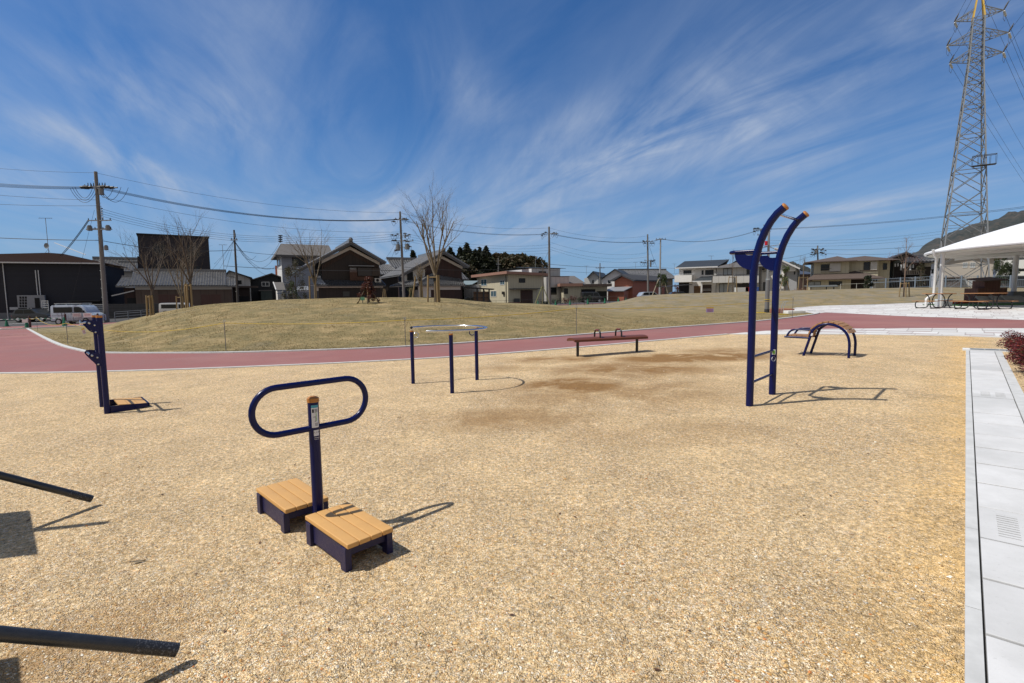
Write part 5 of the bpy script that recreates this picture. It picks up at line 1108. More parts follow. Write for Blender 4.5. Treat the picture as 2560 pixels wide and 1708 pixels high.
def brick_house():
    BR = wallmat('red_brick', (.36, .125, .075), .22, .25, vert=False, var=.12)
    P2, P3 = atY(1581.5, 740, 92), atY(1536, 740, 93.5); P4 = atY(1672, 740, 103)
    d = (P2-P3); fr = Fr((P3.x, P3.y, base(P3.x, P3.y)), atan2(d.y, d.x)); t = house(fr, 'brick_house', 'red brick house with grey gabled roof and a lean to shed roof in front')
    W_ = hypot(d.x, d.y); xr, zr = fr.f(1556, 686.5, -.6); ze = fr.f(1584, 700.5, -.6)[1]; 
    side = Vector((P4.x-P2.x, P4.y-P2.y)); D = 13; sh = side.normalized()*D; loc = fr.I.to_3x3() @ Vector((sh.x, sh.y, 0))
    mb = MB(); mb.prism([(0, 0, -.5), (W_, 0, -.5), (W_, 0, ze-.1), (xr, 0, zr-.2), (0, 0, ze-.1)], loc); mb.build('wall', BR, t, smooth=False)
    o_ = -loc.normalized()*.6; P = lambda x, z, far: Vector((x, 0, z))+(loc if far else o_)
    mb = MB(); mb.tiles(P(W_+.6, ze, 0), P(W_+.6, ze, 1), P(xr, zr, 1), P(xr, zr, 0), .4); mb.tiles(P(-.6, ze, 1), P(-.6, ze, 0), P(xr, zr, 0), P(xr, zr, 1), .4); mb.build('roof', TILED, t, ang=25)
    mb = MB()
    for xe in (-.6, W_+.6): mb.bar(P(xe, ze-.12, 0)-Vector((0, .05, 0)), P(xr, zr-.1, 0)-Vector((0, .05, 0)), .12, .28)
    mb.build('verge', TILED, t, smooth=False)
    a, b_ = fr.f(1510, 727.5, -4), fr.f(1560, 727.5, -4); c, e_ = fr.f(1531, 716.5), fr.f(1581, 716.5)
    mb = MB(); mb.slab((a[0], -4, a[1]), (b_[0], -4, a[1]), (e_[0], 0, e_[1]), (c[0], 0, e_[1]), .12); mb.build('lean_to_roof', mat('pale_metal_roof', (.24, .25, .27), .4, var=.1), t, smooth=False)
    part('lean_to_wall', BR, t, (a[0]+.6, b_[0]-.1, -3.6, -.02, -.5, a[1]-.02)); 
    # grey roofed house behind
    fr = frame(1566, 112, 12); t = house(fr, 'long_grey_house', 'long grey tiled house behind the red brick house'); x1 = fr.f(1690, 700)[0]; ze = fr.f(1650, 697)[1]; zr = fr.f(1630, 675, 4)[1]
    mb = MB(); mb.tiles((0, -.6, ze), (x1, -.6, ze), (x1, 4.5, zr), (0, 4.5, zr), .45, .5); mb.slab((0, 9.6, ze), (x1, 9.6, ze), (x1, 4.5, zr), (0, 4.5, zr), .15); mb.box(0, x1, 4.3, 4.7, zr, zr+.3); mb.build('roof', TILEG, t, ang=25)
    MB().prism([(x1-.8, 0, -.5), (x1-.8, 9, -.5), (x1-.8, 9, ze-.1), (x1-.8, 4.5, zr-.15), (x1-.8, 0, ze-.1)], (-10, 0, 0)).build('wall', mat('tan_wall', (.22, .18, .13), .8, var=.1), t, smooth=False)
brick_house()

def balcony_white():
    fr = frame(1700, 78, -28); t = house(fr, 'white_balcony_house', 'white two storey house with dark slate roof and solid white balcony')
    xl = fr.f(1697, 700)[0]; x1, _ = fr.f(1790, 690); ze = fr.f(1745, 668.5)[1]; D = 8; zr = fr.f(1760, 651, 3)[1]
    part('wall', WHITEW, t, (xl, x1, 0, D, -.5, ze)); xa, _ = fr.f(1711, 651, 3); xb, _ = fr.f(1816, 649, 3); e0, _ = fr.f(1690, 672); e1 = x1+.3
    mb = MB(); mb.add([(e0, -.8, ze), (e1, -.8, ze), (e1+1.2, 3.2, zr), (xa, 3.2, zr), (e0, D+.8, ze), (e1, D+.8, ze)], [(0, 1, 2, 3), (0, 3, 4), (4, 3, 2, 5), (1, 5, 2), (0, 4, 5, 1)]); mb.build('roof', SHINGD, t, smooth=False); part('eave_board', WFR, t, (e0, e1, -.88, -.8, ze-.14, ze+.03))
    for r in ((1710, 677, 1727.5, 687), (1754.5, 676.5, 1758.5, 687), (1764, 676, 1783, 686.5)): win(t, fr, r, mull=0 if r[2]-r[0] < 8 else 1)
    a, b_ = fr.f(1686, 706, -1.4), fr.f(1729.5, 687.5, -1.4); bc = part('balcony', WHITEW, t, (a[0], b_[0], -1.4, -1.25, a[1], b_[1]), (b_[0]-.15, b_[0], -1.25, 0, a[1], b_[1]), (a[0], a[0]+.15, -1.25, 0, a[1], b_[1]), (a[0], b_[0], -1.25, 0, a[1], a[1]+.12)); part('balcony_rail', WFR, bc, (a[0]+.3, b_[0]+.4, -1.3, -1.26, b_[1]+.12, b_[1]+.17))
    p, q_ = fr.f(1731, 703, -1.5), fr.f(1782, 691); mb = MB(); mb.slab((p[0], -1.5, p[1]), (q_[0], -1.5, p[1]), (q_[0], 0, q_[1]), (p[0]+1, 0, q_[1]), .1); mb.build('porch_roof', SHINGD, t, smooth=False); part('porch_fascia', WFR, t, (p[0], q_[0], -1.58, -1.5, p[1]-.15, p[1]+.02))
    part('porch_post', WFR, t, (fr.f(1752, 720, -1.4)[0], fr.f(1754, 720, -1.4)[0], -1.45, -1.3, -.4, p[1]-.1)); d1, d2 = fr.f(1734.5, 733), fr.f(1751, 715); part('door', mat('oak_door', (.16, .085, .035), .5, var=.2), t, (d1[0], d2[0], -.05, 0, -.3, d2[1])); d1, d2 = fr.f(1755.5, 734), fr.f(1779, 712); part('garage_screen', mat('brown_screen', (.05, .03, .022), .6, var=.3), t, (d1[0], d2[0], -.05, 0, -.3, d2[1]))
    d1, d2 = fr.f(1700, 734), fr.f(1723, 707); part('car_bay', DARK, t, (xl, d2[0], -.05, 0, -.3, d2[1]))
    for z_ in (722.5, 725.5): p, q_ = fr.f(1757, z_+1.1, -.3), fr.f(1778, z_, -.3); part('bench_rail', WFR, t, (p[0], q_[0], -.4, -.3, p[1], q_[1]))
    # open carport on the left
    fr2 = frame(1664, 74, 4); t2 = house(fr2, 'carport', 'thin dark carport roof left of the white balcony house', 'carport'); x1 = fr2.f(1716, 714)[0]; z0, z1 = fr2.f(1664, 715.5)[1], fr2.f(1716, 711.5)[1]
    mb = MB(); mb.slab((0, -2, z0), (x1, -2, z1), (x1, 2.5, z1), (0, 2.5, z0), .12); mb.build('roof', IRON, t2, smooth=False)
    for x in (.8, x1-.4): part('post', IRON, t2, (x-.06, x+.06, 2.2, 2.32, -.5, z0-.1))
balcony_white()
def balcony_grey():
    fr = frame(1790.5, 75, -28); t = house(fr, 'grey_balcony_house', 'grey beige two storey house with long panelled balcony behind the hanging bar'); x1 = fr.f(1897, 700)[0]; D = 9; ze = fr.f(1840, 669)[1]; zr = fr.f(1840, 650, 4.5)[1]; e = .8
    part('wall', GREYW, t, (0, x1, 0, D, -.5, ze)); mb = MB(); mb.add([(-e, -e, ze), (x1+e, -e, ze), (x1+e, D+e, ze), (-e, D+e, ze), (4.0, 4.5, zr), (x1-3.2, 4.5, zr)], [(0, 1, 5, 4), (1, 2, 5), (2, 3, 4, 5), (3, 0, 4), (0, 3, 2, 1)]); mb.build('roof', SHING, t, smooth=False)
    for a_, b__ in ((1781.7, 1834), (1835.5, 1874), (1876, 1897)):
        a, b_ = fr.f(a_, 707.5, -1.3), fr.f(b__, 689.5, -1.3); y = -1.3 if a_ != 1835.5 else -1.0
        bc = part('balcony', GREYW, t, (a[0], b_[0], y, y+.15, a[1], b_[1]), (a[0], a[0]+.12, y+.15, 0, a[1], b_[1]), (b_[0]-.12, b_[0], y+.15, 0, a[1], b_[1]), (a[0], b_[0], y+.15, 0, a[1], a[1]+.1)); part('balcony_rail', DKFR, bc, (a[0], b_[0], y+.05, y+.09, b_[1]+.15, b_[1]+.2))
    win(t, fr, (1809, 672, 1829, 688), mull=1, gm=CURT); win(t, fr, (1867, 671, 1874, 686), mull=0); win(t, fr, (1799, 710, 1820, 731), mull=1, gm=CURT); win(t, fr, (1857, 709, 1868, 721), mull=0)
    ac = part('air_conditioner', mat('ac_white', (.45, .45, .42), .5), t, (fr.f(1785, 686, -.6)[0], fr.f(1791, 686, -.6)[0], -.7, -.35, fr.f(1785, 689, -.6)[1], fr.f(1785, 684.5, -.6)[1]))
    p, q_ = fr.f(1839, 731), fr.f(1888, 709); part('terrace_recess', mat('recess_shade', (.05, .047, .045), .8, var=.2), t, (p[0], q_[0], -.04, 0, -.3, q_[1]))
    for i, (px, c) in enumerate(((1853, (.6, .6, .58)), (1866, (.5, .03, .03)), (1890, (.05, .12, .4)))):
        q0 = place(px, 71.5); o = MB().box(-.25 if i else -.9, .25 if i else .9, -.2, .2, 0, 1.7).build('storage_box' if i != 1 else 'red_drum', mat(['pale_shelf', 'red_plastic', 'blue_plastic'][i], c, .5)); o.location = q0; tag(o, ['pale shelf unit under the grey balcony', 'small red container under the grey balcony', 'blue container right of the red container under the balcony'][i], 'container')
balcony_grey()
def white_right():
    fr = frame(1904, 80, -32); t = house(fr, 'white_side_house', 'white two storey house with dark roof right of the hanging bar'); x1 = fr.f(1960, 700)[0]; xs = fr.f(1992, 700)[0]; ze = fr.f(1975, 672)[1]; zr = fr.f(1948, 648, 1)[1]; D = 9
    part('wall', WHITEW, t, (0, x1, 0, D, -.5, ze-.1)); part('wing_wall', mat('cool_grey_wall', (.33, .34, .36), .8, var=.05), t, (x1, xs, .5, D, -.5, ze-.1)); xm = fr.f(1945, 660)[0]
    mb = MB(); mb.slab((xm, -.7, zr), (xs+.4, -.7, ze), (xs+.4, D, ze), (xm, D, zr), .18); mb.slab((-1, -.7, ze-.2), (xm, -.7, zr), (xm, D, zr), (-1, D, ze-.2), .18); mb.build('roof', SHINGD, t, smooth=False); gable_wall(0, xm, x1+1.5, ze-.3, zr-.2, zr-(zr-ze)*.72, .0, 1, ze-.4).build('gable', WHITEW, t, smooth=False)
    mb = MB(); mb.bar((xm+.2, -.75, zr-.12), (xs+.4, -.75, ze-.1), .08, .22); mb.build('bargeboard', WFR, t, smooth=False)
    win(t, fr, (1941, 676, 1952, 685.5), mull=0, fm=WFR, gm=mat('bright_blue_glass', (.10, .20, .30), .1)); a, b_ = fr.f(1934, 703, -1), fr.f(1955, 690, -1); part('balcony', GREYW, t, (a[0], b_[0], -1, -.88, a[1], b_[1]), (b_[0]-.1, b_[0], -.88, 0, a[1], b_[1])); p, q_ = fr.f(1907, 730), fr.f(1918, 705); part('door', mat('grey_door', (.12, .12, .12), .6), t, (p[0], q_[0], -.05, 0, -.3, q_[1])); win(t, fr, (1984, 678, 1989, 687), mull=0, fm=WFR, x0=.5)
white_right()

def cream_hip():
    fr = frame(2033, 77, -28); t = house(fr, 'cream_hip_roof_house', 'cream two storey house with brown hipped roofs and a dark entrance recess'); x1 = fr.f(2122, 680)[0]; x2 = fr.f(2195, 680, 1.2)[0]; x3 = fr.f(2224, 680, 2.5)[0]; ze = fr.f(2080, 654.5)[1]; D = 9
    part('wall', BEIGE, t, (0, x1, 0, D, -.5, ze)); part('centre_wall', BEIGE, t, (x1, x2, 1.2, D, -.5, ze)); part('wing_wall', BEIGE, t, (x2, x3, 2.5, D, -.5, ze))
    zr = fr.f(2093, 641, 4)[1]; xa = fr.f(2093, 641, 4)[0]; e = .9
    mb = MB(); mb.add([(-e-.4, -e, ze), (x1+.9, -e, ze), (x1+.9, 8, ze), (-e-.4, 8, ze), (xa, 3.6, zr)], [(0, 1, 4), (1, 2, 4), (2, 3, 4), (3, 0, 4), (0, 3, 2, 1)]); xb = fr.f(2162, 640, 5)[0]; zr2 = fr.f(2162, 640, 5)[1]
    mb.add([(x1-2, .4, ze), (x3+1, .6, ze), (x3+1, 10, ze), (xa-1, 10, ze), (xb, 5, zr2), (xa+1.5, 5, zr2-.2)], [(0, 1, 4, 5), (1, 2, 4), (2, 3, 5, 4), (3, 0, 5), (0, 3, 2, 1)]); mb.build('roof', SHINGB, t, smooth=False)
    zl = fr.f(2080, 698, -2)[1]; zt = fr.f(2090, 684)[1]; xl = fr.f(2014, 698, -2)[0]; xr_ = fr.f(2212, 693, -2)[0]; xm = fr.f(2128, 694, -2)[0]
    mb = MB(); mb.add([(xl, -2.2, zl), (xm+1, -2.2, zl), (xm+.2, 0, zt), (fr.f(2060, 684)[0]-1.2, 0, zt), (xl, 4, zl)], [(0, 1, 2, 3), (0, 3, 4)]); mb.add([(fr.f(2104, 695, -2.4)[0], -2.5, zl+.02), (xr_, -2.5, zl+.02), (xr_-.3, 3, zl+.02), (fr.f(2140, 680)[0], 1.1, zt+.35), (fr.f(2108, 695)[0], 1.1, zt)], [(0, 1, 3), (1, 2, 3), (0, 3, 4)]); mb.build('lower_roof', SHINGB, t, smooth=False)
    part('gutter', BRNM, t, (xl, xr_, -2.62, -2.5, zl-.12, zl), (-e-.4, x1+.9, -e-.1, -e, ze-.1, ze+.03)); xw, _ = fr.f(2018, 710, -1.4); xw2, _ = fr.f(2127, 710, -1.4); part('lower_wall', BEIGE, t, (xw, xw2, -1.4, 0, -.5, zl-.05)); part('entrance_recess', mat('entrance_brown', (.016, .009, .008), .8), t, (xw2, fr.f(2160, 710, -1)[0], -1.0, 0, -.5, zl-.05)); part('right_wall', PLAST, t, (fr.f(2160, 710, -1)[0], xr_-.8, -.8, 1, -.5, zl-.05))
    win(t, fr, (2053, 662, 2072, 676), mull=1); part('shutter_box', PLAST, t, (fr.f(2074, 670)[0], fr.f(2101, 670)[0], -.16, 0, fr.f(2074, 679)[1], fr.f(2074, 659)[1])); part('window_grille', BRNM, t, (fr.f(2052, 680)[0], fr.f(2102, 680)[0], -.3, -.22, fr.f(2052, 681)[1], fr.f(2052, 680)[1]), (fr.f(2052, 680)[0], fr.f(2078, 680)[0], -.3, -.26, fr.f(2052, 672.5)[1], fr.f(2052, 671.8)[1]))
    win(t, fr, (2160, 656, 2174, 675), mull=0, x0=1.2); part('shutter_box', PLAST, t, (fr.f(2176, 670, 1.2)[0], fr.f(2192, 670, 1.2)[0], 1.05, 1.2, fr.f(2174, 675, 1.2)[1], fr.f(2174, 655, 1.2)[1])); part('window_grille', BRNM, t, (fr.f(2150, 676, 1.0)[0], fr.f(2194, 676, 1.0)[0], .98, 1.05, fr.f(2152, 677.5, 1)[1], fr.f(2152, 676, 1)[1])); win(t, fr, (2208, 659, 2217, 674), mull=0, x0=2.5)
    win(t, fr, (2021, 705, 2051, 713), mull=1, gm=CURT, x0=-1.4); win(t, fr, (2073, 704.5, 2104, 713), mull=1, x0=-1.4); part('small_vent', DKFR, t, (fr.f(2024, 700, -1.4)[0], fr.f(2031, 700, -1.4)[0], -1.5, -1.4, fr.f(2024, 703, -1.4)[1], fr.f(2024, 699, -1.4)[1])); win(t, fr, (2182, 697, 2194, 704), mull=1, fm=WFR, x0=-.8)
    fr2 = frame(2016, 68, 3); t2 = house(fr2, 'awning', 'low grey corrugated awning in front of the cream hip roof house', 'awning'); a, b_ = fr2.f(2017, 718), fr2.f(2103, 712); mb = MB(); mb.slab((a[0], -.9, a[1]), (b_[0]-1, -.9, a[1]+.05), (b_[0], .9, b_[1]), (a[0], .9, b_[1]-.05), .06); mb.build('roof', mat('corrugated_grey', (.11, .115, .105), .6, var=.15), t2, smooth=False)
    for x in (.3, b_[0]*.5, b_[0]-1.4): part('post', IRON, t2, (x-.05, x+.05, -.6, -.5, -.4, a[1]))
    rail_fence(2100, 2180, 66, 66, 3, 1.75, 'white rail with a yellow post in front of the dark entrance', mat('rail_white', (.5, .5, .46), .5), (.98,), .025)
cream_hip()
def old_wood_house():
    fr = frame(2228, 76, -28); t = house(fr, 'old_wooden_house', 'weathered dark wooden house with tiled gable and laundry hung on its balcony'); (x0, z0), (xr, zr), (x1, z1) = fr.f(2224, 647), fr.f(2263.5, 631.5), fr.f(2300, 647); xb = fr.f(2309, 690)[0]; xq = fr.f(2330, 690)[0]
    gable_wall(x0+.5, xr, x1-.5, z0-.1, zr-.2, z1-.1, 0, 9).build('gable_wall', mat('grey_green_wall', (.10, .11, .10), .8, var=.2), t, smooth=False)
    mb = MB(); mb.tiles((x0, 9, z0), (x0, -.7, z0), (xr, -.7, zr), (xr, 9, zr), .35); mb.tiles((x1, -.7, z1), (x1, 9, z1), (xr, 9, zr), (xr, -.7, zr), .35); zq = fr.f(2340, 654, 1)[1]; zm = fr.f(2300, 655, -1.2)[1]; mb.tiles((x0+1.5, -1.4, zm), (xb+1, -1.4, zm), (xb-.5, 0, zm+1.1), (x0+2, 0, zm+1.1), .4); mb.slab((xb+1, -1.4, zm), (xq+.8, 4, zm), (xb+1, 8, z1+.6), (xb-1, 1, z1+.6), .12); mb.build('roof', TILED, t, ang=25)
    part('wall', DKWOOD, t, (x0+.6, xb, -.02, 9, -.5, zm)); part('side_wall', DKWOOD, t, (xb, xq, .8, 9, -.5, zm)); part('balcony_floor', IRON, t, (x0+1.5, xb, -1.2, 0, fr.f(2260, 688, -1.2)[1], fr.f(2260, 686.5, -1.2)[1])); cl = mat('laundry', (.45, .46, .48), .8, var=.3)
    rnd = random.Random(4)
    for px in (2236, 2243, 2250, 2258, 2266, 2273, 2281): 
        z = 658+rnd.uniform(0, 4); h = rnd.uniform(7, 16); p, q_ = fr.f(px, z+h, -1.), fr.f(px+rnd.uniform(3, 6), z, -1.); part('laundry', cl, t, (p[0], q_[0], -1.03, -1., p[1], q_[1]))
    for r in ((2244, 662, 2253, 668), (2262, 661, 2276, 668)): win(t, fr, r, mull=0, gm=DARK)
    mb = MB(); mb.box(x0+1.5, xb, -1.22, -1.16, fr.f(2260, 677, -1.2)[1], fr.f(2260, 676, -1.2)[1])
    for i in range(12): x = x0+1.6+(xb-x0-1.8)*i/11; mb.box(x-.03, x+.03, -1.22, -1.16, fr.f(2260, 687, -1.2)[1], fr.f(2260, 676, -1.2)[1])
    mb.build('balcony_rail', mat('worn_wood', (.09, .075, .06), .8), t, smooth=False)
    mb = MB(); p, q_ = fr.f(2226, 700.5, -2.5), fr.f(2316, 693.5, -1); mb.tiles((p[0], -2.5, p[1]), (q_[0], -2.5, p[1]), (q_[0]-.4, 0, q_[1]+.1), (p[0]+.6, 0, q_[1]+.1), .35); mb.build('lower_roof', TILEG, t, ang=25)
    n = 8
    mb = MB()
    for i in range(n): x = xb+.1+(xq-xb-.2)*i/(n-1); mb.box(x-.04, x+.04, .68, .8, fr.f(2320, 667, 1)[1], fr.f(2320, 658, 1)[1])
    mb.build('gable_slats', PLAST, t, smooth=False)
old_wood_house()
def right_houses():
    fr = frame(2352, 86, -36); t = house(fr, 'beige_house', 'large plain beige house behind the foot of the pylon'); x1 = fr.f(2484, 660)[0]; zr = fr.f(2484, 645)[1]; xm = fr.f(2420, 632)[0]; zm = fr.f(2420, 633)[1]
    BG = mat('warm_beige_wall', (.42, .38, .33), .8, var=.05); gable_wall(0, xm, x1, fr.f(2360, 643)[1], zm, zr, 0, 10).build('wall', BG, t, smooth=False); mb = MB(); e0 = fr.f(2352, 645)[1]; mb.slab((-.8, -.6, e0), (xm, -.6, zm+.15), (xm, 10, zm+.15), (-.8, 10, e0), .2); mb.slab((xm, -.6, zm+.15), (x1+.9, -.6, zr), (x1+.9, 10, zr), (xm, 10, zm+.15), .2); mb.build('roof', mat('orange_brown_roof', (.17, .10, .06), .7), t, smooth=False)
    for r in ((2407.5, 657, 2418, 669), (2426, 657, 2437.5, 669), (2405, 700, 2418, 713), (2422, 700, 2438, 713), (2440, 700, 2454, 713)): win(t, fr, r, mull=1, fm=WFR, gm=CURT)
    a, b_ = fr.f(2357, 696, -1.5), fr.f(2402, 694.5); part('porch', mat('porch_taupe', (.10, .085, .08), .8, var=.15), t, (a[0], b_[0], -1.5, 0, -.5, a[1])); part('porch_roof', BRNM, t, (a[0]-.3, b_[0]+.3, -1.8, 0, a[1], a[1]+.15))
    fr = frame(2298, 108, -36); t = house(fr, 'blue_white_house', 'bluish white house showing left of the pavilion column'); x1 = fr.f(2344, 660)[0]; z1 = fr.f(2330, 640)[1]; part('wall', mat('blue_white_wall', (.35, .38, .46), .8), t, (1.5, x1, 0, 9, -.5, z1-1)); part('roof', mat('pale_blue_roof', (.34, .38, .44), .5), t, (0, x1+1, -1, 10, z1-1, z1-.7)); win(t, fr, (2329, 674, 2339, 683), mull=0)
    fr = frame(2488, 98, -36); t = house(fr, 'slate_blue_building', 'long pale roofed slate blue building at the right edge under the pavilion', 'building'); x1 = 22; z1, z2, z3 = fr.f(2500, 650)[1], fr.f(2500, 672)[1], fr.f(2500, 690)[1]
    part('wall', mat('slate_blue_wall', (.10, .12, .18), .7, var=.15), t, (0, x1, 0, 9, -.5, z2)); mb = MB(); mb.slab((0, -1.5, z2), (x1, -1.5, z2-.3), (x1, 3, z1), (1, 3, z1), .15); mb.slab((-.5, -3.5, z3), (x1, -3.5, z3-.3), (x1, -1, z3+.8), (0, -1, z3+.8), .15); mb.build('roof', mat('pale_sheet_roof', (.42, .41, .36), .5, var=.1), t, smooth=False); part('lower_wall', mat('dark_grey_wall', (.04, .045, .055), .8), t, (.4, x1, -3.2, -.02, -.5, z3))
right_houses()
# simple far roofs that close the gaps along the skyline
def far_house(px0, px1, ytop, yeave, Y, wall, roof, label):
    fr = frame(px0, Y, 0); t = house(fr, 'distant_house', label, 'house', 'distant houses'); x1 = fr.f(px1, 700)[0]; ze = fr.f(px0, yeave)[1]; zt = fr.f((px0+px1)/2, ytop, 4)[1]
    part('wall', wall, t, (.5, x1-.5, 0, 8, -.5, ze)); MB().add([(0, -.5, ze), (x1, -.5, ze), (x1, 8.5, ze), (0, 8.5, ze), (x1*.25, 4, zt), (x1*.75, 4, zt)], [(0, 1, 5, 4), (1, 2, 5), (2, 3, 4, 5), (3, 0, 4), (0, 3, 2, 1)]).build('roof', roof, t, smooth=False)
far_house(1500, 1520, 706, 712, 130, GREYW, SHINGD, 'far pale house in the gap right of the solar roof house')
far_house(1790, 1812, 700, 706, 118, GREYW, SHING, 'far house hidden between the two balcony houses')
far_house(1993, 2040, 676, 686, 104, mat('brown_far_wall', (.12, .075, .06), .8), TILED, 'dark roofed house behind the bare tree right of the white side house')
far_house(610, 650, 724, 732, 84, mat('black_wall', (.015, .017, .02), .8), SHINGD, 'low dark house between beige and black gabled houses')
# ------------------------------------------------------------------ trees
BARE = mat('bare_bark', (.105, .08, .06), .85, var=.3, vs=5); BARE2 = mat('pale_bark', (.16, .125, .085), .85, var=.25, vs=5); STAKE = mat('stake_wood', (.26, .185, .095), .8, var=.2, vs=3); WRAP = mat('black_wrap', (.02, .02, .02), .9)
def bare_tree(loc, H, seed, label, group='bare young trees', spread=.5, fork=.28, r0=.1, n1=5, m=None, name='bare_tree', depth=4, stem=False, wrap=None):
    rnd = random.Random(seed); t = thing(name, loc, label, 'tree', group); tr = MB(); cr = MB()
    def branch(mb, p, d, L, r, lev):
        n = 4; pts = [p]; rad = [r]; dd = d.normalized()
        for i in range(n):
            dd = (dd+Vector((rnd.gauss(0, .07), rnd.gauss(0, .07), .05))).normalized(); pts.append(pts[-1]+dd*L/n); rad.append(r*(1-.62*(i+1)/n))
        mb.tube(pts, rad, 6 if lev < 2 else (4 if lev < 3 else 3), caps=False)
        if lev >= depth: return
        k = [n1, 4, 4, 3, 2][lev] if lev < 5 else 0
        for j in range(k):
            u = .35+.62*(j+rnd.random()*.7)/k; i = min(int(u*n), n-1); q_ = pts[i].lerp(pts[i+1], u*n-i); a = rnd.uniform(0, 2*pi); ax = dd.orthogonal().normalized(); ax.rotate(Matrix.Rotation(a, 3, dd)); ang = rnd.uniform(.35, .75)*(1. if lev else .8)
            nd_ = (dd*cos(ang)+ax*sin(ang)); nd_.z = max(nd_.z, .15); branch(cr, q_, nd_, L*rnd.uniform(.45, .68), r*(1-.62*u)*.62, lev+1)
    hf = H*fork
    base_pts = [(0, 0, -.1), (rnd.uniform(-.02, .02)*H*.2, 0, hf*.5), (rnd.uniform(-.02, .02)*H*.3, 0, hf)]; tr.tube(base_pts, [r0, r0*.9, r0*.8], 9)
    top = Vector(base_pts[-1])
    if stem:
        tr.tube([top, top+Vector((rnd.gauss(0, .03), 0, (H-hf)*.5)), top+Vector((rnd.gauss(0, .05), 0, (H-hf)*.97))], [r0*.8, r0*.5, .012], 7)
        for j in range(n1*4):
            u = rnd.uniform(0, .9); a = rnd.uniform(0, 6.28); d = Vector((cos(a)*spread, sin(a)*spread, 1)); branch(cr, top+Vector((0, 0, (H-hf)*u)), d, (H-hf)*(.5-.38*u), r0*.3*(1-u*.7), 2)
    else:
        for j in range(n1):
            a = 2*pi*j/n1+rnd.uniform(-.4, .4); sp_ = spread*(.15 if j == 0 else 1.); d = Vector((cos(a)*sp_*rnd.uniform(.5, 1.1), sin(a)*sp_*rnd.uniform(.5, 1.1), 1)); branch(cr, top-Vector((0, 0, hf*rnd.uniform(0, .2))), d, (H-hf)*rnd.uniform(.62, .80), r0*.55, 1)
    tr.build('trunk', m or BARE, t, ang=60); cr.build('branches', m or BARE, t, ang=180)
    if wrap: mb = MB(); mb.cyl((0, 0, wrap), (0, 0, wrap+.32), r0*1.1, n=9); mb.build('trunk_wrap', WRAP, t)
    return t
def stakes(loc, label, offs, h, r=.045, rail=True, lean=.1, m=None):
    t = thing('tree_stakes', loc, label, 'tree support', 'wooden supports of the young trees')
    tops = []
    for (dx, dy) in offs:
        mb = MB(); z0 = ground(loc.x+dx, loc.y+dy)-loc.z; tp = Vector((dx*(1-lean), dy*(1-lean), h)); mb.cyl((dx, dy, z0-.1), tp, r, n=8); mb.build('stake', m or STAKE, t); tops.append(tp)
    if rail and len(tops) > 1:
        mb = MB()
        for a, b_ in zip(tops, tops[1:]): mb.cyl(a-Vector((0, 0, .12)), b_-Vector((0, 0, .12)), r*.7, n=6)
        mb.build('rail', m or STAKE, t)
def tree_h(p, px, ytop): return atY(px, ytop, p.y).z-p.z
T = place(1090, 28.5); bare_tree(T, tree_h(T, 1090, 478), 21, 'tallest bare young tree on the mound, tied to thick stakes', spread=.5, fork=.27, r0=.11, n1=6, m=BARE2, wrap=1.15)
stakes(T, 'thick wooden stakes round the tallest bare tree', [(-.45, -.1), (.12, -.12), (.2, -.02)], 1.5, .055, lean=.12)
T = place(384, 34.5); bare_tree(T, tree_h(T, 345, 565), 5, 'leftmost bare tree at the left end of the mound', spread=.55, fork=.30, r0=.09, n1=5, wrap=1.05); stakes(T, 'three wooden stakes of the leftmost bare tree', [(-.32, -.15), (-.05, -.2), (.1, -.15)], 1.35, .06)
T = place(479, 33.5); bare_tree(T, tree_h(T, 465, 535), 8, 'bare tree with dark wrap, second from the left on the mound', spread=.5, fork=.30, r0=.095, n1=5, wrap=1.2); stakes(T, 'three wooden stakes of the second bare tree from the left', [(-.3, -.1), (-.1, -.2), (.14, -.15)], 1.5, .06)
T = place(456, 42); bare_tree(T, tree_h(T, 450, 610), 9, 'bare tree behind and between the two leftmost ones', spread=.5, fork=.22, r0=.10, n1=5, m=BARE2); stakes(T, 'stakes of the bare tree standing behind the two leftmost ones', [(-.45, 0), (.12, 0)], 1.35, .05)
T = place(789, 36); bare_tree(T, tree_h(T, 785, 560), 12, 'bare tree in front of the white house and timber house', spread=.33, fork=.20, r0=.09, n1=5, m=BARE2, wrap=1.55); stakes(T, 'stakes of the bare tree before the tall white house', [(-.4, 0), (.05, 0)], 1.65, .055)
T = place(1052, 37.5); bare_tree(T, tree_h(T, 1040, 655), 14, 'bare tree just left of the tallest one, with a wrapped trunk', spread=.35, fork=.33, r0=.10, n1=4, m=BARE2, wrap=1.25); stakes(T, 'slanting stake of the bare tree left of the tallest one', [(-.62, 0), (.14, 0)], 1.6, .055, lean=.45, rail=False)
T = place(962, 44); bare_tree(T, 1.9, 15, 'very small bare sapling left of the pole behind the mound', spread=.3, fork=.3, r0=.03, n1=3, depth=3); stakes(T, 'tripod stakes of the very small bare sapling', [(-.3, 0), (.3, 0), (0, .3)], 1.5, .03, lean=.8, rail=False)
T = place(1029, 43); bare_tree(T, 1.9, 16, 'small greenish sapling right of the pole behind the mound', spread=.3, fork=.3, r0=.03, n1=3, depth=3, m=mat('olive_twig', (.12, .13, .05), .8)); stakes(T, 'tripod stakes of the greenish sapling', [(-.3, 0), (.3, 0)], 1.4, .03, lean=.8, rail=False)
T = place(1357, 50); bare_tree(T, 5.2, 17, 'thin bare tree in front of the cream house corner', spread=.15, fork=.5, r0=.035, n1=3, depth=3, stem=True); stakes(T, 'tall pale tripod stakes in front of the cream house', [(-1.05, 0), (.9, 0), (0, .5)], 2.3, .04, lean=.95, rail=False, m=mat('pale_green_pole', (.23, .23, .10), .7))
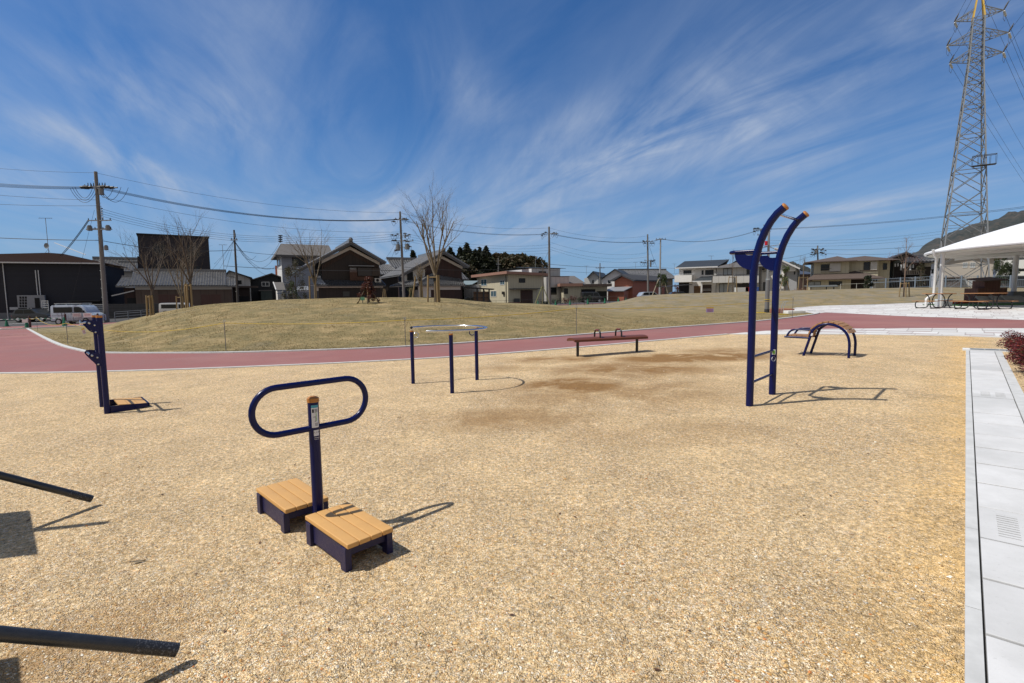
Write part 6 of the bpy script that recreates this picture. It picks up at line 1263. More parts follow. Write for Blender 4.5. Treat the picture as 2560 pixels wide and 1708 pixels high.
T = place(1831, 54); bare_tree(T, tree_h(T, 1831, 622), 31, 'slender bare tree in front of the grey balcony', spread=.3, fork=.35, r0=.05, n1=3, depth=3, stem=True); stakes(T, 'stakes of the slender tree before the grey balcony', [(-.55, 0), (.5, 0)], 1.7, .045, lean=.3)
T = place(2007.6, 54); bare_tree(T, tree_h(T, 2007, 637), 32, 'slender bare tree between white house and cream hip roof house', spread=.33, fork=.38, r0=.06, n1=3, depth=3, stem=True, m=BARE2); stakes(T, 'stakes of the slender tree beside the cream hip roof house', [(-.55, 0), (.5, 0)], 1.45, .05, lean=.15)
T = place(2259, 44); tw = bare_tree(T, tree_h(T, 2262, 592), 33, 'budding reddish tree on the bank left of the pavilion', spread=.55, fork=.38, r0=.055, n1=4, depth=3, stem=True, m=mat('pinkish_bark', (.22, .15, .11), .85, var=.2)); stakes(T, 'three light wooden stakes of the reddish budding tree', [(-.48, -.1), (0, -.25), (.42, -.1)], 1.25, .045, lean=.22)
BUD = leafm('bud_leaves', [(.22, .10, .09), (.28, .15, .13), (.18, .07, .05)]); mb = MB(); rnd = random.Random(3); Hh = tree_h(T, 2262, 592); leafcloud(mb, [(Vector((0, 0, Hh*.8)), (.7, .7, 1.1)), (Vector((-1.3, 0, Hh*.66)), (.6, .4, .5)), (Vector((1.0, 0, Hh*.62)), (.7, .5, .5)), (Vector((.4, 0, Hh*.62)), (.8, .5, .4))], 420, .045, rnd); mb.build('buds', BUD, tw, smooth=False)
def leafy(loc, label, H, w, m, name, cs, n, size, seed, cat='tree', trunk=.05, group=None):
    rnd = random.Random(seed); t = thing(name, loc, label, cat, group)
    mb = MB(); mb.tube([(0, 0, -.1), (.02, 0, H*.5), (0, 0, H*.92)], [trunk, trunk*.7, .01], 6)
    for c, rad in cs: mb.tube([(0, 0, c[2]*H*.55), Vector((c[0]*w, c[1]*w, c[2]*H))], [trunk*.4, .008], 4)
    mb.build('trunk', BARE, t)
    mb = MB(); leafcloud(mb, [(Vector((c[0]*w, c[1]*w, c[2]*H)), (rad*w, rad*w, rad*H*.45)) for c, rad in cs], n, size, rnd); mb.build('crown', m, t, smooth=False); return t
OLIVE = leafm('olive_leaves', [(.05, .055, .018), (.075, .07, .025), (.035, .04, .014), (.10, .07, .035), (.06, .04, .02)]); GREEN1 = leafm('green_leaves', [(.035, .055, .018), (.055, .08, .026), (.022, .038, .014), (.08, .10, .04)]); DKG = leafm('dark_green_leaves', [(.018, .03, .012), (.03, .045, .016), (.012, .02, .008)]); YG = leafm('yellow_green_leaves', [(.10, .13, .04), (.06, .09, .03), (.14, .16, .06)]); RSTL = leafm('rust_leaves', [(.13, .035, .018), (.08, .022, .014), (.17, .055, .03), (.05, .016, .012)])
def ccl(n, seed, zlo=.35, zhi=1., wtop=.3, wmid=1.): 
    r = random.Random(seed); out = []
    for i in range(n):
        z = r.uniform(zlo, zhi); u = (z-zlo)/(zhi-zlo); w = wmid*(1-u)+wtop*u; a = r.uniform(0, 6.28); q_ = w*r.uniform(.2, .95)**.6; out.append(((cos(a)*q_, sin(a)*q_, z), r.uniform(.16, .34)))
    return out
T = place(742, 46); leafy(T, 'olive brown bushy tree left of the large timber house', tree_h(T, 745, 655), 1.25, OLIVE, 'bushy_tree', ccl(26, 1, .12, .98, .5, 1), 4200, .075, 1)
T = place(735, 43); leafy(T, 'small greenish shrub with a slanting stake below the olive tree', 2.3, .5, GREEN1, 'green_shrub', ccl(10, 2, .35, .9), 500, .07, 2, 'shrub', .03)
T = place(1653, 52); leafy(T, 'green leafy sapling propped by two poles before the brick house', tree_h(T, 1653, 684), .75, GREEN1, 'leafy_sapling', ccl(16, 3, .3, .97, .35), 1500, .085, 3); stakes(T, 'two slanting poles of the leafy sapling before the brick house', [(-.95, 0), (.75, 0)], 1.6, .05, lean=.72, rail=False, m=mat('pale_pole_wood', (.3, .26, .2), .8))
T = place(1962, 53); leafy(T, 'glossy evergreen sapling right of the hanging bar', tree_h(T, 1962, 666), .72, YG, 'leafy_sapling', ccl(18, 4, .22, .98, .45), 1700, .085, 4); stakes(T, 'two slanting poles of the glossy evergreen sapling', [(-.6, 0), (.5, 0)], 1.3, .045, lean=.7, rail=False)
T = place(2168, 55); leafy(T, 'dense dark round bush before the cream hip roof house', tree_h(T, 2168, 688), .62, DKG, 'dark_bush', ccl(20, 5, .12, .95, .5), 2600, .075, 5, 'shrub')
T = place(2300, 56); leafy(T, 'loose dark green tree before the old wooden house', tree_h(T, 2300, 655), .55, OLIVE, 'evergreen_tree', ccl(16, 6, .15, .97, .5), 1500, .08, 6)
T = place(2500, 56); leafy(T, 'light green tree at the right under the pavilion roof', tree_h(T, 2500, 640), .9, GREEN1, 'evergreen_tree', ccl(20, 7, .25, .98, .5), 2300, .09, 7)
T = place(2512, 70); leafy(T, 'dark tree behind the rightmost column', 5.5, 1.5, DKG, 'evergreen_tree', ccl(20, 8, .25, .98, .5), 2300, .14, 8)
T = place(1692, 60); leafy(T, 'thin reddish shrub by the carport', 2.2, .5, RSTL, 'shrub', ccl(8, 9, .3, .9), 300, .07, 9, 'shrub', .03)
# red leaved sapling on the mound with its crossed stakes and green tag
T = place(921, 27.3); Hs = tree_h(T, 917, 694); t = leafy(T, 'small red leaved conical sapling in the middle of the mound', Hs, .52, RSTL, 'red_sapling', ccl(34, 10, .12, .95, .12, 1.25), 2600, .055, 10, trunk=.022)
mb = MB(); mb.box(-.33, -.11, -.30, -.28, .16, .34); mb.build('name_plate', mat('green_plate', (.10, .26, .16), .5), t, smooth=False)
mb = MB(); mb.box(-.235, -.205, -.30, -.27, 0, .2); mb.build('plate_leg', IRON, t, smooth=False)
stakes(T, 'crossed dark stakes spread round the red leaved sapling', [(-.62, -.1), (.7, -.1), (.05, -.35), (-.1, .6)], .72, .028, lean=.75, rail=False, m=mat('dark_stake', (.08, .06, .035), .8))
mb = MB()
for sx in (-1, 1): mb.cyl((sx*.62, -.1, 0), (sx*.47, -.12, .14), .016, n=6)
mb.cyl((.02, -.2, 0), (.05, -.2, 1.0), .025, n=6); o = mb.build('support_pegs', STAKE); o.location = T; tag(o, 'upright stake and short pegs beside the red leaved sapling', 'tree support', 'wooden supports of the young trees')

# conifers and broad crowns in the distance
CON = leafm('conifer_leaves', [(.020, .028, .014), (.032, .041, .018), (.012, .018, .010), (.048, .050, .022)], .7); BRC = leafm('brown_green_leaves', [(.035, .040, .015), (.060, .048, .018), (.02, .023, .01), (.08, .053, .024)], .7)
def far_tree(px, ytop, w, Y, kind, label, seed, ybot=742):
    p = atY(px, 740, Y); p = Vector((p.x, Y, base(p.x, Y))); H = atY(px, ytop, Y).z-p.z; W_ = w*2.6/FPX*Y; rnd = random.Random(seed); t = thing('conifer_tree' if kind == 0 else 'broadleaf_tree', p, label, 'tree', 'dark trees behind the houses')
    MB().tube([(0, 0, 0), (0, 0, H*.85)], [.35, .08], 6).build('trunk', BARK, t); mb = MB(); cs = []
    for i in range(90 if kind == 0 else 60):
        u = rnd.random()
        if kind == 0: z = H*(.12+.88*u); r = W_*.5*(1-u**1.6)*1.05+.1; a = rnd.uniform(0, 6.28); q_ = r*rnd.uniform(.3, 1); cs.append((Vector((cos(a)*q_, sin(a)*q_, z)), (.2*W_*(1.2-u), .2*W_*(1.2-u), .10*W_+.35)))
        else: a = rnd.uniform(0, 6.28); th = rnd.uniform(-.3, 1.4); q_ = rnd.uniform(.5, 1); cs.append((Vector((cos(a)*cos(th)*W_*.42*q_, sin(a)*cos(th)*W_*.42*q_, H*.62+sin(th)*H*.33*q_)), (.14*W_, .14*W_, .11*W_)))
    leafcloud(mb, cs, 6500, .5, rnd, .9); mb.build('crown', CON if kind == 0 else BRC, t, smooth=False)
for i, a in enumerate([(1035, 633, 14, 120, 0, 'narrow pointed conifer showing left of the second timber gable'), (1128, 628, 30, 125, 0, 'conifer just right of the second timber gable'), (1153, 630, 30, 128, 0, 'conifer left of the tallest one in the dark grove'), (1170, 619, 36, 126, 0, 'tallest pointed conifer of the dark grove'), (1190, 633, 30, 124, 0, 'rounded conifer in the middle of the dark grove'), (1201, 627, 26, 130, 0, 'conifer right of the middle of the dark grove'), (1217, 624, 32, 126, 0, 'pointed conifer at the right side of the dark grove'), (1253, 632, 34, 134, 1, 'loose crown tree standing apart right of the conifers'), (1277, 636, 34, 132, 1, 'brownish tree left of the two broad brown crowns'), (1293, 637, 44, 130, 1, 'left one of the two broad brown green crowns'), (1313, 639, 46, 130, 1, 'right one of the two broad brown green crowns'), (1140, 655, 50, 120, 1, 'low dark crown at the foot of the grove')]): far_tree(*a, seed=40+i)

# hedges and shrubs at the foot of the garage house
def bush(px, Y, w, h, m, label, seed, n=500, size=.09):
    p = place(px, Y); rnd = random.Random(seed); t = thing('hedge_bush', p, label, 'shrub', 'clipped shrubs along the street'); cs = [(Vector((rnd.uniform(-w/2, w/2), rnd.uniform(-.3, .3), h*rnd.uniform(.3, .75))), (.35, .35, h*.3)) for _ in range(12)]; mb = MB(); leafcloud(mb, cs, n, size, rnd); mb.build('foliage', m, t, smooth=False); MB().tube([(0, 0, 0), (0, 0, h*.5)], .04, 5).build('stem', BARK, t)
bush(1392, 78, 1.6, 1.0, DKG, 'dark low hedge right of the cream house', 1); bush(1414, 78, 1.0, 1.1, RSTL, 'dark reddish round shrub by the low cream garage', 2); bush(1434, 78, 1.1, 1.35, RSTL, 'tall reddish shrub beside the garage opening', 3); bush(1460, 77, 2.2, 1.4, DKG, 'large dark hedge in front of the parked dark van', 4, 900); bush(1362, 78, .9, .6, DKG, 'small dark shrub at the wall of the cream house', 5); bush(700, 64, 1.4, 1.4, RSTL, 'reddish shrubs in front of the blue canopy', 6)
bush(2005, 60, 2.2, .9, mat('dry_brush', (.30, .16, .09), .8), 'dry reddish brushwood beside the white side house', 7, 500, .08)

# ------------------------------------------------------------------ street things on the left
def car(p, yaw, L, H, prof, m, label, cat, glass, name='car', wheel=.32, wid=1.7, roof_rack=False, group=None, lights=True):
    t = thing(name, p, label, cat, group, yaw=yaw); mb = MB(); mb.prism([(x*L, -wid/2, z*H) for x, z in prof], (0, wid, 0)); mb.build('body', m, t, bevel=.05, seg=2, ang=30)
    for g_ in glass:
        for sy in (-1, 1):
            mb = MB(); mb.prism([(x*L, sy*(wid/2-.01), z*H) for x, z in g_], (0, sy*.02, 0)); mb.build('window', GLASS, t, smooth=False)
    for x in (.18*L, .82*L):
        for sy in (-1, 1):
            mb = MB(); mb.cyl((x, sy*(wid/2-.17), wheel), (x, sy*(wid/2+.02), wheel), wheel, n=18); w_ = mb.build('wheel', mat('tyre', (.012, .012, .012), .8), t); mb = MB(); mb.cyl((x, sy*(wid/2+.02), wheel), (x, sy*(wid/2+.03), wheel), wheel*.58, n=14); mb.build('rim', GALV, w_)
    if lights:
        for sy in (-1, 1):
            mb = MB(); mb.box(L*.965, L*1.003, sy*(wid/2-.2)-.12, sy*(wid/2-.2)+.12, H*.36, H*.44); mb.build('headlight', CER, t, smooth=False); mb = MB(); mb.box(-.02, .04, sy*(wid/2-.1)-.08, sy*(wid/2-.1)+.08, H*.4, H*.55); mb.build('tail_light', mat('red_lens', (.3, .01, .01), .3), t, smooth=False)
    return t
VANP = [(0, .17), (0, .55), (.012, .93), (.04, .985), (.10, 1), (.62, 1), (.72, .975), (.79, .88), (.86, .62), (.985, .49), (1, .40), (1, .17)]
VANG = [[(.075, .62), (.075, .90), (.52, .90), (.52, .62)], [(.56, .62), (.56, .90), (.69, .90), (.745, .84), (.80, .62)]]
pv = atY(119, 760, 50); vp = Vector((pv.x+.65, 50.3, base(pv.x, 50)+.02)); PB_ = mat('pale_blue_paint', (.38, .45, .54), .35, var=.05, coat=.2)
van = car(vp, radians(2), 4.05, 1.95, VANP, PB_, 'pale blue van with roof rack parked on the street at the left', 'van', VANG, 'parked_van', .34)
mb = MB()
for sy in (-.6, .6): mb.bar((.25, sy, 2.1), (2.9, sy, 2.1), .06)
for i in range(6): x = .3+i*.5; mb.bar((x, -.65, 2.07), (x, .65, 2.07), .05)
for x in (.4, 2.7):
    for sy in (-.6, .6): mb.bar((x, sy, 1.9), (x, sy, 2.1), .05)
mb.build('roof_rack', GALV, van, smooth=False); mb = MB(); mb.box(1.35, 1.37, -.87, -.855, .5, 1.2); mb.box(2.17, 2.19, -.87, -.855, .4, 1.75); mb.build('door_seam', DKFR, van, smooth=False); mb = MB(); mb.box(1.95, 2.12, -.885, -.86, 1.08, 1.13); mb.box(2.25, 2.42, -.885, -.86, 1.08, 1.13); mb.build('door_handle', DKFR, van, smooth=False); mb = MB(); mb.box(.0, 4.05, -.865, -.85, .33, .42); mb.build('sill_trim', DKFR, van, smooth=False); mb = MB(); mb.box(3.12, 3.28, -1.02, -.86, 1.2, 1.42); mb.build('door_mirror', DKFR, van, bevel=.03); mb = MB(); mb.box(.12, 1.3, -.862, -.85, .98, 1.0); mb.build('body_crease', GALVD, van, smooth=False)
CARP = [(0, .2), (0, .6), (.03, .66), (.10, .93), (.18, 1), (.55, 1), (.70, .70), (.95, .58), (1, .48), (1, .2)]
CARG = [[(.09, .66), (.135, .91), (.2, .94), (.33, .94), (.33, .66)], [(.35, .66), (.35, .94), (.54, .94), (.655, .68)]]
BLK = mat('black_paint_car', (.012, .013, .016), .2, coat=.5); SILV = mat('silver_paint', (.38, .42, .46), .3, .3, coat=.4); WHC = mat('white_paint_car', (.6, .61, .62), .3, coat=.3)
p = place(98, 56); p.x -= 2.2; car(p, radians(0), 4.0, 1.45, CARP, mat('dark_grey_paint', (.03, .033, .036), .3), 'dark grey car behind the rear of the pale blue van', 'car', CARG, 'parked_car')
p = place(408, 50.5); p.z += .42; c_ = car(p, radians(14), 3.1, 1.4, VANP, WHC, 'white car with dark windows half hidden by the mound behind the stakes', 'car', VANG, 'parked_car')
p = place(1452, 84.5); car(p, radians(4), 3.6, 1.8, VANP, BLK, 'glossy black van parked in the garage opening', 'van', VANG, 'parked_van')
p = place(1596, 76); p.z += .1; car(p, radians(8), 3.9, 1.4, CARP, SILV, 'silver car half hidden by the bank below the red brick house', 'car', CARG, 'parked_car')
p = place(1671, 71); p.z += .15; car(p, radians(-4), 3.3, 1.25, CARP, BLK, 'dark car under the thin carport roof', 'car', CARG, 'parked_car')
p = place(1158, 75.5); car(p, radians(5), 3.4, 1.5, CARP, mat('grey_green_paint', (.10, .12, .12), .3), 'dark car inside the carport beside the cream house', 'car', CARG, 'parked_car')
CONEG = mat('green_cone', (.012, .15, .075), .5); CONER = mat('red_delineator', (.45, .06, .03), .5); BAND = mat('white_band', (.6, .6, .6), .5)
def cone(px, py, h, label, Y=None, sign=False):
    p = gnd(px, py) if Y is None else place(px, Y); p.z = ground(p.x, p.y)+.05; t = thing('traffic_cone', p, label, 'traffic cone', 'green traffic cones'); MB().cyl((0, 0, .03), (0, 0, h), .16*h/.7, .03, n=14).build('cone', CONEG, t); MB().box(-.2, .2, -.2, .2, 0, .035).build('foot', IRON, t, smooth=False)
    if sign: MB().box(-.24, .24, -.14, -.12, h*.62, h*1.0).build('paper_sign', mat('paper_pink', (.55, .48, .48), .6), t, smooth=False)
    return p
c0 = cone(17.5, 818, .72, 'leftmost green traffic cone holding the striped bar'); c1_ = cone(68, 821, .72, 'green traffic cone with a paper sign beside the dark bollard', sign=True); c2 = cone(162, 817.5, .82, 'green traffic cone at the right end of the striped bar'); cone(206, 811, .72, 'green traffic cone standing below the front of the van')
mb = MB(); mw = MB(); A_ = Vector((-66, 52, base(-66, 52)+.72)); seg = [A_, c0+Z*.68, c2+Z*.72]
tb_ = thing('cone_bar', c0+Z*.68, 'green and white striped bar laid across the traffic cones', 'barrier')
for a, b_ in zip(seg, seg[1:]):
    n = max(4, int((b_-a).length/.45))
    for i in range(n): (mb if i % 2 else mw).cyl(a.lerp(b_, i/n)-tb_.location, a.lerp(b_, (i+1)/n)-tb_.location, .022, n=6)
mb.build('green_bands', CONEG, tb_); mw.build('white_bands', BAND, tb_)
for px, Y in ((1389, 66), (1425, 68), (1469.5, 70), (1512, 72), (1345, 64), (1546, 62), (1565, 66)): cone(px, 0, .75, {1389: 'green cone in front of the dark hedge right of the cream house', 1425: 'green cone in front of the reddish shrubs by the garage', 1469.5: 'green cone below the large dark hedge', 1512: 'green cone right of the parked black van', 1345: 'green cone at the foot of the pale tripod stakes', 1546: 'green cone beside the thin black fence end', 1565: 'green cone at the foot of the bank below the brick house'}[px], Y)
BOL = mat('maroon_post', (.06, .02, .02), .6)
for px, py, h, lab in ((76, 821, 1.05, 'dark maroon bollard between the two left traffic cones'), (165, 813, 1.1, 'dark maroon bollard behind the cone in front of the van wheel'), (246, 811, 1.05, 'dark post right of the front of the van')):
    p = gnd(px, py); p.z = ground(p.x, p.y); t = thing('bollard', p, lab, 'bollard', 'dark posts along the street'); MB().cyl((0, 0, 0), (0, 0, h-.12), .085, n=12).build('shaft', BOL, t); MB().cyl((0, 0, h-.12), (0, 0, h), .095, .06, n=12).build('cap', BOL, t)
for px, lab in ((267.5, 'left red and white delineator post at the foot of the big utility pole'), (273, 'right red and white delineator post at the foot of the big utility pole')):
    p = place(px, 52.5); t = thing('delineator_post', p, lab, 'delineator', 'red posts by the utility pole'); MB().cyl((0, 0, 0), (0, 0, .8), .05, n=8).build('post', CONER, t); MB().cyl((0, 0, .0), (0, 0, .06), .13, n=10).build('foot', CONER, t)
    for z in (.35, .6): MB().cyl((0, 0, z), (0, 0, z+.09), .053, n=8).build('band', BAND, t)
# wire mesh fence with two hanging notices in front of the van, white mesh gate behind it
def mesh_fence(p0, p1, h, n, label, m, r=.012, z0=0., hor=5):
    t = thing('mesh_fence', p0, label, 'fence'); mb = MB(); d = p1-p0
    for i in range(n+1): c = d*(i/n); mb.cyl(c+Z*z0, c+Z*h, r, n=4)
    for j in range(hor+1): z = z0+(h-z0)*j/hor; mb.cyl(Z*z, d+Z*z, r, n=4)
    mb.build('mesh', m, t); mb = MB()
    for c in (Vector((0, 0, 0)), d): mb = MB(); mb.cyl(c, c+Z*(h+.05), .03, n=6); mb.build('post', m, t)
p0 = gnd(157, 813); p1 = gnd(262, 809.5); mesh_fence(p0, p1, 1.1, 26, 'thin dark wire fence in front of the van', IRON, .006, .15, 6)
for (a, b_, lab) in ((182, 201, 'left pale notice board hung in front of the van'), (209, 227, 'right pale notice board hung in front of the van')):
    P_ = atY(a, 793.5, p0.y+.2); Q_ = atY(b_, 783, p0.y+.1); t = thing('hanging_notice', P_, lab, 'notice', 'pale notices on the wire fence'); w = Q_.x-P_.x; h = Q_.z-P_.z; MB().box(0, w, -.02, 0, 0, h).build('board', mat('pale_pink_board', (.62, .58, .6), .5), t, smooth=False); mb = MB()
    for z in (.3, .55, .78): mb.box(w*.12, w*.85, -.026, -.021, h*z, h*(z+.07))
    mb.build('text_marks', mat('red_print', (.40, .12, .12), .6), t, smooth=False)
mesh_fence(atY(228, 783, 55.5)-Z*.4, atY(262, 783, 56)-Z*.4, 1.35, 14, 'white mesh gate behind the front of the van', WFR, .012, 0, 6)
mesh_fence(atY(107, 786, 57), atY(123, 786, 57), 1.5, 6, 'white mesh panel behind the rear of the van', WFR, .012, 0, 6)
rail_fence(1380, 1566, 66, 64, 10, 1.05, 'thin black fence across the far red path', IRON, (.55, .98), .02)
rail_fence(1195, 1372, 70, 72, 9, .95, 'thin black fence along the foot of the cream house', IRON, (.95,), .02)
p = place(1269, 76.5); q_ = place(1302, 76); o = MB().box(0, q_.x-p.x, 0, .3, -.3, .55).build('planter_box', mat('maroon_planter', (.07, .022, .02), .7), smooth=False); o.location = p; tag(o, 'low maroon planter at the corner of the cream house', 'planter')

# rope barrier round the lawn
ROPE = mat('yellow_rope', (.52, .36, .035), .7, var=.3, vs=40); PIN = mat('steel_pin', (.18, .18, .19), .45, .5)
RP = [(0, 0, None), (94, 827, 793), (170, 861, 807), (565, 877, 806), (1014, 865, 799), (1441, 835, 769.5), (1981, 796, 746)]
tops = []
labs = ['rope pin nearest the dark bollard on the far left', 'rope pin left of the calf stretching station', 'rope pin at the foot of the mound between calf stretching station and ring stretcher', 'rope pin just left of the ring stretcher', 'rope pin above the left end of the exercise bench', 'rope pin near the plaza behind the arched bench']
for (px, py, yt), lab in zip(RP[1:], labs):
    p = gnd(px, py); p.z = ground(p.x, p.y); zt = atY(px, yt, p.y).z-p.z; t = thing('rope_pin', p, lab, 'rope post', 'steel pins carrying the yellow rope'); MB().cyl((0, 0, -.1), (0, 0, zt), .011, n=6).build('shaft', PIN, t)
    MB().tube([(0.0+.035*cos(a), 0, zt+.035+.035*sin(a)) for a in [2*pi*k/10 for k in range(10)]], .009, 5, closed=True).build('eye', GALV, t); tops.append(p+Z*(zt-.02))
tops = [gnd(76, 821)+Z*.85]+tops
rl = ['from the bollard to the first pin', 'between the two leftmost pins', 'behind the calf stretching station', 'across the foot of the mound left of the ring stretcher', 'above the ring stretcher and bench', 'running to the plaza past the lamp pole']
for i, (a, b_) in enumerate(zip(tops, tops[1:])):
    L = (b_-a).length; sg = L*(.012 if i != 2 else .03); n = max(30, int(L/.12)); n = min(n, 170); mb = MB(); pts = [a.lerp(b_, k/n)-Z*(4*sg*(k/n)*(1-k/n)) for k in range(n+1)]; mb.tube(pts, [.0125 if k % 2 else .0085 for k in range(n+1)], 5); tag(mb.build('rope', ROPE, ang=180), 'thin yellow rope span '+rl[i], 'rope', 'yellow rope round the lawn')
def tagsign(px, py0, py1, w, Y, lab, top, body, tilt=0.):
    a = atY(px, py0, Y); h = a.z-atY(px, py1, Y).z; t = thing('hanging_sign', a, lab, 'sign'); t.rotation_euler = (0, tilt, 0); MB().box(-w/2, w/2, -.004, .004, -h*.3, 0).build('top_strip', top, t, smooth=False); MB().box(-w/2, w/2, -.004, .004, -h, -h*.3).build('sheet', body, t, smooth=False); mb = MB()
    for z in (.45, .62, .8): mb.box(-w*.35, w*.35, -.007, -.0045, -h*z-.006, -h*z+.006)
    mb.build('text_marks', mat('red_print', (.4, .12, .12), .6), t, smooth=False)
tagsign(206, 821, 836, .13, 21.0, 'narrow slanting warning strip hanging from the rope by the stretching station', mat('orange_strip', (.55, .36, .08), .6), mat('pink_sheet', (.52, .46, .48), .6), -.35)
tagsign(1775, 768, 781, .33, 22.5, 'small mauve notice with orange heading hanging from the rope', mat('orange_strip', (.55, .36, .08), .6), mat('mauve_sheet', (.36, .28, .52), .6))

# ------------------------------------------------------------------ utility poles and wires
def upole(px, ytop, Y, label, r=.17, arms=(), cans=(), ybase=None, lean=None, name='utility_pole', m=None, extra=None, fit=()):
    p = place(px, Y); H = atY(px, ytop, Y).z-p.z; t = thing(name, p, label, 'utility pole'); xt = atY(px if lean is None else lean, ytop, Y).x-p.x
    mb = MB(); mb.tube([(0, 0, -.3), (xt*.5, 0, H*.5), (xt, 0, H)], [r, r*.8, r*.62], 12); mb.build('shaft', m or CPOLE, t, ang=60)
    X = lambda z: xt*z/H
    for (ya, w, off) in arms:
        z = atY(px, ya, Y).z-p.z; mb = MB(); x = X(z); mb.bar((x+off-w/2, -.1, z), (x+off+w/2, -.1, z), .09); a_ = mb.build('crossarm', GALVD, t, smooth=False)
        n = 4 if w > 1.2 else 2
        for i in range(n): xx = x+off-w/2+.1+(w-.2)*i/(n-1); mb = MB(); mb.cyl((xx, -.1, z+.04), (xx, -.1, z+.24), .05, .03, n=8); mb.build('insulator', IRON, a_)
    for (y0, y1, dx, w) in cans:
        z0, z1 = atY(px, y1, Y).z-p.z, atY(px, y0, Y).z-p.z; x = X(z0)+dx; mb = MB(); mb.cyl((x, -.15, z0), (x, -.15, z1), w/2, n=10); mb.cyl((x, -.15, z1), (x, -.15, z1+.1), w*.35, n=8); c_ = mb.build('transformer', mat('grey_can', (.16, .17, .18), .5, var=.1), t); mb = MB(); mb.bar((X(z0), 0, (z0+z1)/2), (x, -.15, (z0+z1)/2), .06); mb.build('bracket', GALVD, c_, smooth=False)
    # climbing pegs
    mb = MB(); z = 2.2; k = 0
    while z < H-.5: s_ = -1 if k % 2 else 1; mb.cyl((X(z)+s_*r*.6, 0, z), (X(z)+s_*(r*.7+.16), 0, z), .012, n=4); z += .45; k += 1
    mb.build('climbing_pegs', GALVD, t)
    for (yf, n_) in fit:
        z = atY(px, yf, Y).z-p.z; rf = random.Random(int(px+yf))
        for i in range(n_):
            sx = -1 if i % 2 else 1; xx = X(z)+sx*(.25+.28*(i//2)); L = rf.uniform(.3, .6); mb = MB(); zz_ = z+rf.uniform(-.25, .25); yy = rf.uniform(-.4, .2)
            mb.cyl((xx, yy, zz_), (xx+sx*L, yy, zz_+.04), .045, n=6); mb.cyl((xx+sx*L*.3, yy, zz_), (xx+sx*L*.7, yy, zz_+.03), .10, n=8); mb.tube([(xx+sx*L*u, yy, zz_-.55*sin(pi*u)*rf.uniform(.9, 1.1)) for u in [k_/6 for k_ in range(7)]], .018, 3); mb.build('insulator_fitting', IRON, t)
    if extra: extra(t, p, X, H)
    return p, H, xt
def exA(t, p, X, H):
    z = atY(250, 471, 52).z-p.z
    for sx in (-1, 1):
        # strain insulators and looping jumpers beside the pole head
        for j in range(3):
            x0 = X(z)+sx*(.35+.2*j); mb = MB(); mb.cyl((x0, -.3+.3*j, z+.1), (x0+sx*1.1, -.3+.3*j, z+.12), .07, n=6); mb.cyl((x0+sx*.3, -.3+.3*j, z+.1), (x0+sx*.75, -.3+.3*j, z+.12), .13, n=8); mb.build('strain_insulator', IRON, t)
            mb = MB(); w = 1.8+.5*j; mb.tube([(X(z)+sx*(.15+w*u), -.3+.3*j, z+.1-1.1*(1+.15*j)*sin(pi*u)**.8) for u in [k/12 for k in range(13)]], .022, 4); mb.build('jumper_cable', WIREM, t)
        for j in range(3): mb = MB(); x0 = X(z)+sx*(.3+.28*j); mb.cyl((x0, 0, z+.15), (x0, 0, z+.55), .06, .03, n=6); mb.build('pin_insulator', IRON, t)
    for j, y in enumerate((522, 528, 533, 538, 545)):
        zz = atY(256, y, 52).z-p.z; mb = MB(); mb.cyl((X(zz)+.35, -.1, zz), (X(zz)+.5, -.1, zz), .05, n=6); mb.build('spool_insulator', IRON, t)
    zz0, zz1 = atY(256, 545, 52).z-p.z, atY(256, 520, 52).z-p.z; mb = MB(); mb.cyl((X(zz0)+.33, -.05, zz0-.3), (X(zz0)+.33, -.05, zz1+.2), .025, n=5); mb.build('secondary_rack', GALVD, t)
    z = atY(250, 554, 52).z-p.z
PA = upole(267, 429, 52, 'tall foreground utility pole at the left beside the van', .24, [(467, 2.2, -.1), (471, 1.4, .2), (551.5, 2.4, .1), (574, 2.6, 0)], [(473, 488, .55, .45), (566, 577, -.9, .45), (566, 577, .95, .45), (616, 626, .62, .38)], lean=239, extra=exA)
PB1 = upole(596.5, 575, 60, 'thin dark utility pole between storehouse and beige gabled house', .15, [(600, .8, 0)], [(584, 594, .15, .2)], lean=585, m=mat('dark_pole', (.07, .062, .055), .85, var=.2))
PC = upole(1011.5, 529, 66, 'utility pole with transformers between the two timber houses', .2, [(549, 1.6, .1), (603, 2.4, .4)], [(612, 627, -.45, .55), (612, 624, .75, .6), (585, 596, .55, .2)], lean=1000, fit=((550, 4), (588, 6), (604, 6), (622, 5)))
PD = upole(1374, 567, 72, 'plain utility pole in front of the flat roofed house', .2, [(584.5, 1.2, .5)], lean=1372.5, fit=((585, 6),))
PE = upole(1620.5, 586, 84, 'utility pole left of the smooth pole before the brick house', .18, [(604.5, 1.6, 0), (652.5, 1.2, 0)], [(652, 668, .4, .28)], lean=1619, fit=((605, 4), (654, 6)))
PF = upole(1649, 596, 80, 'smooth pale pole with a small head arm behind the leafy sapling', .17, [(599, 1.6, 0)], lean=1651.5, m=mat('pale_pole', (.30, .31, .32), .6, var=.1))
PG = upole(1900, 572, 73, 'utility pole behind the two posts of the hanging bar', .2, [(575, 2.0, -.2), (588, 1.2, 0)], lean=1903, fit=((575, 6),))
PH_ = upole(2046, 614, 96, 'utility pole with dark fittings rising behind the cream hip roof house', .18, [(624, 2.0, 0), (633, 2.4, 0)], [(626, 634, -.4, .6)], lean=2044, fit=((625, 8), (634, 8)))
PI_ = upole(1246, 645, 112, 'small pole with one crossarm in front of the dark grove', .16, [(661, 1.0, 0)], m=CPOLE)
PJ = upole(1500, 658, 104, 'small pole with crossarms behind the garage house', .16, [(670.5, 1.8, 0)])
def head(P, dx, y, px, Y): return Vector((atY(px, y, Y).x+dx, Y-.05, atY(px, y, Y).z))
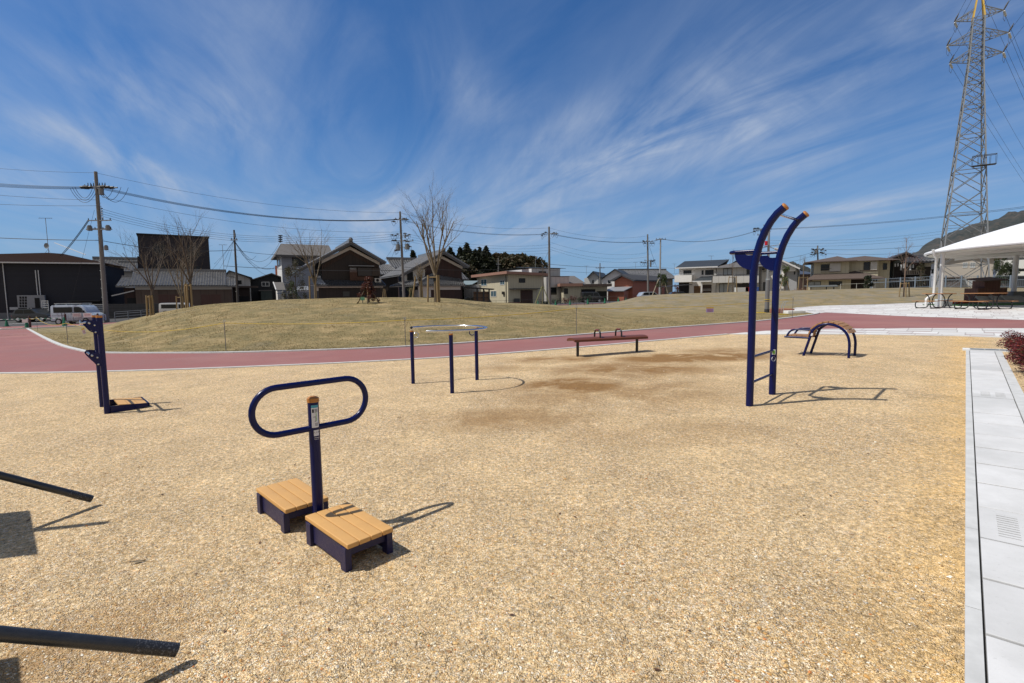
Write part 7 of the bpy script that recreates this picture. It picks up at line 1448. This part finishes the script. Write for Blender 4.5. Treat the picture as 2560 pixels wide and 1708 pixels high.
GW = 'overhead wires along the street'
def span(a, b_, label, r=.018, sag=None): wire([a, b_], r, 'overhead_wire', label, 'wire', GW, sag)
w_ = lambda px, py, Y: atY(px, py, Y)
for i in range(4):
    span(w_(-160, 444+i*3.0, 47), w_(242, 467+i*1.6, 52), ['uppermost', 'second', 'third', 'lowest'][i]+' thick wire of the upper bundle left of the big utility pole', .018, .25)
    span(w_(246, 466+i*1.8, 52), w_(1000, 548+i*.5, 66), ['uppermost', 'second', 'third', 'lowest'][i]+' thick upper bundle wire between the big left pole and the transformer pole', .016, 1.25)
for i in range(3): span(w_(1001, 548.5+i*1.2, 66), w_(1373, 584+i*.8, 72), ['highest', 'middle', 'lowest'][i]+' wire of the thin upper bundle crossing behind the tallest bare tree', .011, .8)
for i in range(3): span(w_(1376, 584+i*1., 72), w_(1619, 604.5+i*.5, 84), ['highest', 'middle', 'lowest'][i]+' wire of the thin upper bundle over the garage and white gabled houses', .012, .5)
for i in range(2): span(w_(1621, 604+i, 84), w_(1651, 597+i, 80), ['upper', 'lower'][i]+' short wire between the two poles by the brick house', .02, .1)
for i in range(2): span(w_(1653, 597+i, 80), w_(1900, 574+i*1.2, 73), ['upper', 'lower'][i]+' sagging wire running to the pole behind the hanging bar', .016, .95)
for i in range(2): span(w_(1903, 573+i*1.4, 73), w_(2700, 497+i*3.5, 60), ['upper', 'lower'][i]+' long wire rising right across the pylon from behind the hanging bar', .018, .6)
span(w_(-150, 407, 47), w_(239, 432, 52), 'thin top wire left of the big utility pole', .012, .2); span(w_(239, 432, 52), w_(1000, 532, 66), 'thin top wire from the big left pole to the pole with transformers', .012, 1.0); span(w_(1000, 532, 66), w_(1373, 570, 72), 'thin top wire behind the tallest bare tree', .011, .8); span(w_(1373, 570, 72), w_(1619, 590, 84), 'thin top wire over the garage house', .010, .8)
span(w_(-150, 473, 47), w_(240, 500, 52), 'second thin wire left of the big utility pole', .014, .2); span(w_(-150, 503, 47), w_(241, 514.5, 52), 'third thin wire left of the big utility pole', .015, .15)
span(w_(256, 493, 52), w_(1002, 580, 66), 'thin wire with small markers below the upper bundle', .013, 1.1)
for i in range(4):
    span(w_(256, 523+i*6, 52), w_(701, 591+i*4.6, 62), ['uppermost', 'second', 'third', 'lowest'][i]+' parallel low wire above the charcoal house', .013, .75); span(w_(701, 591+i*4.6, 62), w_(1003, 583+i*6, 66), ['uppermost', 'second', 'third', 'lowest'][i]+' parallel low wire over the timber house roof', .013, .35)
    span(w_(1006, 582+i*6, 66), w_(1373, 612+i*7, 72), ['uppermost', 'second', 'third', 'lowest'][i]+' parallel low wire crossing the tallest bare tree', .010, .8)
for i in range(3): span(w_(1376, 606+i*6+(6 if i else 0), 72), w_(1619, 632+i*10, 84), ['uppermost', 'second', 'lowest'][i]+' parallel low wire over the white gabled house', .010, .9)
span(w_(-150, 587, 47), w_(250, 601, 52), 'thick telephone cable passing the big utility pole on the left', .03, .12); span(w_(250, 601, 52), w_(590, 625, 60), 'telephone cable crossing the charcoal house', .026, .5); span(w_(590, 625, 60), w_(705, 637, 64), 'telephone cable right of the thin dark pole', .02, .15)
span(w_(560, 665, 58), w_(1006, 676, 66), 'telephone cable running in front of the timber house', .026, .25); span(w_(1010, 668, 66), w_(1373, 661, 72), 'telephone cable in front of the dark grove', .02, .6); span(w_(1376, 661, 72), w_(1619, 666, 84), 'telephone cable above the roofs right of the plain pole', .022, .3); span(w_(1621, 665, 84), w_(1900, 655, 73), 'telephone cable running to the white balcony house', .016, .7); span(w_(1376, 676, 73), w_(1700, 684, 90), 'low cable just above the garage house roofs', .014, .3)
span(w_(236, 525, 52), w_(175, 770, 50), 'guy wire slanting from the big left pole to the van', .014, 0.); span(w_(272, 640, 55), w_(330, 646, 80), 'short cable to the tiled house behind the pole', .014, .2)
for i in range(2): span(w_(219+i*3, 552, 52), w_(150+i*4, 640, 60), ['left', 'right'][i]+' thick service cable dropping from the big left pole to the navy building', .035, .15)
for i, (px, py) in enumerate(((529, 676), (548, 674), (536, 660), (566, 672))): span(w_(584, 602, 60), w_(px, py, 66), ['outermost', 'second', 'third', 'innermost'][(0, 2, 1, 3)[i]]+' service wire fanning down left from the thin dark pole', .014, .15)
for i, (px, py) in enumerate(((640, 640), (702, 600), (672, 690), (702, 610), (695, 664))): span(w_(586, 601, 60), w_(px, py, 64), ['longest', 'steep', 'slack low', 'deep', 'short'][i]+' service wire sagging right from the thin dark pole', .016, [1.2, 2.6, .8, 3.1, 1.6][i])
for i in range(2): span(w_(990+i*4, 606, 66), w_(958+i*16, 655, 74), ['left', 'right'][i]+' service wire dropping left from the pole with transformers', .014, .1)
span(w_(1371, 628, 72), w_(1350, 672, 86), 'slanting service wire left of the plain pole', .016, .1)
for j in range(2): span(w_(1622, 612, 84), w_(1642+j*4, 668+j*10, 86), ['steeper', 'flatter'][j]+' service wire slanting right from the pole by the brick house', .014, .1)
span(w_(2041, 627, 96), w_(1905, 648, 76), 'upper wire from the far right pole towards the hanging bar', .02, .5); span(w_(2041, 636, 96), w_(1905, 660, 76), 'lower wire from the far right pole towards the hanging bar', .018, .5)
span(w_(2048, 623, 96), w_(2330, 612, 84), 'upper wire from the far right pole towards the pavilion', .022, .4); span(w_(2048, 633, 96), w_(2330, 628, 84), 'lower wire from the far right pole towards the pavilion', .02, .4)
for i in range(3): span(w_(1905, 600+i*7, 74), w_(2380, 575+i*7, 66), ['upper', 'middle', 'lower'][i]+' thin distant wire above the cream hip roof house', .010, .6)
# string of four dark insulators where the low wires meet
for i in range(4):
    c = w_(701, 590.5+i*4.8, 62); o = MB().cyl((0, 0, -.09), (0, 0, .09), .03, .30, n=8).build('bell_insulator', IRON); o.location = c; tag(o, ['topmost', 'second', 'third', 'lowest'][i]+' dark cup shaped insulator above the tall white house', 'insulator', 'string of four insulators above the white house')
# small aerials on roofs
for px, yb, yt, Y, lab in ((560, 676, 612, 74, 'thin television aerial beside the thin dark pole'), (1339, 672, 641, 92, 'television aerial on the flat roofed house'), (1466, 682, 665, 112, 'aerial on the solar roof house'), (1589, 672, 656, 112, 'aerial above the long grey house'), (1686, 678, 660, 112, 'aerial left of the white balcony house'), (1778, 650, 640, 84, 'short aerial on the white balcony house'), (1999, 680, 640, 104, 'thin pole with small arm right of the hanging bar'), (2245, 640, 622, 78, 'short aerial on the old wooden house')):
    a, b_ = atY(px, yb+3, Y), atY(px, yt, Y); t = thing('roof_aerial', a, lab, 'aerial', 'roof aerials'); MB().cyl((0, 0, -.2), (0, 0, (b_-a).z), .03, n=5).build('mast', GALVD, t); mb = MB(); mb.bar((-.5, 0, (b_-a).z), (.5, .3, (b_-a).z), .04); mb.bar((-.3, -.3, (b_-a).z), (-.3, .3, (b_-a).z), .03); mb.bar((.3, -.2, (b_-a).z), (.3, .4, (b_-a).z), .03); mb.build('yagi', GALVD, t, smooth=False)

# park light pole behind the hanging bar
p = gnd(1917, 781.5); p.z = ground(p.x, p.y); Hh = atY(1924, 562, p.y).z-p.z; xt = atY(1921, 562, p.y).x-p.x; Hs = atY(1920, 700, p.y).z-p.z
t = thing('park_light_pole', p, 'tall grey steel pole with lamps and a red beacon behind the hanging bar', 'light pole'); GP = mat('grey_pole_paint', (.15, .15, .155), .45, var=.08)
MB().cyl((0, 0, -.1), (0, 0, Hs), .135, .12, n=18).build('lower_shaft', GP, t); MB().cyl((0, 0, 0), (0, 0, .22), .145, n=18).build('base_band', IRON, t); MB().tube([(0, 0, Hs), (xt*.5, 0, Hh)], [.078, .066], 14).build('upper_shaft', mat('galv_pole', (.26, .27, .28), .4, .4), t); MB().cyl((0, 0, Hs-.02), (0, 0, Hs+.08), .13, n=18).build('collar', GALV, t)
zl = atY(1921, 612, p.y).z-p.z; c = Vector((xt*.4, 0, 0))
for sx, zo in ((-.62, -.25), (-.3, -.1), (.75, .0), (.45, -.3)):
    mb = MB(); mb.cyl(c+Z*(zl-.1), c+Vector((sx, -.05, zl+zo)), .02, n=5); b_ = mb.build('lamp_arm', GALVD, t); mb = MB(); mb.tube([c+Vector((sx-.1, -.05, zl+zo+.06)), c+Vector((sx+.26*(1 if sx > 0 else -1), -.12, zl+zo-.06))], .075, 8); mb.build('floodlight', CER, b_)
MB().cyl(c+Vector((-.22, -.15, zl-.05)), c+Vector((-.22, -.15, zl+.2)), .085, n=12).build('red_beacon', mat('red_beacon', (.45, .01, .02), .3), t)
MB().tube([c+Vector((-.35, 0, Hh-.02)), c+Vector((-.1, 0, Hh))], .03, 6).build('top_bracket', GALVD, t); mb = MB(); mb.tube([Vector((.15*cos(a), .15*sin(a), atY(1917, 749, p.y).z-p.z)) for a in [2*pi*k/14 for k in range(14)]], .02, 5, closed=True); mb.build('tied_rope', ROPE, t)
o = MB().tube([(.35*cos(a)-.9, .2*sin(a)-1.0, .03+.01*(a % 2)) for a in [k*.6 for k in range(30)]], .014, 5).build('rope_coil', ROPE); o.location = p; tag(o, 'coil of yellow rope lying at the foot of the park light pole', 'rope')
p = gnd(1952, 787); p.z = ground(p.x, p.y); t = thing('drinking_spout', p, 'thin curved steel stand on a yellow foot near the plaza edge', 'stand')
for dx in (0, .12): MB().tube([(dx, 0, 0), (dx+.02, 0, .45), (dx+.12, 0, .68), (dx+.26, 0, .74)], .014, 6).build('curved_tube', GALV, t)
MB().box(-.25, .35, -.15, .15, 0, .05).build('foot', mat('yellow_foot', (.6, .45, .05), .5), t, smooth=False)
p = gnd(1985, 783.5); p.z = ground(p.x, p.y); t = thing('step_block', p, 'low white step with a reddish top beside the plaza', 'step'); MB().box(-.5, .5, -.3, .3, -.05, .16).build('block', M_FR, t, bevel=.02); MB().box(-.75, .2, .31, 1.3, -.05, .26).build('red_block', mat('terracotta', (.30, .12, .07), .7), t, bevel=.02)

# ------------------------------------------------------------------ pavilion
pc = Vector((34, 28, base(34, 28))); t = thing('pavilion', pc, 'white membrane roofed pavilion on white columns at the right edge', 'pavilion')
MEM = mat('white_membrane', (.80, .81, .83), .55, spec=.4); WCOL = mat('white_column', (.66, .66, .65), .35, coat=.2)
A_, B_ = 8.5, 9.0; zr_ = 4.0-pc.z; nr, na = 14, 96; mb = MB(); vs = []
for i in range(nr+1):
    r_ = i/nr
    for k in range(na):
        a = 2*pi*k/na; vs.append((A_*r_*cos(a), B_*r_*sin(a), zr_+3.1*(1-r_)**1.0*(.82+.18*r_)-.05*(r_**6)+.02*cos(a*12)*sin(pi*r_)))
fs = [(i*na+k, i*na+(k+1) % na, (i+1)*na+(k+1) % na, (i+1)*na+k) for i in range(nr) for k in range(na)]
mb.add(vs, fs); mb.build('roof_membrane', MEM, t, ang=60)
mb = MB(); mb.tube([(A_*cos(a), B_*sin(a), zr_-.12) for a in [2*pi*k/na for k in range(na)]], .09, 8, closed=True); mb.build('rim', MEM, t, ang=60)
mb = MB(); vs = []
for i in range(nr+1):
    r_ = i/nr
    for k in range(na): a = 2*pi*k/na; vs.append((A_*r_*cos(a)*.985, B_*r_*sin(a)*.985, zr_-.22+.25*(1-r_)))
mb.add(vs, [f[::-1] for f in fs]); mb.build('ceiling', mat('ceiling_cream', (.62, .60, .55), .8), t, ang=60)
for k in range(8):
    a = 2*pi*(k+.35)/8; mb = MB(); mb.bar((A_*.12*cos(a), B_*.12*sin(a), zr_-.05), (A_*.97*cos(a), B_*.97*sin(a), zr_-.3), .09, .16); mb.build('rafter', WCOL, t, smooth=False)
for (cx, cy, r_) in ((26.55, 31.3, .115), (34.75, 35., .15), (41.6, 26.5, .15), (31, 20.2, .15)):
    b0 = Vector((cx, cy, base(cx, cy)))-pc; mb = MB(); mb.cyl(b0-Z*.1, Vector((b0.x, b0.y, zr_-.15)), r_, n=20); c_ = mb.build('column', WCOL, t)
    if cx != 26.55: mb = MB(); mb.box(b0.x-.4, b0.x+.4, b0.y-.4, b0.y+.4, b0.z, b0.z+.75); mb.build('column_base', mat('base_grey', (.16, .16, .15), .7, var=.15), c_, bevel=.02)
b0 = Vector((26.0, 31.3, base(26, 31.3)))-pc; mb = MB(); mb.tube([Vector((25.75, 31.1, 4.0))-pc, Vector((25.85, 31.1, 3.7))-pc, Vector((26.08, 31.2, 3.45))-pc, Vector((26.05, 31.2, 1.25))-pc, Vector((25.6, 31.0, 1.12))-pc, Vector((25.45, 31.0, 1.0))-pc, Vector((25.45, 31.0, .46))-pc], .075, 10); mb.build('downpipe', WCOL, t, ang=50)
# turf mats, stone slabs and boxes beneath
o = MB().box(-2.2, 14, -3, 1.2, 0, .045).build('turf_mat', mat('green_turf', (.045, .13, .03), .9, var=.2, vs=9), smooth=False); o.location = (30.5, 33.5, base(30.5, 33.5)+.02); o.rotation_euler = (0, -SL, radians(-6)); tag(o, 'bright green artificial turf under the pavilion', 'mat')
o = MB().box(-1.6, 1.2, -.5, .5, 0, .16).build('red_mat', mat('red_turf', (.34, .03, .03), .9, var=.2, vs=9), smooth=False); o.location = (31.2, 34.6, base(31.2, 34.6)+.05); tag(o, 'red mat behind the picnic tables', 'mat')
p = Vector((27.2, 31.8, base(27.2, 31.8))); t = thing('service_box', p, 'pale grey box at the foot of the pavilion column', 'box'); MB().box(-.32, .36, -.25, .3, 0, .48).build('body', mat('pale_box', (.45, .47, .47), .6), t, bevel=.02); MB().box(-.27, .3, -.27, -.251, .06, .42).build('door', mat('pale_box_door', (.36, .38, .38), .6), t, smooth=False)
pp = atY(2465, 748, 34); p = Vector((pp.x, 34, base(pp.x, 34))); t = thing('wooden_shed', p, 'dark brown wooden bin with a sloping lid behind the right picnic table', 'bin'); DB = wallmat('brown_boards', (.12, .05, .03), .2, .5, var=.2)
MB().box(-1.05, .9, -.5, .5, 0, 1.05).build('body', DB, t, smooth=False); MB().box(-.45, .6, -.3, .6, 1.05, 1.55).build('upper_box', DB, t, smooth=False); mb = MB(); mb.slab((-.7, -.5, 1.52), (.95, -.5, 1.60), (.95, .8, 1.82), (-.7, .8, 1.72), .06); mb.build('lid', mat('lid_wood', (.08, .04, .025), .7), t, smooth=False)
rnd = random.Random(2); STN = mat('stone_slab', (.30, .30, .29), .85, var=.15, vs=3)
for i, (px, w, lab) in enumerate(((2487, 1.6, 'left leaning grey stone slab behind the right picnic table'), (2513, 1.3, 'middle leaning grey stone slab'), (2540, 1.4, 'right leaning grey stone slab below the column'))):
    pp = atY(px, 757, 33); o = MB().prism([(-w/2, 0, 0), (w/2, -.1, 0), (w/2-.1, .5, .38), (-w/2-.15, .45, .42)], (0, .02, .07)).build('stone_slab', STN, bevel=.01); o.location = (pp.x, 33-i*.1, base(pp.x, 33)+.06); tag(o, lab, 'stone', 'stone slabs under the pavilion')
TOPW = mat('table_wood', (.36, .17, .07), .55, var=.15, vs=4)
def picnic(px, py, label, k=1.):
    p = gnd(px, py); p.z = base(p.x, p.y); t = thing('picnic_table', p, label, 'picnic table', 'picnic tables by the pavilion', yaw=radians(-86))
    for i in range(4): MB().box(-.70*k, .70*k, -.42+i*.212, -.42+i*.212+.20, .845, .885).build('tabletop_plank', TOPW, t, bevel=.006)
    for sy in (-1, 1):
        for j in range(2): MB().box(-.74*k, .74*k, sy*.84-.15+j*.155, sy*.84-.15+j*.155+.145, .42, .455).build('bench_plank', TOPW, t, bevel=.006)
    for x in (-.5*k, .5*k):
        for sy in (-1, 1):
            mb = MB(); ctrl = [(x, sy*.34, .84), (x, sy*.17, .70), (x, sy*.09, .45), (x, sy*.14, .2), (x, sy*.28, .06), (x, sy*.58, .03), (x, sy*.86, .04), (x, sy*.96, .12), (x, sy*.98, .25), (x, sy*.93, .38), (x, sy*.78, .42)]
            mb.tube(smooth3(ctrl, 4), .027, 8); mb.build('curved_leg', BLACKP, t, ang=60)
            mb = MB(); mb.cyl((x, sy*.9, -.01), (x, sy*.9, .05), .05, n=8); mb.build('foot', BLACKP, t)
        mb = MB(); mb.bar((x, -.36, .835), (x, .36, .835), .05, .02); mb.build('top_bracket', BLACKP, t, smooth=False)
picnic(2345, 771, 'left picnic table with curved black legs beside the white column'); picnic(2456, 773.5, 'right picnic table with curved black legs in front of the brown bin', 1.3)
# fence behind the pavilion
p0 = place(2178, 57); p1 = place(2700, 50); t = thing('park_fence', p0, 'blue grey steel fence with round posts along the top of the bank', 'fence'); BG_ = mat('blue_grey_steel', (.22, .27, .33), .45, .3); d = p1-p0; n = 13
for i in range(n+1):
    c = d*(i/n); c.z = ground(p0.x+c.x, p0.y+c.y)-p0.z; MB().cyl(c-Z*.2, c+Z*1.3, .07, n=8).build('post', BG_, t)
for i in range(n):
    a = d*(i/n); b_ = d*((i+1)/n); a.z = ground(p0.x+a.x, p0.y+a.y)-p0.z; b_.z = ground(p0.x+b_.x, p0.y+b_.y)-p0.z; mb = MB(); mb.cyl(a+Z*.85, b_+Z*.85, .03, n=5); mb.cyl(a+Z*1.22, b_+Z*1.22, .02, n=5); mb.cyl(a+Z*.15, b_+Z*.15, .02, n=5)
    for k in range(9): c = a.lerp(b_, (k+.5)/9); mb.cyl(c+Z*.15, c+Z*1.22, .009, n=3)
    mb.build('fence_panel', BG_, t)

# ------------------------------------------------------------------ transmission tower
TY = 62.; tp = atY(2401, 715, TY); tp = Vector((tp.x, TY, base(tp.x, TY))); t = thing('transmission_tower', tp, 'tall lattice steel pylon with yellow top behind the pavilion', 'pylon', yaw=radians(-34))
Rm = Matrix.Rotation(radians(-34), 3, 'Z'); LAT = mat('tower_steel', (.25, .265, .28), .5, .3, var=.15); LATD = mat('tower_steel_dull', (.17, .18, .19), .6, .2); YEL = mat('tower_yellow', (.55, .36, .06), .6)
def th(y, px=2440): return atY(px, y, TY).z-tp.z
z_arm = [th(46), th(104), th(150)]; ztop = th(-22); z_y = th(46)
def half(z):
    tab = [(0, 2.3), (th(550), 1.74), (th(240), .86), (z_arm[2], .62), (z_arm[0], .5), (ztop, .14)]
    for (a, fa), (b_, fb) in zip(tab, tab[1:]):
        if z <= b_: return fa+(fb-fa)*(z-a)/(b_-a)
    return .18
def corner(i, z): h = half(z); return Vector(((h if i in (0, 3) else -h), (-h if i in (0, 1) else h), z))
for i in range(4):
    mb = MB(); 
    for za_, zb_ in ((-.3, th(550)), (th(550), th(240)), (th(240), z_arm[2])): mb.bar(corner(i, za_), corner(i, zb_), .12)
    mb.bar(corner(i, z_arm[2]), corner(i, z_y), .12); mb.build('leg', LAT, t, smooth=False)
    mb = MB(); mb.bar(corner(i, z_y), corner(i, ztop), .13); mb.build('top_leg', YEL, t, smooth=False)
levels = [0]; z = 0
while z < z_arm[2]-1: z += max(1.25, half(z)*1.55); levels.append(min(z, z_arm[2]))
levels += [z_arm[2]+(z_y-z_arm[2])*k/6 for k in range(1, 7)]
k = 0
for f in range(4):
    i, j = f, (f+1) % 4; mb = MB()
    for n_, (a, b_) in enumerate(zip(levels, levels[1:])):
        if b_-a < .2: continue
        w = .075 if a < z_arm[2] else .055; mb.bar(corner(i, a), corner(j, b_), w)
        mb.bar(corner(j, a), corner(i, b_), w) 
        if n_ % 2 == 0: mb.bar(corner(i, b_), corner(j, b_), w)
        if half(a) > 1.6: m_ = (a+b_)/2; mb.bar(corner(i, m_), (corner(i, a)+corner(j, b_))/2, .05); mb.bar(corner(j, m_), (corner(j, a)+corner(i, b_))/2, .05)
    mb.build('face_bracing', LATD, t, smooth=False)
ARM = [(z_arm[0], 2.0), (z_arm[1], 2.6), (z_arm[2], 2.1)]; tips = []
for za, L in ARM:
    for sx in (1, -1):
        h = half(za); hu = half(za+1.1); tip = Vector((sx*(h+L*.82), 0, za+.25)); mb = MB()
        for sy in (-1, 1):
            mb.bar((sx*h, sy*h, za), tip, .07); mb.bar((sx*hu, sy*hu, za+1.15), tip, .07)
            for u in (.3, .6): a = Vector((sx*h, sy*h, za)).lerp(tip, u); b_ = Vector((sx*hu, sy*hu, za+1.15)).lerp(tip, u); mb.bar(a, b_, .04); mb.bar(a, Vector((sx*hu, sy*hu, za+1.15)).lerp(tip, max(0, u-.3)), .04)
        for u in (.25, .5, .75): mb.bar(Vector((sx*h, -h, za)).lerp(tip, u), Vector((sx*h, h, za)).lerp(tip, u), .04)
        arm = mb.build('crossarm', LATD, t, smooth=False); tips.append(tip)
        wd = Rm.inverted() @ Vector((.80, .60, -.25)).normalized(); e = tip+wd*1.3
        mb = MB(); mb.tube([tip+wd*.15]+[tip+wd*(.15+1.05*k_/10) for k_ in range(1, 10)]+[e], [.05]+[.13 if k_ % 2 else .08 for k_ in range(1, 10)]+[.04], 8); mb.build('insulator_string', mat('porcelain', (.50, .52, .52), .3), arm)
        mb = MB(); u2 = Rm.inverted() @ Vector((.25, -.3, .9)).normalized(); mb.tube([tip, tip+u2*.45, tip+u2*.95], [.07, .10, .03], 6); mb.tube([e, e+Vector((0, 0, -.8))+wd*-.5, tip+Vector((0, 0, -.9)), tip], .015, 4); mb.build('fitting', IRON, arm)
# inspection cage
zc = th(424); c = corner(0, zc); mb = MB(); x0, x1 = c.x-1.3, c.x+.75; y0, y1 = -half(zc)-.1, -half(zc)-.7
for z in (zc, zc+1.1): 
    mb.bar((x0, y0, z), (x1, y0, z), .06); mb.bar((x0, y1, z), (x1, y1, z), .06); mb.bar((x0, y0, z), (x0, y1, z), .05); mb.bar((x1, y0, z), (x1, y1, z), .05)
for i in range(5): x = x0+(x1-x0)*i/4; mb.bar((x, y1, zc), (x, y1, zc+1.0), .03); mb.bar((x, y0, zc), (x, y0, zc+1.0), .03)
mb.box(x0, x1, y1, y0, zc-.06, zc); mb.build('work_cage', IRON, t, smooth=False)
GWT = 'power lines of the pylon'; ARMN = ['top right arm', 'top left arm', 'middle right arm', 'middle left arm', 'bottom right arm', 'bottom left arm']
for i, tip in enumerate(tips):
    w0 = tp+Rm @ tip; far = w0+Vector((150, 112, -20)); d = Vector((.80, .60, 0)).normalized()
    wire([w0+Vector((.80, .60, -.25)).normalized()*1.3, far], .015, 'power_line', 'heavy power line sloping down right from the '+ARMN[i]+' of the pylon', 'power line', GWT, 3.5, 16)
    wire([w0, w0+Vector((-.51, -.86, 0))*90+Vector((0, 0, 6))], .015, 'power_line', 'heavy power line rising out of view from the '+ARMN[i]+' of the pylon', 'power line', GWT, 1.5, 16)
w0 = tp+Rm @ Vector((0, 0, ztop)); wire([w0, w0+Vector((150, 112, -20))], .016, 'power_line', 'thin earth wire from the tip of the pylon', 'power line', GWT, 3.)

# ------------------------------------------------------------------ hills
def hill(name, label, pts, Y, depth, seed):
    """wooded ridge whose skyline follows the photo columns, built at its real distance"""
    rnd = random.Random(seed); mb = MB(); n = 150; vs = []; rows = 12; x0, x1 = pts[0][0], pts[-1][0]
    for i in range(n+1):
        px = x0+(x1-x0)*i/n; py = pts[-1][1]
        for (a, fa), (b_, fb) in zip(pts, pts[1:]):
            if a <= px <= b_: py = fa+(fb-fa)*(px-a)/(b_-a); break
        top = atY(px, py, Y)
        for r_ in range(rows+1):
            u = r_/rows; h = top.z*(1-u**1.5)*1.; y = Y-depth*u; x = top.x*(y/Y)
            b = (noise.noise(Vector((x*.04, y*.04, seed)))*7+noise.noise(Vector((x*.12, y*.12, seed)))*4.5+noise.noise(Vector((x*.35, y*.35, seed)))*2.)*(1-u*.3)
            vs.append((x, y, max(-3, h+(b if r_ < rows else -3))))
    mb.add(vs, [(i*(rows+1)+r_, (i+1)*(rows+1)+r_, (i+1)*(rows+1)+r_+1, i*(rows+1)+r_+1) for i in range(n) for r_ in range(rows)]); tag(mb.build(name, HILLM, ang=180), label, kind='structure')
def g_hill(t_, b_, P, X, Y):
    n = t_.noise(P, .05, 6, .7); n2 = t_.noise(P, .22, 4, .7); f = t_.m('ADD', t_.m('MULTIPLY', n, .5), t_.m('MULTIPLY', n2, .5))
    c = t_.ramp(f, [(.38, (.024, .031, .032)), (.46, (.038, .045, .042)), (.54, (.060, .056, .050)), (.64, (.085, .073, .064))]); t_.l.new(c, b_.inputs['Base Color'])
HILLM = groundmat('wooded_hill', g_hill)
hill('hill', 'wooded hill rising at the right edge', [(2255, 655), (2275, 640), (2293, 628), (2333, 603), (2350, 598), (2380, 583), (2417, 566), (2440, 561), (2472, 553), (2485, 549), (2524, 535), (2555, 528), (2620, 515), (2800, 480), (3100, 500), (3500, 560)], 800, 260, 3)
hill('hill', 'small far hill behind the white side house', [(1880, 690), (1915, 668), (1945, 655), (1965, 651), (1990, 661), (2018, 673), (2050, 688)], 620, 120, 8)
